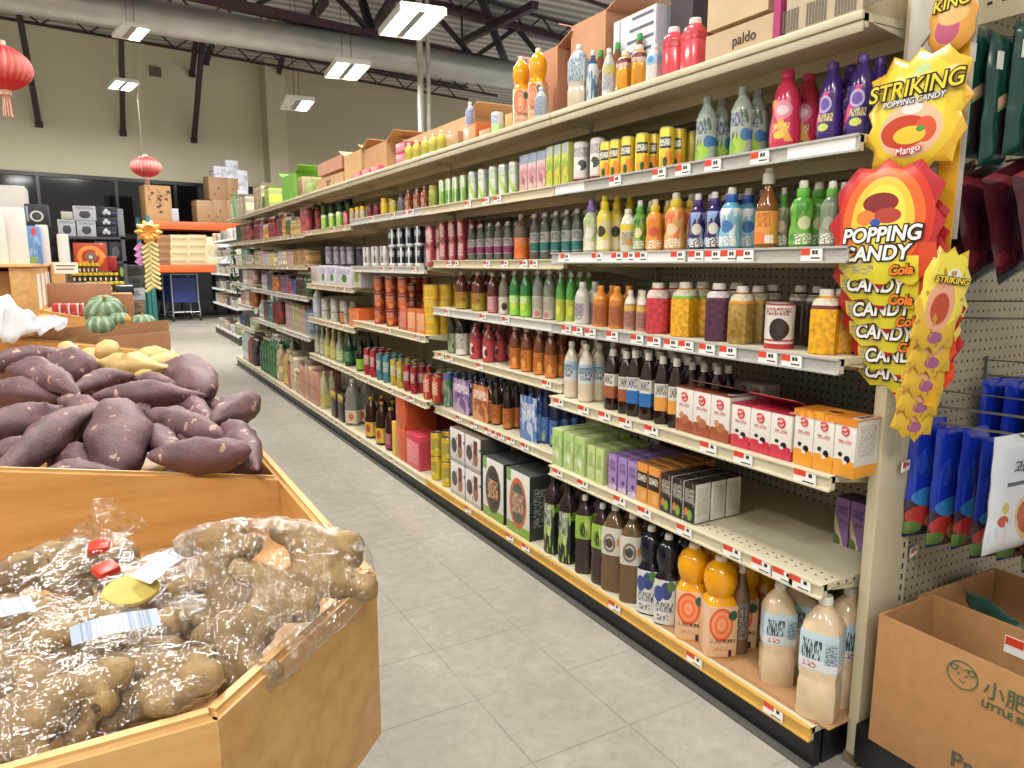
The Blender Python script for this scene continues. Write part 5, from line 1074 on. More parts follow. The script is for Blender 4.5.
# second strip of yellow bags turned towards the end display
ym = printed('#d9b01c', [('c', 0, .2, .7, .6, '#e8d42a'), ('c', -.1, -.1, .4, .42, '#e0a07a'), ('c', -.1, -.15, .26, .26, '#b8401e'), ('c', .1, .4, .2, .12, '#dfe4ea'), ('c', .0, -.62, .22, .1, '#a05a8a'), ('n', 5, .64, '#b98a1a')], .075, .125, .25, axis='x')
ys = pillow(spiky(.115, .235, 11, .2, 21), .026, ym, None).mesh('candy_bag')
for i, (px, py) in enumerate(((941, 300), (938, 326), (932, 350), (926, 372), (920, 392))):
    c = ony(px, py, .86+.014*i); o = O('candy_bag', ys, None, c, R_(-22)); o.rotation_euler = (0, R_(10), R_(-22))
    T(o, 'yellow candy bag on the side strip facing the pegboard, '+('topmost', 'second from top', 'third from top', 'fourth from top', 'lowest')[i], 'candy bag', 'yellow candy bags on the side strip')
    if i == 0: lettered(o, 'STRIKING', .017, ((ink, .002, 0), (gold, .0003, .001)), 0, -.017, .04, .05)
c = center(932, 22)
o = pillow(spiky(.10, .13, 9, .12, 33), .02, printed('#e0a03a', [('c', -.1, -.3, .5, .4, '#c05a7a'), ('c', .1, .1, .6, .3, '#e8b86a')], .05, .065, .25, axis='x'), None).obj('candy_bag', None, (CX+.02, c.y-.03, c.z), RZ)
T(o, 'small pinkish orange candy bag behind the clear strip, above the yellow bag', 'candy bag'); lettered(o, 'KING', .03, ((ink, .0025, 0), (gold, .0003, .001)), .0, -.0115, .028, .05)

# ---------------- open cardboard cartons on the display base
def open_carton(X0, X1, ya, yb, z0, z1, lab, col='#a5794d'):
    o = E('cardboard_box', (X0, ya, z0)); T(o, lab, 'cardboard box'); m = M(col, .78, var=.07, vs=30); t = .006; W_ = X1-X0; D_ = yb-ya; H_ = z1-z0
    b = MB(); b.box((0, 0, 0), (t, D_, H_), m, .001); b.box((W_-t, 0, 0), (W_, D_, H_), m, .001); b.box((t, 0, 0), (W_-t, t, H_), m); b.box((t, D_-t, 0), (W_-t, D_, H_), m); b.box((t, t, 0), (W_-t, D_-t, t), m)
    b.obj('walls', o); return o, H_, D_, W_
o, H_, D_, W_ = open_carton(1.522, 1.735, .40, .948, .1255, .446, 'open brown cardboard box printed with a round emblem on the display base')
grn = M('#3f5a3c', .7, var=0)
me = text_mesh('小肥羊', .043, grn, align='LEFT'); k = O('lettering', me, o); frame(k, (0, -1, 0), (0, 0, 1), (-.0012, .312, .262))
me = text_mesh('LITTLE SHEEP', .0205, grn, align='LEFT', bold=.0004); k = O('lettering', me, o); frame(k, (0, -1, 0), (0, 0, 1), (-.0012, .312, .229))
me = text_mesh('Pr', .05, M('#4a4a3c', .7, var=0), align='LEFT', bold=.0006); k = O('lettering', me, o); frame(k, (0, -1, 0), (0, 0, 1), (-.0012, .36, .072))
b = MB(); ec = (.354, .268); R0 = .031
b.tube([(-.0006, ec[0]+R0*math.cos(t*math.pi/16), ec[1]+R0*.95*math.sin(t*math.pi/16)) for t in range(33)], .0013, grn, 5, False)
for sx in (-1, 1):
    b.tube([(-.0006, ec[0]+sx*.018+.007*math.cos(t), ec[1]+.012+.006*math.sin(t)) for t in [i*.7 for i in range(10)]], .0016, grn, 4, False)
    b.box((-.0012, ec[0]+sx*.008-.0025, ec[1]-.001), (-.0003, ec[0]+sx*.008+.0025, ec[1]+.002), grn)
b.tube([(-.0006, ec[0]-.006, ec[1]-.012), (-.0006, ec[0], ec[1]-.016), (-.0006, ec[0]+.006, ec[1]-.012)], .001, grn, 4)
b.tube([(-.0006, ec[0]-.012, ec[1]+.018), (-.0006, ec[0], ec[1]+.012), (-.0006, ec[0]+.013, ec[1]+.019)], .001, grn, 4)
b.obj('emblem', o)
b = MB(); b.box((W_-.0085, .29, .255), (W_-.0062, .375, .295), tagW); b.box((W_-.0092, .335, .275), (W_-.0083, .373, .294), tagR); b.box((W_-.0092, .305, .27), (W_-.0083, .325, .285), tagK); b.obj('price_tag', o)
o2, H2, D2, W2 = open_carton(1.745, 2.10, .40, .99, .1255, .42, 'second open brown cardboard box behind the one with the emblem')
o = wavegrid(.22, .3, .05, M('#1e4a3c', .3, var=.25), seed=150).obj('snack_pouch', None, (1.97, .75, .20)); o.rotation_euler = (R_(-40), 0, R_(60)); T(o, 'dark green pouch lying inside the second cardboard box', 'snack bag')
# ------------------------------------------------------------------ produce island
def wood_material(col1, col2, name, ax=0):
    t = NT(name); s = t.n('ShaderNodeVectorMath', operation='MULTIPLY'); t.l(t.obj(), s.inputs[0]); s.inputs[1].default_value = (1.2, 9, 9) if ax == 0 else (9, 1.2, 9)
    f = t.ramp(t.noise(s.outputs[0], 3.2, 4, .55), .3, .7); g_ = t.noise(t.obj(), 1.5, 2)
    c = t.mix(f, lin(col1), lin(col2)); c = t.mix(t.math('MULTIPLY', t.ramp(g_, .4, .7), .3), c, lin(col1)); t.set(c, .38); t.bump(f, .03, .002); return t.m
maple = wood_material('#bd8d4e', '#d4a96b', 'maple_board'); mapleY = wood_material('#bd8d4e', '#d4a96b', 'maple_board_long', 1); edgeM = wood_material('#d8a868', '#e4ba80', 'maple_edge')
ISX, CHX, FY = .365, .079, .81
isl = E('produce_island', (ISX, FY, 0)); T(isl, 'long maple produce island with angled corner and open bins', 'produce stand')
def P_(x, y, z=0): return (x-ISX, y-FY, z)
def board(name, a, c, z0, z1a, z1b, t, mat, inward, cap=True):
    """upright board from a to c (xy), top rising from z1a to z1b, thickness inward"""
    a = Vector((a[0], a[1], 0)); c = Vector((c[0], c[1], 0)); n = Vector((inward[0], inward[1], 0)).normalized()*t
    q = [a, c, c+n, a+n]; z1 = [z1a, z1b, z1b, z1a]; vs = [(p.x-ISX, p.y-FY, z0) for p in q]+[(p.x-ISX, p.y-FY, z) for p, z in zip(q, z1)]
    b = MB(); b.add(vs, [(3, 2, 1, 0), (0, 1, 5, 4), (1, 2, 6, 5), (2, 3, 7, 6), (3, 0, 4, 7)], mat); b.add(vs, [(4, 5, 6, 7)], edgeM if cap else mat)
    me = b.mesh(name, smooth=False); bm = bmesh.new(); bm.from_mesh(me); bmesh.ops.remove_doubles(bm, verts=bm.verts, dist=1e-5); bmesh.ops.recalc_face_normals(bm, faces=bm.faces)
    bmesh.ops.bevel(bm, geom=[e for e in bm.edges if all(v.co.z > z0+.01 for v in e.verts)], offset=.008, segments=3, affect='EDGES'); bm.to_mesh(me); bm.free()
    return O(name, me, isl)
ZT, ZB_ = .75, .448
board('side_panel', (ISX, 7.2), (ISX, 1.10), ZB_, ZT, ZT, .028, mapleY, (-1, 0))
board('corner_panel', (ISX, 1.10), (CHX, FY), ZB_, ZT, ZT, .028, maple, (-1, 1))
board('front_panel', (CHX, FY), (-1.5, FY), ZB_, ZT, ZT, .028, maple, (0, 1))
zl = ony(0, 468, 1.722).z; xl = ony(0, 468, 1.722).x; sl = (zl-ZT)/(xl-.34)
board('divider', (.339, 1.722), (-1.5, 1.722), .5, ZT, ZT+sl*(-1.5-.34), .022, maple, (0, 1))
yb_ = 4.05; q = ony(0, 336, yb_); sl2 = (q.z-.80)/(q.x-.33)
board('back_divider', (.339, yb_), (-1.5, yb_), .5, .80, .80+sl2*(-1.83), .022, maple, (0, 1))
b = MB(); b.add([P_(.34, 1.1, .60), P_(.34, 1.72, .62), P_(-1.5, 1.72, .66), P_(-1.5, .834, .60), P_(.08, .834, .585)], [(0, 1, 2, 3, 4)], maple); b.obj('bin_floor', isl, smooth=False)
b = MB(); b.add([P_(.34, 1.745, .64), P_(.34, 4.05, .68), P_(-1.5, 4.05, .78), P_(-1.5, 1.745, .74)], [(0, 1, 2, 3)], maple); b.obj('bin_floor', isl, smooth=False)
b = MB(); b.add([P_(.34, 4.07, .70), P_(.34, 7.2, .70), P_(-1.5, 7.2, .74), P_(-1.5, 4.07, .74)], [(0, 1, 2, 3)], maple); b.obj('bin_floor', isl, smooth=False)
b = MB(); b.box(P_(-1.5, 1.05, 0), P_(.12, 7.2, .45), M('#5a4a38', .6)); b.box(P_(-1.5, 1.0, 0), P_(.2, 7.2, .1), M('#221e1a', .6)); b.obj('plinth', isl)

# ---------------- roots and tubers
def tuber(a, c, r, seed, bend=.15, taper=(.35, .3), mat=None, n=22, seg=18, lump=.30, prof=None):
    rnd = random.Random(seed); a = Vector(a); c = Vector(c); mid = (a+c)/2; d = c-a; L = d.length; d.normalize()
    side = d.cross(Vector((0, 0, 1))).normalized(); up = side.cross(d).normalized(); bv = (side*rnd.uniform(-1, 1)+up*rnd.uniform(0, .7))*L*bend
    vs = []; fs = []
    for i in range(n+1):
        t = i/n; p = a.lerp(c, t)+bv*(math.sin(math.pi*t)) - mid
        e = min(1, (math.sin(math.pi*min(1, max(0, t))))**.40 if 0 < t < 1 else 0)
        k = e*(taper[0]+(1-taper[0])*min(1, t/.45))*(taper[1]+(1-taper[1])*min(1, (1-t)/.45))
        for j in range(seg):
            w = 2*math.pi*j/seg; q = side*math.cos(w)+up*math.sin(w)
            nz = noise.noise(Vector((q.x*1.3+seed*3.7, q.y*1.3+t*L/r*.6, q.z*1.3+seed)))*lump+noise.noise(q*3.1+Vector((t*L/r*1.9, seed, 0)))*lump*.35
            vs.append(p+q*r*max(.015, k)*(1+nz))
    for i in range(n):
        for j in range(seg):
            x = i*seg+j; y = i*seg+(j+1) % seg; fs.append((x, y, y+seg, x+seg))
    fs.append(list(range(seg))[::-1]); fs.append([n*seg+j for j in range(seg)])
    b = MB(); b.add(vs, fs, mat); return b, mid
def skin(c1, c2, scar, name, thr=.67, bump=.35):
    t = NT(name); v = t.obj(); c = t.mix(t.ramp(t.noise(v, 14, 4, .6), .3, .7), lin(c1), lin(c2))
    c = t.mix(t.math('MULTIPLY', t.ramp(t.noise(v, 55, 5, .7), .45, .75), .5), c, lin(c1)); c = t.mix(t.math('GREATER_THAN', t.noise(v, 30, 2, .5), thr), c, lin(scar))
    c = t.mix(t.math('MULTIPLY', t.math('GREATER_THAN', t.noise(v, 120, 2, .5), .62), .5), c, lin(c1)); t.set(c, .5); t.bump(t.noise(v, 42, 6, .75), bump, .008); return t.m
purple = skin('#4a3135', '#775158', '#b0907c', 'purple_skin', .665, .6); pale = skin('#b8985a', '#d4b87a', '#8f7444', 'pale_skin', .70, .25)
SP = [ # picture ends, height, thickness in px, bend, taper
 ((-25, 366), (88, 354), .93, 25, .03, (.9, .12), 'long tapering', 'its thin tip pointing at the pale ones'),
 ((50, 369), (93, 371), .90, 39, .0, (.95, .9), 'plump round', 'in front of the pale ones'),
 ((-6, 372), (80, 395), .88, 30, .06, (.6, .5), 'long lighter', 'below the round one'),
 ((-30, 396), (62, 397), .85, 30, .05, (.8, .5), 'blunt', 'at the left edge of the heap'),
 ((-30, 438), (80, 409), .84, 39, .02, (.9, .3), 'fat', 'at the left, pointing at the heap middle'),
 ((-10, 486), (104, 404), .84, 32, .05, (.8, .55), 'long diagonal', 'running down to the front board'),
 ((120, 405), (118, 476), .82, 55, .0, (.75, .95), 'big upright', 'in the middle against the front board'),
 ((72, 392), (134, 376), .88, 24, .04, (.6, .6), 'dark narrow', 'behind the heap middle'),
 ((90, 399), (208, 396), .86, 25, .05, (.8, .4), 'longest horizontal', 'across the heap'),
 ((176, 366), (206, 394), .86, 38, .0, (.9, .95), 'round ended', 'at the aisle side edge'),
 ((166, 396), (214, 425), .82, 21, .03, (.6, .6), 'small', 'between the two largest ones on the aisle side'),
 ((148, 413), (224, 438), .84, 31, .03, (.65, .8), 'smooth plump', 'above the knobbly front one'),
 ((212, 424), (256, 400), .84, 30, .0, (.65, .95), 'short stout', 'leaning on the aisle side edge'),
 ((146, 456), (252, 450), .85, 33, -.05, (.5, .85), 'large knobbly', 'at the front right corner'),
 ((222, 428), (258, 470), .81, 30, .05, (.7, .5), 'scarred', 'in the front right corner'),
 ((150, 424), (178, 462), .82, 25, .02, (.7, .7), 'short dark', 'beside the big upright one'),
 ((132, 380), (178, 385), .87, 17, .02, (.5, .5), 'slim', 'behind the longest one'),
 ((60, 400), (96, 420), .86, 24, .05, (.7, .6), 'stubby', 'above the long diagonal one'),
 ((58, 476), (90, 482), .80, 18, .0, (.6, .6), 'small dark', 'against the front board'),
 ((-20, 462), (40, 446), .80, 30, .0, (.8, .7), 'dull', 'under the fat one'),
 ((110, 400), (150, 412), .83, 22, .0, (.7, .7), 'short', 'over the big upright one'),
 ((200, 406), (222, 412), .80, 18, .0, (.7, .7), 'tiny', 'by the aisle side edge')]
n_ = 0
for i, (a, c, z, th, bend, tp, adj, where) in enumerate(SP):
    za = z-(.02 if i in (5, 6) else 0); A = onz(a[0], a[1], z-.02); C = onz(c[0], c[1], za-.02)
    if i == 6: A = onz(a[0], a[1], .86); C = onz(c[0], c[1], .77)
    if i == 5: A = onz(a[0], a[1], .79); C = onz(c[0], c[1], .86)
    r = th*depth((A+C)/2)/(2*FPX)*1.12
    b, mid = tuber(A, C, r, 11+i, bend, tp, purple); o = b.obj('sweet_potato', None, mid, ang=60)
    T(o, '%s purple sweet potato %s' % (adj, where), 'sweet potato', 'purple sweet potatoes in the wooden bin')
for i, (x, y, z) in enumerate([(x, y, .735+.02*((i+j) % 2)+.02*(y-1.8)) for j, y in enumerate((1.83, 2.02, 2.25, 2.55, 2.9, 3.25)) for i, x in enumerate((.2, -.08, -.36, -.66))]):
    a = random.uniform(0, 3.1); d = Vector((math.cos(a), math.sin(a), 0))*.13; p = Vector((x, y, z)); b, mid = tuber(p-d, p+d, .062, 200+i, .1, (.6, .5), purple)
    T(b.obj('sweet_potato', None, mid, ang=60), 'purple sweet potato in the dark lower layer under the heap', 'sweet potato', 'buried purple sweet potatoes')
PP = [((88, 368), (66, 347), .88, 17, (.9, .8), 'open-ended', 'beside the thin purple tip'), ((96, 366), (168, 368), .885, 26, (.9, .25), 'largest tapering', 'in the middle of the pale ones'), ((97, 352), (118, 350), .90, 22, (.9, .8), 'rounded', 'standing highest'),
      ((134, 376), (180, 370), .86, 17, (.6, .8), 'smooth', 'at the aisle side'), ((150, 364), (186, 362), .85, 12, (.6, .5), 'slender', 'near the board'), ((36, 370), (58, 367), .85, 12, (.7, .7), 'small', 'behind the round purple one'),
      ((82, 372), (104, 368), .84, 14, (.7, .7), 'half hidden', 'under the largest pale one'), ((108, 375), (134, 374), .84, 12, (.7, .7), 'low', 'before the largest pale one'), ((170, 372), (186, 366), .84, 16, (.8, .8), 'stubby', 'by the side board')]
for i, (a, c, z, th, tp, adj, where) in enumerate(PP):
    A = onz(a[0], a[1], z); C = onz(c[0], c[1], z-.005); r = th*depth((A+C)/2)/(2*FPX); b, mid = tuber(A, C, r, 60+i, .06, tp, pale)
    T(b.obj('sweet_potato', None, mid, ang=60), '%s pale yellow sweet potato %s' % (adj, where), 'sweet potato', 'pale sweet potatoes at the back of the bin')
for i, (x, y) in enumerate(((.22, 3.5), (.2, 3.8), (-.05, 3.55), (-.05, 3.85), (-.3, 3.6), (-.3, 3.85))):
    p = Vector((x, y, .79)); b, mid = tuber(p-Vector((.13, .02, 0)), p+Vector((.13, 0, .01)), .06, 300+i, .08, (.6, .6), pale)
    T(b.obj('sweet_potato', None, mid, ang=60), 'pale sweet potato in the hidden lower layer', 'sweet potato', 'buried pale sweet potatoes')
# ---------------- bagged ginger
gingM = skin('#7c6038', '#ac8e5a', '#5a4630', 'ginger_skin', .72, .5)
cutM = M('#d8c268', .5, var=.1, vs=40)
def ginger_mesh(seed, L, r, n=9):
    rnd = random.Random(seed); bm = bmesh.new(); pts = []; p = Vector((-L/2, 0, 0)); d = Vector((1, .1, 0))
    for i in range(n):
        rr = r*rnd.uniform(.75, 1.05); pts.append((p.copy(), rr)); d = (d+Vector((rnd.uniform(-.1, .1), rnd.uniform(-.7, .7), rnd.uniform(-.25, .25)))).normalized(); d.x = abs(d.x)*.8+.2; p += d*L/n
        if rnd.random() < .75:
            s = Vector((rnd.uniform(-.4, .4), rnd.choice((-1, 1)), rnd.uniform(-.35, .45))).normalized(); q = pts[-1][0]
            for k in range(rnd.randint(2, 4)): q = q+s*rr*.7; pts.append((q.copy(), rr*(.85-.07*k)))
    for q, rr in pts: bmesh.ops.create_icosphere(bm, subdivisions=2, radius=rr, matrix=Matrix.Translation(q))
    me = bpy.data.meshes.new('work'); bm.to_mesh(me); bm.free()
    me = evalmesh(me, [('REMESH', dict(mode='VOXEL', voxel_size=r*.22)), ('SMOOTH', dict(factor=.5, iterations=3))], 'ginger_root')
    for v in me.vertices:
        s = math.sin(v.co.x*2*math.pi/(r*.75)+noise.noise(v.co*20)*3)
        v.co += v.normal*(noise.noise(v.co*45)*r*.16+s*r*.03)
    me.materials.clear(); me.materials.append(gingM); me.polygons.foreach_set('use_smooth', [True]*len(me.polygons)); me.update(); return me
def film_material():
    t = NT('clear_film'); t.t.nodes.remove(t.b); tr = t.n('ShaderNodeBsdfTransparent'); tr.inputs[0].default_value = (.955, .95, .945, 1); gl = t.n('ShaderNodeBsdfGlossy'); gl.inputs['Color'].default_value = (1, .99, .97, 1); gl.inputs['Roughness'].default_value = .16
    lw = t.n('ShaderNodeLayerWeight'); lw.inputs[0].default_value = .35; bp = t.n('ShaderNodeBump'); bp.inputs['Strength'].default_value = .9; bp.inputs['Distance'].default_value = .012
    s = t.n('ShaderNodeVectorMath', operation='MULTIPLY'); t.l(t.obj(), s.inputs[0]); s.inputs[1].default_value = (1, 2.4, 1.4); t.l(t.noise(s.outputs[0], 26, 3, .6), bp.inputs['Height']); t.l(bp.outputs[0], gl.inputs['Normal'])
    mx = t.n('ShaderNodeMixShader'); f = t.math('MULTIPLY_ADD', lw.outputs['Facing'], .32, .05); t.l(f, mx.inputs[0]); t.l(tr.outputs[0], mx.inputs[1]); t.l(gl.outputs[0], mx.inputs[2]); t.l(mx.outputs[0], t.out.inputs[0]); return t.m
filmM = film_material()
def film(meshes, seed, pad=.006, neck=None):
    bm = bmesh.new()
    for me, mt in meshes:
        for v in me.vertices:
            if v.index % 7 == 0:
                p = mt @ v.co; bm.verts.new(p+Vector((p.x, p.y, p.z)).normalized()*pad)
    if neck is not None:
        for k in range(8): bm.verts.new(Vector(neck)+Vector((math.cos(k*.785), math.sin(k*.785), 0))*.012)
    r = bmesh.ops.convex_hull(bm, input=bm.verts[:]); bmesh.ops.delete(bm, geom=[v for v in bm.verts if not v.link_faces], context='VERTS')
    bmesh.ops.triangulate(bm, faces=bm.faces[:])
    me = bpy.data.meshes.new('work'); bm.to_mesh(me); bm.free()
    me = evalmesh(me, [('REMESH', dict(mode='VOXEL', voxel_size=.008)), ('SMOOTH', dict(factor=.5, iterations=5))], 'film')
    for v in me.vertices:
        n1 = noise.noise(Vector((v.co.x*17+seed, v.co.y*26, v.co.z*20))); n2 = abs(noise.noise(Vector((v.co.x*40, v.co.y*60+seed, v.co.z*30))))
        v.co += v.normal*(n1*.006-n2*.010)
    me.materials.clear(); me.materials.append(filmM); me.polygons.foreach_set('use_smooth', [True]*len(me.polygons)); me.update(); return me
labM = printed('#a3b3c8', [('t', -.8, .8, -.8, .8, '#8494ae', 9)], .05, .02, .3, axis='x'); tapeM = M('#e0381e', .35, var=.03)
BAGS = [ # centre px, height z, root length, radius, turn, tilt, label, label sticker, tape
 (272, 596, .785, .29, .033, 54, 38, 'largest clear bag of ginger leaning on the right wall of the bin', None, None, 1),
 (128, 606, .75, .22, .030, 15, 8, 'clear bag of ginger with a yellow cut end and red tape', ((.055, -.03), 30), (.0, .08), 2),
 (35, 588, .75, .20, .031, -20, 5, 'clear bag of ginger at the far left beside the divider', None, (.08, .055), 3),
 (50, 690, .755, .22, .030, 8, 0, 'clear bag of ginger nearest the front board', None, None, 4),
 (168, 670, .74, .185, .028, -10, 0, 'clear bag of ginger with a slanted white sticker', ((-.06, .035), 15), None, 5),
 (10, 648, .755, .19, .030, 30, 0, 'clear bag of ginger with a pale blue sticker at the left', ((-.02, .0), -10), None, 6),
 (205, 575, .72, .19, .028, -25, 0, 'clear bag of ginger under the red taped one', None, None, 7),
 (95, 655, .735, .18, .028, 35, 0, 'clear bag of ginger in the middle of the front bin', None, None, 8),
 (205, 628, .715, .16, .026, 40, 0, 'clear bag of ginger lying low under the largest bag', None, None, 9),
 (110, 560, .71, .19, .027, -15, 0, 'clear bag of ginger low beside the middle of the divider', None, None, 10)]
for (px, py, z, L, r, rz, tilt, lab, stk, tape, sd) in BAGS:
    p = onz(px, py, z); o = E('ginger_bag', p); T(o, lab, 'bag of ginger', 'bags of ginger in the front bin'); o.rotation_euler = (R_(0), R_(-tilt), R_(rz))
    m1 = ginger_mesh(400+sd, L*.9, r, 9); m2 = ginger_mesh(440+sd, L*.7, r*.85, 7); t1 = Matrix.Translation((0, .0, 0)); t2 = Matrix.Translation((.01, r*1.6 if sd == 1 else -r*1.9, -.006)) @ Matrix.Rotation(.3, 4, 'Z')
    k1 = O('ginger_root', m1, o); k2 = O('ginger_root', m2, o); k2.matrix_local = t2
    fm = film([(m1, t1), (m2, t2)], sd, neck=(tape[0], tape[1], .03) if tape else None); O('plastic_film', fm, o)
    if sd == 2:
        b = MB(); b.lathe([(.026, 0), (.024, .004)], cutM, 16); k = b.obj('cut_end', o); k.location = (.0, -.045, .042); k.rotation_euler = (R_(35), R_(10), 0); k.scale = (1.5, 1.0, 1)
    if stk:
        (sx, sy), sa = stk; b = MB()
        for i in range(8):
            x0 = -.05+i*.0125; b.quad([(x0, -.017, .004*math.sin(i*.5)), (x0+.0125, -.017, .004*math.sin((i+1)*.5)), (x0+.0125, .017, .004*math.sin((i+1)*.5)), (x0, .017, .004*math.sin(i*.5))], labM)
        k = b.obj('label_sticker', o); k.location = (sx, sy, r*1.15+.022); k.rotation_euler = (R_(18), 0, R_(sa))
    if tape:
        b = MB(); b.box((-.016, -.0135, -.006), (.016, .0135, .006), tapeM, .002); k = b.obj('tape', o); k.location = (tape[0], tape[1], .034); k.rotation_euler = (.3, 0, .2)
        # gathered film above the tape
        b = MB(); pts = []; nn = 14
        vs = [(0, 0, 0)]+[]; rings = 5
        vs = []; fs = []
        for j in range(rings):
            for i in range(nn):
                a = 2*math.pi*i/nn; rr = .010+.011*j*(1+.5*math.sin(3*a+sd)); vs.append((rr*math.cos(a), .010*j+.004*math.sin(5*a), rr*.6*math.sin(a)+.006*j))
        for j in range(rings-1):
            for i in range(nn): fs.append((j*nn+i, j*nn+(i+1) % nn, (j+1)*nn+(i+1) % nn, (j+1)*nn+i))
        b.add(vs, fs, filmM); k = b.obj('gathered_neck', o, ang=80); k.location = (tape[0], tape[1]+.012, .036)
# ------------------------------------------------------------------ beyond the sweet potatoes
def pxbox(name, cat, label, xa, xb, yt, yb, Y, d, front, side=None, top=None, group=None, bev=.003, zb=None):
    """box with its front on the plane y=Y, spanning these picture columns and rows"""
    m = ony((xa+xb)/2, yb, Y); z0 = zb if zb is not None else m.z; z1 = ony((xa+xb)/2, yt, Y).z; x0 = xcol(xa, Y, (z0+z1)/2); x1 = xcol(xb, Y, (z0+z1)/2)
    w = x1-x0; H = z1-z0; b = MB(); b.box((-w/2, 0, 0), (w/2, d, H), front(w, H) if callable(front) else front, bev); me = b.mesh(name)
    if side or top:
        for m_ in (side or top, top or side): me.materials.append(m_)
        for p in me.polygons:
            if abs(p.normal.x) > .7: p.material_index = 1
            elif abs(p.normal.z) > .7: p.material_index = 2
    return T(O(name, me, None, ((x0+x1)/2, Y, z0)), label, cat, group)
def pf(base, layers, rough=.5): return lambda w, h: printed(base, layers, w/2, h, rough, axis='x')
kraft = M('#a07a58', .78, var=.07, vs=20); kraft2 = M('#96704c', .78, var=.07, vs=20)
# carton of pumpkins with cut hand holes
def notched(x0, x1, z1, y, t, mat, cuts, name, parent, z0=0.0, slope=0.0):
    pts = [(x0, z0), (x1, z0), (x1, z1+slope)]
    for c, w, dp in sorted(cuts, reverse=True):
        for k in range(7):
            a = math.pi*k/6; zz = z1+slope*(c-x0)/(x1-x0); pts.append((c+w/2*math.cos(a), zz-dp*math.sin(a)))
    pts.append((x0, z1)); b = MB(); b.prism(pts, y, y+t, mat, X=Matrix(((1, 0, 0, 0), (0, 0, 1, 0), (0, 1, 0, 0), (0, 0, 0, 1)))); return b.obj(name, parent, smooth=False)
o = E('pumpkin_carton', (-.62, 4.16, .735)); T(o, 'open brown carton with cut hand holes holding green pumpkins', 'cardboard box')
notched(0, .93, .125, 0, .008, kraft, [(.56, .10, .05)], 'front_wall', o, slope=.045)
notched(0, .93, .185, .03, .008, kraft2, [(.62, .14, .045), (.30, .1, .03)], 'inner_flap', o, slope=.04)
b = MB(); b.box((.922, .008, 0), (.93, .55, .17), kraft); b.box((0, .008, 0), (.008, .55, .12), kraft); b.box((0, .55, 0), (.93, .558, .15), kraft2); b.box((0, 0, -.005), (.93, .558, 0), kraft); b.obj('walls', o)
def pumpkin(px, py, r_px, Y, label, squash=.8, seed=0, patch=None):
    c = ony(px, py, Y); r = r_px*depth(c)/FPX; vs = []; fs = []; n, m = 40, 14
    t = NT('pumpkin_rind'); s = t.sep(t.obj()); an = t.math('ARCTAN2', s[1], s[0]); st = t.math('SINE', t.math('MULTIPLY', an, 10)); nz = t.noise(t.obj(), 30, 3)
    c1 = t.mix(t.ramp(t.math('MULTIPLY_ADD', nz, 2.4, t.math('MULTIPLY', st, .7)), 1.0, 2.2), lin('#56704c'), lin('#93a688'))
    if patch: c1 = t.mix(t.math('LESS_THAN', t.vop('LENGTH', t.vmad(t.obj(), (1/r, 1/r, 1/r), patch)), .62), c1, lin('#c98a3a'))
    t.set(c1, .5)
    for j in range(m+1):
        f = math.pi*j/m
        for i in range(n):
            a = 2*math.pi*i/n; k = 1-.055*abs(math.sin(a*5)); q = .12*math.exp(-(math.sin(f)*3)**2)
            vs.append((r*math.sin(f)*math.cos(a)*k, r*math.sin(f)*math.sin(a)*k, r*squash*(math.cos(f)*(1-q*2))))
    for j in range(m):
        for i in range(n): fs.append((j*n+i, (j+1)*n+i, (j+1)*n+(i+1) % n, j*n+(i+1) % n))
    b = MB(); b.add(vs, fs, t.m); o = b.obj('pumpkin', None, c, ang=80); T(o, label, 'pumpkin')
    b = MB(); b.tube([(0, 0, r*squash*.72), (0, 0, r*squash*.95), (r*.06, 0, r*squash*1.08)], [r*.12, r*.08, r*.1], M('#9a8a5a', .7), 7); b.obj('stem', o)
    return o
k = pumpkin(105, 313, 19, 4.55, 'largest ribbed green pumpkin, highest in the carton', .95); k.rotation_euler = (R_(28), 0, 0)
pumpkin(101, 328, 15, 4.38, 'smooth pale green pumpkin low behind the front flap', .9, 1)
pumpkin(120, 321, 10.5, 4.40, 'small green pumpkin with an orange patch', .9, 2, (-.85, .4, 0))
pumpkin(143, 324, 13, 4.45, 'pale green pumpkin at the aisle end of the carton', .8, 3)
# crumpled white plastic bag
def crumple():
    vs = []; fs = []; n, m = 26, 16; A = onp(-12, 322, (0, 4.1), (1, 0)); B_ = onp(64, 312, (0, 4.1), (1, 0)); L = (B_-A).length
    for j in range(m+1):
        for i in range(n+1):
            u, v = i/n, j/m; w = .20*(1-u)**1.2+.02
            p = Vector((L*u, (v-.5)*.3*(1-.6*u), w*math.sin(math.pi*v)*(.7+.5*abs(math.sin(u*5)))+.05*u)); q = noise.noise(Vector((u*7, v*6, 1.3))); q2 = noise.noise(Vector((u*15, v*13, 5)))
            vs.append(p+Vector((q*.03, q2*.012, q*.045+q2*.012)))
    for j in range(m):
        for i in range(n): fs.append((j*(n+1)+i, j*(n+1)+i+1, (j+1)*(n+1)+i+1, (j+1)*(n+1)+i))
    b = MB(); b.add(vs, fs, M('#c2c4ca', .35, var=.03)); me = b.mesh('plastic_bag'); me = evalmesh(me, [('SOLIDIFY', dict(thickness=.002))], 'plastic_bag')
    return O('plastic_bag', me, None, (A.x, 4.08, .90))
T(crumple(), 'crumpled white plastic bag lying on the carton beside the pumpkins', 'plastic bag')
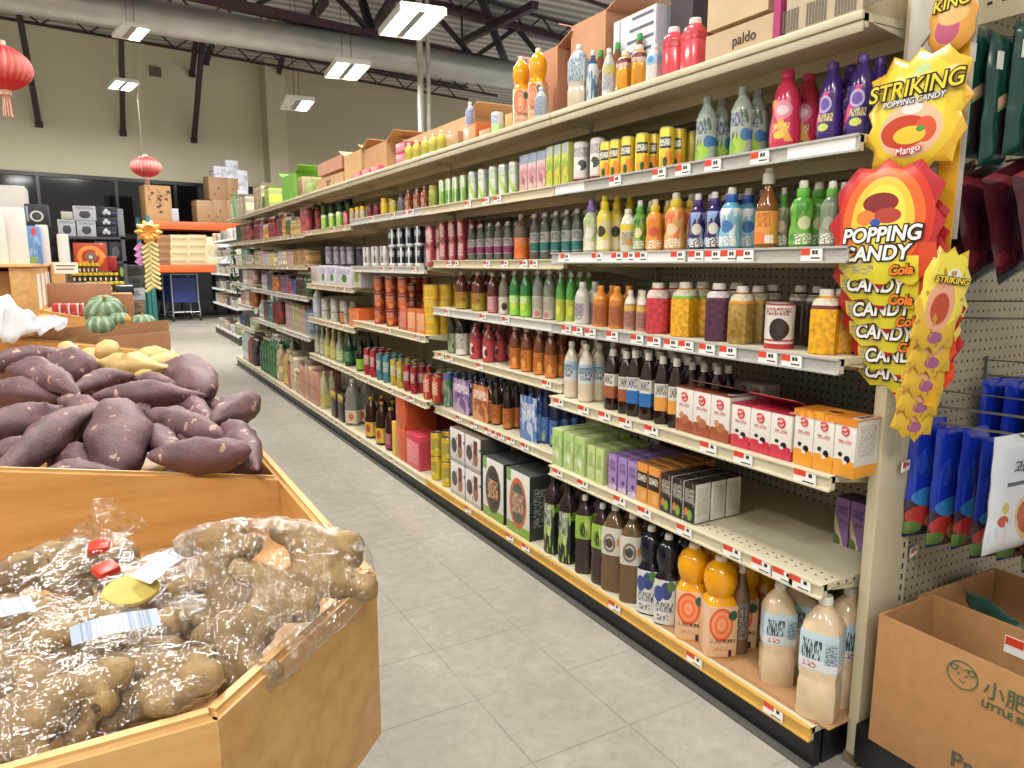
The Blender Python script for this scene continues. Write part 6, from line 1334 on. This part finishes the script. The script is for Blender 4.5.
# low divider, red packs, long carton behind
b = MB(); A = ony(30, 308, 5.2); C = ony(88, 318, 5.2); b.add([(A.x, 5.2, .74), (C.x, 5.2, .74), (C.x, 5.2, C.z), (A.x, 5.2, A.z), (A.x, 5.22, .74), (C.x, 5.22, .74), (C.x, 5.22, C.z), (A.x, 5.22, A.z)], [(0, 1, 2, 3), (7, 6, 5, 4), (3, 2, 6, 7), (1, 5, 6, 2), (0, 3, 7, 4), (0, 4, 5, 1)], maple)
b.obj('divider', isl, (-ISX, -FY, 0), smooth=False)
b = MB(); b.bar(ony(18, 328, 5.0), ony(26, 306, 5.1), .02, .01, M('#d99a5a', .5)); T(b.obj('wooden_stick'), 'light wooden slat leaning against the cabinet foot', 'slat')
for i, (xa, xb) in enumerate(((52, 61), (61.5, 70), (70.5, 79), (79.5, 84))):
    pxbox('food_pack', 'box', 'red and white food pack behind the low divider, %s from the cabinet' % ORD[i+1], xa, xb, 304.5, 316, 5.45, .2, pf('#b8343a', [('r', .5, 1, 0, 1, '#d9c9c4'), ('n', 3, .62, '#d98a84')]), group='red packs behind the divider')
pxbox('carton', 'cardboard box', 'long flat brown carton standing behind the pumpkins', 37, 112, 284, 310, 6.0, .35, M('#9c7356', .78, var=.06), M('#8a6248', .78))
pxbox('carton', 'cardboard box', 'lower brown carton at the aisle end of the long flat one', 112, 134, 294, 318, 6.1, .35, M('#93694a', .78, var=.06), M('#a87f56', .78))
b = MB(); p0_, p1_ = onz(136, 298, .93), onz(146, 316, .80)
pxbox('black_tray', 'tray', 'black plastic tray on the island behind the brown cartons', 116, 134, 286, 296, 6.6, .3, M('#1d1c1f', .4))
# cabinet with paper rolls
o = E('wooden_cabinet', (xcol(13, 4.8, 1.0), 4.8, 0)); T(o, 'tall maple cabinet rising from the island with paper rolls on top', 'cabinet')
w_ = xcol(35, 4.8, 1.0)-xcol(13, 4.8, 1.0); x0_ = o.location.x
b = MB(); b.box((0, 0, .75), (w_, 3.0, 1.232), mapleY, .004); b.obj('body', o)
b = MB(); b.box((-.45, .06, .75), (-.002, 3.0, 1.21), M('#9c6c2c', .45, var=.12), .004); b.obj('side_body', o)
b = MB(); b.box((-.47, -.02, 1.232), (w_+.015, 3.02, 1.252), edgeM, .003); b.obj('top', o)
for i in range(4):
    b = MB(); b.box((w_+.001, .35+i*.42, .98), (w_+.003, .62+i*.42, 1.19), M('#e4dfd8', .6, var=.02)); b.obj('paper_notice', o)
b = MB(); b.box((w_+.0, .2, .93), (w_+.05, 2.4, .95), edgeM); b.obj('ledge', o)
def roll(px, w, yt, Y, label, zb=1.252):
    z1 = ony(px, yt, Y).z; c = ony(px, 262, Y); r = w*depth(c)/(2*FPX); h = z1-zb
    b = MB(); b.lathe([(r*.97, 0), (r, .02), (r, h-.03), (r*.93, h), (r*.3, h), (r*.28, h-.03)], M('#d4d2ce', .6, var=.02), 24); o = b.obj('paper_roll', None, (c.x, Y, zb)); return T(o, label, 'paper roll')
roll(13.5, 28, 208, 5.1, 'largest white paper towel roll on the wooden cabinet'); roll(-3, 20, 214, 4.96, 'white paper roll cut by the left edge of the photo')
roll(45, 11, 225, 5.6, 'slim white paper roll beside the blue pack'); roll(65, 10, 234, 6.6, 'small white roll standing alone beyond the blue pack')
pxbox('tissue_pack', 'pack', 'blue wrapped tissue pack with red badge between the paper rolls', 26, 40, 226, 261, 5.4, .2, pf('#5a8fd0', [('c', .3, .85, .4, .12, '#c9404a'), ('n', 3, .58, '#8fb8e0'), ('c', -.1, .1, .5, .1, '#7fae5a')]), zb=1.252)
pxbox('white_crate', 'box', 'large plain white box standing behind the paper rolls', -20, 28, 185, 240, 7.2, .4, M('#b9b8b4', .5, var=.02), zb=1.252)
pxbox('appliance_box', 'box', 'black appliance box with an oval picture above the blue pack', 25, 48, 204, 226, 7.0, .3, pf('#1d2126', [('o', 0, .45, .6, .25, '#b9bcc0'), ('c', 0, .45, .3, .1, '#3a4048'), ('r', -.9, -.7, .2, .9, '#7f94a8')]), zb=None)
pxbox('stand', 'stand', 'plain dark stand under the black appliance box', 24, 47, 225.5, 262, 7.05, .3, M('#3a3230', .6), zb=1.252)
b = MB(); q = ony(66, 268, 6.2); b.box((-.075, 0, -.04), (.075, .004, .04), M('#e4e2d4', .5, var=.02)); b.box((-.06, -.001, .012), (.06, 0, .02), M('#6a6a62', .5)); b.box((-.06, -.001, -.012), (.05, 0, -.004), M('#6a6a62', .5))
b.box((-.004, .004, -.3), (.004, .01, .0), wire); T(b.obj('price_sign', None, q), 'white price card on a stalk beside the small paper roll', 'sign')
# tins with yellow lids in tiers
b = MB()
tl = [(263, 272.5, 74, 99, 6, 8.0), (272.5, 281.5, 72, 119, 9, 7.86), (281.5, 291, 86, 125, 7, 7.72)]
for t_, (yt, yb, xa, xb, n, Y) in enumerate(tl):
    zb = ony(95, yb, Y).z; b.box((xcol(xa, Y, zb)-.03, Y-.06, 0), (xcol(xb, Y, zb)+.03, Y+.08, zb-.001), M('#7a5c3a', .6))
T(b.obj('tiered_stand'), 'stepped wooden stand carrying the yellow lidded jars', 'display stand')
for t_, (yt, yb, xa, xb, n, Y) in enumerate(tl):
    zb = ony(95, yb, Y).z; H = ony(95, yt, Y).z-zb; W = (xcol(xb, Y, zb)-xcol(xa, Y, zb))/n; r = W*.46
    bo = MB(); bo.lathe([(r, 0), (r, H*.7)], printed('#2a241c', [('c', 0, .38, .5, .3, '#d8d4c4')], r, H*.7, .4, axis='x'), 12); bm_ = bo.mesh('lidded_jar')
    li = MB(); li.lathe([(r*1.04, H*.68), (r*1.04, H*.95), (r*.9, H*.98)], M('#dcc21e', .4), 12); lm = li.mesh('lid')
    for i in range(n):
        o = O('lidded_jar', bm_, None, (xcol(xa, Y, zb)+W*(i+.5), Y, zb)); T(o, 'dark jar with yellow lid, %s from the cabinet side, %s tier of the stepped stand' % (ORD[i+1], ('top', 'middle', 'lowest')[t_]), 'jar', 'yellow lidded jars'); O('lid', lm, o)
mand = pf('#c8421e', [('c', 0, .5, .85, .42, '#e2641e'), ('o', 0, .5, .8, .4, '#f0962c'), ('o', 0, .5, .5, .26, '#b8301c'), ('c', 0, .5, .34, .17, '#8a6a5a'), ('c', 0, .5, .12, .06, '#e9e0d4'), ('n', 3, .62, '#f0a83a')])
pxbox('gift_box', 'box', 'large orange red box with a round flower pattern above the jars', 74, 107, 243, 271, 8.3, .12, mand)
pxbox('wooden_stand', 'stand', 'plain wooden block under the flower pattern gift box', 74, 117, 271.2, 300, 8.28, .3, M('#6a4e30', .6), zb=0.0)
pxbox('wooden_stand', 'stand', 'maple block under the small lone paper roll', 59, 71, 262.1, 290, 6.5, .3, maple, zb=0.0)
pxbox('gift_box', 'box', 'small crimson box beside the round flower pattern box', 107.5, 117, 256, 271, 8.35, .1, M('#a8242a', .5))
# black shelf of boxed pots
Ys = 10.0; sx0, sx1 = xcol(57, Ys, 1.5), xcol(125, Ys, 1.5); blk = M('#1e1c1e', .4)
o = E('black_shelf_unit', (sx0, Ys, 0)); T(o, 'black shelf unit of boxed cookware against the dark wall', 'shelf unit')
zs = [ony(95, 236.5, Ys).z, ony(95, 261, Ys).z, .5]
for z in zs:
    b = MB(); b.box((0, 0, z-.03), (sx1-sx0, .5, z), M('#4a484c', .4)); b.obj('shelf', o)
for xx in (0, sx1-sx0-.04):
    b = MB(); b.box((xx, 0, 0), (xx+.04, .04, zs[0]+.02), M('#5a585c', .4)); b.obj('post', o)
b = MB(); b.box((0, .5, 0), (sx1-sx0, .52, zs[0]), blk); b.obj('back', o)
pot = pf('#c9c8d0', [('c', 0, .4, .5, .26, '#4a4a52'), ('r', -.4, .4, .6, .66, '#5a5a62'), ('t', -.8, .8, .75, .95, '#6a6a78', 8)])
for i, (xa, xb, yt, yb, nm) in enumerate(((58, 75.5, 219.5, 236.5, 'lowest white cookware box at the left of the black shelf'), (77, 96, 221, 236.5, 'white cookware box on the shelf under the topmost one'), (73, 96, 206, 220.5, 'topmost white cookware box on the black shelf'), (61, 72.5, 211.5, 219, 'small pale box on the lowest white cookware box'))):
    pxbox('cookware_box', 'box', nm, xa, xb, yt, yb, Ys+.05+(.001 if i == 3 else 0), .3, pot if i != 3 else M('#c9c6b8', .5))
for i, (yt, yb) in enumerate(((226.5, 236.5), (217, 226.3), (207, 216.8))):
    pxbox('cookware_box', 'box', 'black cookware box with white flower, %s of three stacked' % ('lowest', 'middle', 'topmost')[i], 97, 117, yt, yb, Ys+.05, .3, pf('#1c2430', [('c', -.1, .6, .2, .22, '#dcdfe4'), ('c', .15, .4, .2, .2, '#d0d4da'), ('c', -.3, .4, .15, .2, '#c9cdd4'), ('r', .5, .9, .3, .5, '#3a5a8a')]))
pxbox('cookware_box', 'box', 'grey narrow box at the end of the black shelf', 117.5, 124, 209, 236.5, Ys+.06, .3, M('#8f8f94', .5))
for i, (xa, xb) in enumerate(((95, 108), (109, 122))): pxbox('cookware_box', 'box', ('dim grey box on the middle level behind the flower pattern box', 'dark box with pan picture on the middle level')[i], xa, xb, 241, 260, Ys+.06, .3, pf(('#55535a', '#2c2a30')[i], [('c', 0, .4, .6, .3, ('#3a383e', '#6a6a70')[i])]))
pxbox('cookware_box', 'box', 'black box with a lime label at the end of the lower level', 118, 125, 264, 280, Ys+.02, .3, pf('#1e2018', [('c', .1, .5, .5, .3, '#a8c85a')]))
for i, (yt, yb, c) in enumerate(((265, 275, '#3a3a36'), (275.5, 287, '#4a4a44'), (288, 300, '#b9b9be'), (300.5, 312, '#8a7458'))):
    pxbox('stacked_box', 'box', 'box in the pile beside the hanging firecrackers, %s' % ('topmost, charcoal', 'second, grey', 'third, pale', 'lowest, tan')[i], 127.5, 145, yt, yb, 10.6, .4, pf(c, [('c', 0, .5, .5, .3, bias(c, .5)), ('n', 3, .62, bias(c, 1.5))]))
pxbox('stacked_box', 'box', 'dark crate at the foot of the pile by the firecrackers', 127.5, 146, 312.2, 330, 10.6, .4, M('#4a3a2c', .6), zb=0.0)
# orange pallet rack
ra = R_(9); RDv = Vector((math.cos(ra), math.sin(ra), 0)); RP = Vector((1.0, 17.0, 0)); RX = Matrix(((RDv.x, -RDv.y, 0, RP.x), (RDv.y, RDv.x, 0, RP.y), (0, 0, 1, 0), (0, 0, 0, 1)))
def rk(px, py): p = onp(px, py, RP, RDv); return (p-RP).dot(RDv), p.z
u0, zt = rk(150, 220.5); u1, _ = rk(240, 224); zt2 = rk(150, 228.5)[1]; zl1 = rk(155, 265)[1]; zl2 = rk(155, 272.5)[1]
orange = M('#dc5a26', .4, var=.05); rackT = M('#2a6a66', .45)
o = O('pallet_rack', None); o.matrix_world = RX; T(o, 'orange beamed pallet rack standing before the dark glass wall', 'pallet rack')
for dy in (0, .9):
    for z0, z1 in ((zt2, zt), (zl2, zl1)):
        b = MB(); b.box((u0-.02, dy, z0), (u1+.6, dy+.06, z1), orange, .004); b.obj('beam', o)
for u in (u0-.08, u1+.6):
    for dy in (0, .9):
        b = MB(); b.box((u, dy, 0), (u+.08, dy+.07, zt+.1), rackT); b.obj('post', o)
for z in (zt, zl1):
    b = MB(); b.box((u0, .02, z-.012), (u1+.58, .94, z), M('#6a5a48', .6)); b.obj('shelf_board', o)
def rbox(label, xa, xb, yt, yb, d, front, dy=.05, zb=None, name='carton', cat='cardboard box', group=None, text=None):
    a, z0 = rk(xa, yb); c, z1 = rk(xb, yt); z0 = zb if zb is not None else z0; w = c-a; H = z1-z0
    b = MB(); b.box((-w/2, 0, 0), (w/2, d, H), front(w, H) if callable(front) else front, .006); k = b.obj(name); k.matrix_world = RX @ Matrix.Translation(((a+c)/2, dy, z0+.001)); return T(k, label, cat, group), w, H
k, w, H = rbox('tall tan carton with dark upright characters, left end of the rack top', 147.5, 171, 186, 220.5, .5, M('#a88258', .75, var=.05), zb=zt)
b = MB(); im = M('#4a3420', .6, var=0); rnd = random.Random(9)
for u, n_ in ((-.3, 4), (0, 6), (.3, 3)):
    for j in range(n_):
        for q in range(4): a_ = u*w+rnd.uniform(-.05, .03); z_ = H*(.82-.115*j)+rnd.uniform(-.03, .03); b.box((a_, -.002, z_), (a_+rnd.choice((.012, .06)), -.0005, z_+rnd.choice((.012, .05))), im)
b.obj('printed_characters', k)
rbox('small pale grey picture box beside the tall tan carton', 172.5, 179, 208.5, 220.5, .2, M('#a8a8ac', .5), zb=zt, name='goods_box', cat='box')
rbox('tan carton at the foot of the rack top stack, aisle side', 198.5, 214, 200.5, 222, .4, pf('#a07a52', [('c', .3, .3, .1, .04, '#4a3420')]), zb=zt)
for i, (xa, xb, yt, yb) in enumerate(((214.5, 228, 199.8, 222), (210.5, 228, 177, 199.6), (228.5, 242, 200.5, 222), (228.5, 239, 178, 200.3))):
    rbox('tan carton in the rack top stack, '+('lower middle', 'upper middle under white boxes', 'lower far right', 'upper far right')[i], xa, xb, yt, yb, .4, pf('#9c754e', [('c', .0, .5, .12, .05, '#4a3420'), ('c', -.4, .25, .1, .04, '#4a3420')]), dy=.06+.45*(i == 9), zb=zt if i in (0, 2) else None)
for i, (xa, xb, yt, yb) in enumerate(((215, 227, 166.5, 177), (227.5, 238.5, 160.5, 178), (239.5, 248, 170.5, 190), (239.5, 249, 190.3, 209))):
    rbox('white printed box in the rack top stack, '+('topmost left', 'topmost middle', 'right upper', 'right lower')[i], xa, xb, yt, yb, .35, pf('#d4d2de', [('n', 3, .58, '#9a98b4'), ('t', -.8, .8, .2, .8, '#b0aec4', 7)]), name='goods_box', cat='box')
rbox('pale support carton under the right white boxes', 243, 249, 209.3, 223.5, .35, M('#c9c4bc', .6), zb=zt, name='goods_box', cat='box')
for i in range(4):
    for j in range(2):
        rbox('cream carton on the lower rack beam, %s course, %s' % (('lowest', 'second', 'third', 'topmost')[i], ('left', 'right')[j]), 171.5+j*18, 189+j*18, 265-7.5*(i+1), 265-7.5*i, .45, pf('#cbb487', [('t', -.8, .8, .3, .6, '#8a7248', 7)]), group='cream cartons on the rack')
for i in range(4):
    rbox('dark tan carton on the lower rack beam, %s of the left pile' % ('lowest', 'second', 'third', 'topmost')[i], 153 if i < 2 else 157.5, 170.8, 265-7.5*(i+1), 265-7.5*i, .45, pf('#94683c', [('t', -.8, .8, .3, .7, '#6a4626', 7)]))
rbox('cream carton with pale bags at the far end of the lower beam', 207.5, 220, 237, 265, .4, pf('#cfc39c', [('t', -.8, .8, .3, .7, '#a89a70', 7)]), zb=zl1)
rbox('white and blue bagged goods on the lower beam', 220.5, 234, 236, 265, .4, pf('#d4d8e4', [('n', 3, .56, '#a8b4d4')]), zb=zl1, name='goods_box', cat='box')
# firecracker garland
gp = onp(148.5, 232, (0, 14.5), (1, .1)); o = E('firecracker_garland', gp); T(o, 'hanging firecracker garland with orange bow and yellow crackers by the rack', 'decoration')
b = MB()
for i in range(10):
    a = i*.628; b.tube([(0, 0, 0), (.12*math.cos(a), -.02, .12*math.sin(a)), (.22*math.cos(a), 0, .2*math.sin(a))], [.02, .07, .02], M('#d08a3a', .45), 6)
b.obj('bow', o)
cy = M('#c4b272', .45); ck = M('#b87aaa', .45)
for i in range(20):
    s_ = -1 if i % 2 else 1; b = MB(); z = -.16-i*.042; b.tube([(0, 0, z), (s_*.13, -.04, z-.09)], [.035, .028], cy, 7); b.obj('firecracker', o)
for i in range(6):
    b = MB(); z = -.2-i*.11; b.tube([(-.12, .04, z), (-.22, .05, z-.13)], [.05, .05], ck, 7); b.obj('pink_firecracker', o)
b = MB(); b.tube([(0, 0, -1.0), (0, 0, .3), (0, 0, ZC-gp.z)], .0015, M('#6a6258', .6), 5); b.obj('cord', o)
pole = onz(154, 321, 0); b = MB(); b.box((-.09, 0, 0), (.09, .1, .95), M('#2f7a72', .45)); b.box((-.09, .0, .952), (.09, .1, 1.5), M('#5a3a34', .5)); T(b.obj('bollard_post', None, (pole.x, pole.y, 0)), 'teal and maroon post below the firecracker garland', 'post')
# shopping carts
cblue = M('#24346f', .4, var=.08); cgrey = M('#9a9ca2', .3, .6)
def cart(loc, rz, label):
    o = E('shopping_cart', loc, rz); T(o, label, 'shopping cart', 'blue shopping carts')
    W, D, zb, zt_ = .50, .55, .42, 1.0
    b = MB(); cs = [(-W/2, 0), (W/2, 0), (W/2-.03, D), (-W/2+.03, D)]
    for i in range(4):
        a, c = cs[i], cs[(i+1) % 4]
        for z in (zb, zb+.14, zb+.28, zb+.42, zt_): b.bar((a[0], a[1], z), (c[0], c[1], z), .014, .022, cblue)
        for k in range(11):
            t = k/11; x, y = a[0]+(c[0]-a[0])*t, a[1]+(c[1]-a[1])*t; b.bar((x, y, zb), (x, y, zt_), .018, .014, cblue)
    b.box((-W/2, 0, zb-.01), (W/2, D, zb+.005), cblue); b.box((-W/2+.02, .004, zb), (W/2-.02, .01, zt_-.05), cblue); b.obj('basket', o)
    b = MB()
    for s in (-1, 1):
        b.tube([(s*(W/2+.03), -.06, .12), (s*(W/2+.02), -.02, .45), (s*(W/2+.02), -.02, 1.03), (s*(W/2+.02), D, 1.02)], .016, cgrey, 8); b.tube([(s*(W/2+.03), -.06, .12), (s*(W/2+.0), D+.2, .12), (s*(W/2-.03), D, .42)], .016, cgrey, 8)
    b.tube([(-W/2-.02, -.02, 1.03), (W/2+.02, -.02, 1.03)], .018, cgrey, 8); b.tube([(-W/2-.03, -.05, .2), (W/2+.03, -.05, .2)], .012, cgrey, 6)
    for k in range(5): b.tube([(-W/2+.08+k*.085, -.04, .2), (-W/2+.1+k*.075, D+.1, .16)], .008, cgrey, 5)
    b.obj('frame', o)
    for x in (-W/2-.03, W/2+.03):
        for y in (-.06, D+.2):
            b = MB(); X = Matrix.Translation((x, y, .06)) @ Matrix.Rotation(math.pi/2, 4, 'Y'); c = MB(); c.lathe([(.055, -.015), (.06, 0), (.055, .015)], M('#26262a', .5), 12); b.add([X @ Vector(v) for v in c.v], c.f, M('#26262a', .5)); b.bar((x, y, .06), (x, y, .13), .012, .03, cgrey); b.obj('wheel', o)
    return o
cp = onz(187, 321, 0)
cart((cp.x, cp.y, 0), R_(8), 'blue shopping cart facing the aisle under the orange rack'); cart((cp.x-.14, cp.y+.42, 0), R_(8), 'blue shopping cart nested behind the front cart')
# farther shelving run beyond the cross aisle
FX, FY0, FY1 = 1.84, 11.75, 14.4
o = E('shelving_bay', (FX, FY0, 0)); T(o, 'farther grey shelving run beyond the cross aisle', 'shelving frame')
greyS = M('#8d8c86', .5, var=.05)
b = MB(); b.box((.5, 0, 0), (.53, FY1-FY0, 1.55), greyS); b.obj('back', o); b = MB(); b.box((0, 0, 0), (.5, .03, .14), M('#3a3834', .5)); b.box((.01, .03, 0), (.03, FY1-FY0, .13), M('#3a3834', .5)); b.obj('kick_plate', o)
b = MB(); b.box((.24, -.03, .0), (.29, .0, 1.5), M('#a9a79f', .4, .3)); b.obj('end_upright', o)
for iz, py in enumerate((336, 304, 289, 273.5, 257, 240)):
    zf = onx(222, py, FX).z if iz else .14
    s = E('store_shelf', (FX, FY0+.002, zf)); T(s, 'grey shelf of the farther run, %s from the floor' % ORD[iz+1], 'shelf', 'shelves of the farther run')
    b = MB(); b.box((0, 0, -.025), (.5, FY1-FY0-.004, 0), M('#b8b6ac', .5)); b.obj('deck', s, smooth=False); b = MB(); b.box((-.006, 0, -.03), (0, FY1-FY0-.004, .004), M('#d8d8d2', .4)); b.obj('price_rail', s, smooth=False)
    y = FY0+.04; rnd = random.Random(iz); cols = ('#b9b4ac', '#d8d6d0', '#8a8480', '#c9a890', '#a89a94', '#6a6260', '#c4c0b0', '#9aa088'); n = 0
    while y < FY1-.3:
        w = rnd.uniform(.12, .22); h = rnd.uniform(.10, .17); c = cols[rnd.randrange(8)]
        if (n+iz) % 3 == 0:
            b = MB(); r = w*.42; b.lathe([(r*.5, 0), (r*.9, h*.3), (r, h*.55), (r*.95, h*.55), (r*.5, h*.2)], M(c, .3), 14); k = b.obj('bowl', None, (FX+.13, y+w/2, zf+.001)); T(k, 'bowl on the %s shelf of the farther run, %s from near end' % (ORD[iz+1], ORD[n+1]), 'bowl', 'kitchen goods of the farther run')
        else:
            ms = box_meshes(w, .2, h, printed(c, [('n', 3, .55, bias(c, .6))], w/2, h)); spawn(ms, 'goods_box', (FX+.13, y+w/2, zf+.001), 0, 'boxed kitchen goods, %s shelf of the farther run, %s from near end' % (ORD[iz+1], ORD[n+1]), 'box', 'kitchen goods of the farther run')
        y += w+.02; n += 1
# hanging ivy at the end of the farther run
iv = ony(233, 246, 9.75); b = MB(); gm = M('#2f5a2a', .6, var=.3); rnd = random.Random(3)
for i in range(170):
    t = rnd.random(); p = Vector((rnd.gauss(0, .04+.03*t), rnd.gauss(0, .03), -t*.62)); a = rnd.uniform(0, 6.3); s_ = rnd.uniform(.025, .045); d = Vector((math.cos(a), math.sin(a)*.6, rnd.uniform(-.8, .2))).normalized(); e = d.cross(Vector((0, 0, 1))).normalized()
    b.add([p, p+d*s_+e*s_*.55, p+d*s_*2, p+d*s_-e*s_*.55], [(0, 1, 2, 3)], gm)
b.tube([(0, 0, .05), (0, .0, -.3), (.02, 0, -.62)], .008, gm, 5); T(b.obj('ivy_garland', None, iv), 'trailing green ivy hanging at the far end of the shelving run', 'plant')
# red paper lanterns
def lantern(c, w, h, label):
    o = E('paper_lantern', c); T(o, label, 'lantern', None); n, m = 48, 14; vs = []; fs = []
    for j in range(m+1):
        f = math.pi*j/m
        for i in range(n):
            a = 2*math.pi*i/n; k = 1+.06*(1 if i % 2 else -1)*math.sin(f); rr = max(.14, math.sin(f)**1.25)
            vs.append((w/2*rr*math.cos(a)*k, w/2*rr*math.sin(a)*k, h/2*math.cos(f)))
    for j in range(m):
        for i in range(n): fs.append((j*n+i, (j+1)*n+i, (j+1)*n+(i+1) % n, j*n+(i+1) % n))
    t = NT('lantern_paper'); s = t.sep(t.obj()); nz = t.noise(t.obj(), 14, 3); rad = t.math('DIVIDE', t.math('SQRT', t.math('ADD', t.math('MULTIPLY', s[0], s[0]), t.math('MULTIPLY', s[1], s[1]))), w/2)
    t.set(t.mix(t.ramp(t.math('MULTIPLY_ADD', nz, .35, rad), .92, 1.3), lin('#b81f26'), lin('#d88a80')), .7)
    b = MB(); b.add(vs, fs, t.m); b.obj('shade', o, ang=20)
    b = MB(); b.lathe([(w*.10, -h/2-.02), (w*.10, -h/2+.02)], M('#d9b0a0', .6), 14); b.lathe([(w*.09, h/2-.02), (w*.09, h/2+.02)], M('#d9b0a0', .6), 14); b.obj('rim', o)
    b = MB()
    for i in range(9):
        a = i*.7; b.tube([(w*.05*math.cos(a), w*.05*math.sin(a), -h/2), (w*.08*math.cos(a), w*.08*math.sin(a), -h/2-h*.55)], w*.008, M('#e0a090', .7), 4)
    b.obj('tassel', o); b = MB(); b.tube([(0, 0, h/2), (0, 0, ZC-c[2]-.01)], .0008, M('#7a6a60', .6), 4); b.obj('cord', o)
lantern(ony(3, 68, 5.0), .27, .24, 'red folded paper lantern cut by the left edge under the roof'); lantern(ony(146, 167, 12.0), .40, .30, 'small red folded paper lantern hanging before the back wall')
if False:
  pass
for l_, os_ in LAB.items():
    if len(os_) > 1 and not os_[0].get('group'): print('DUP LABEL', l_, len(os_))

for l_ in LAB:
    if not 4 <= len(l_.split()) <= 16: print('LONG', len(l_.split()), l_)
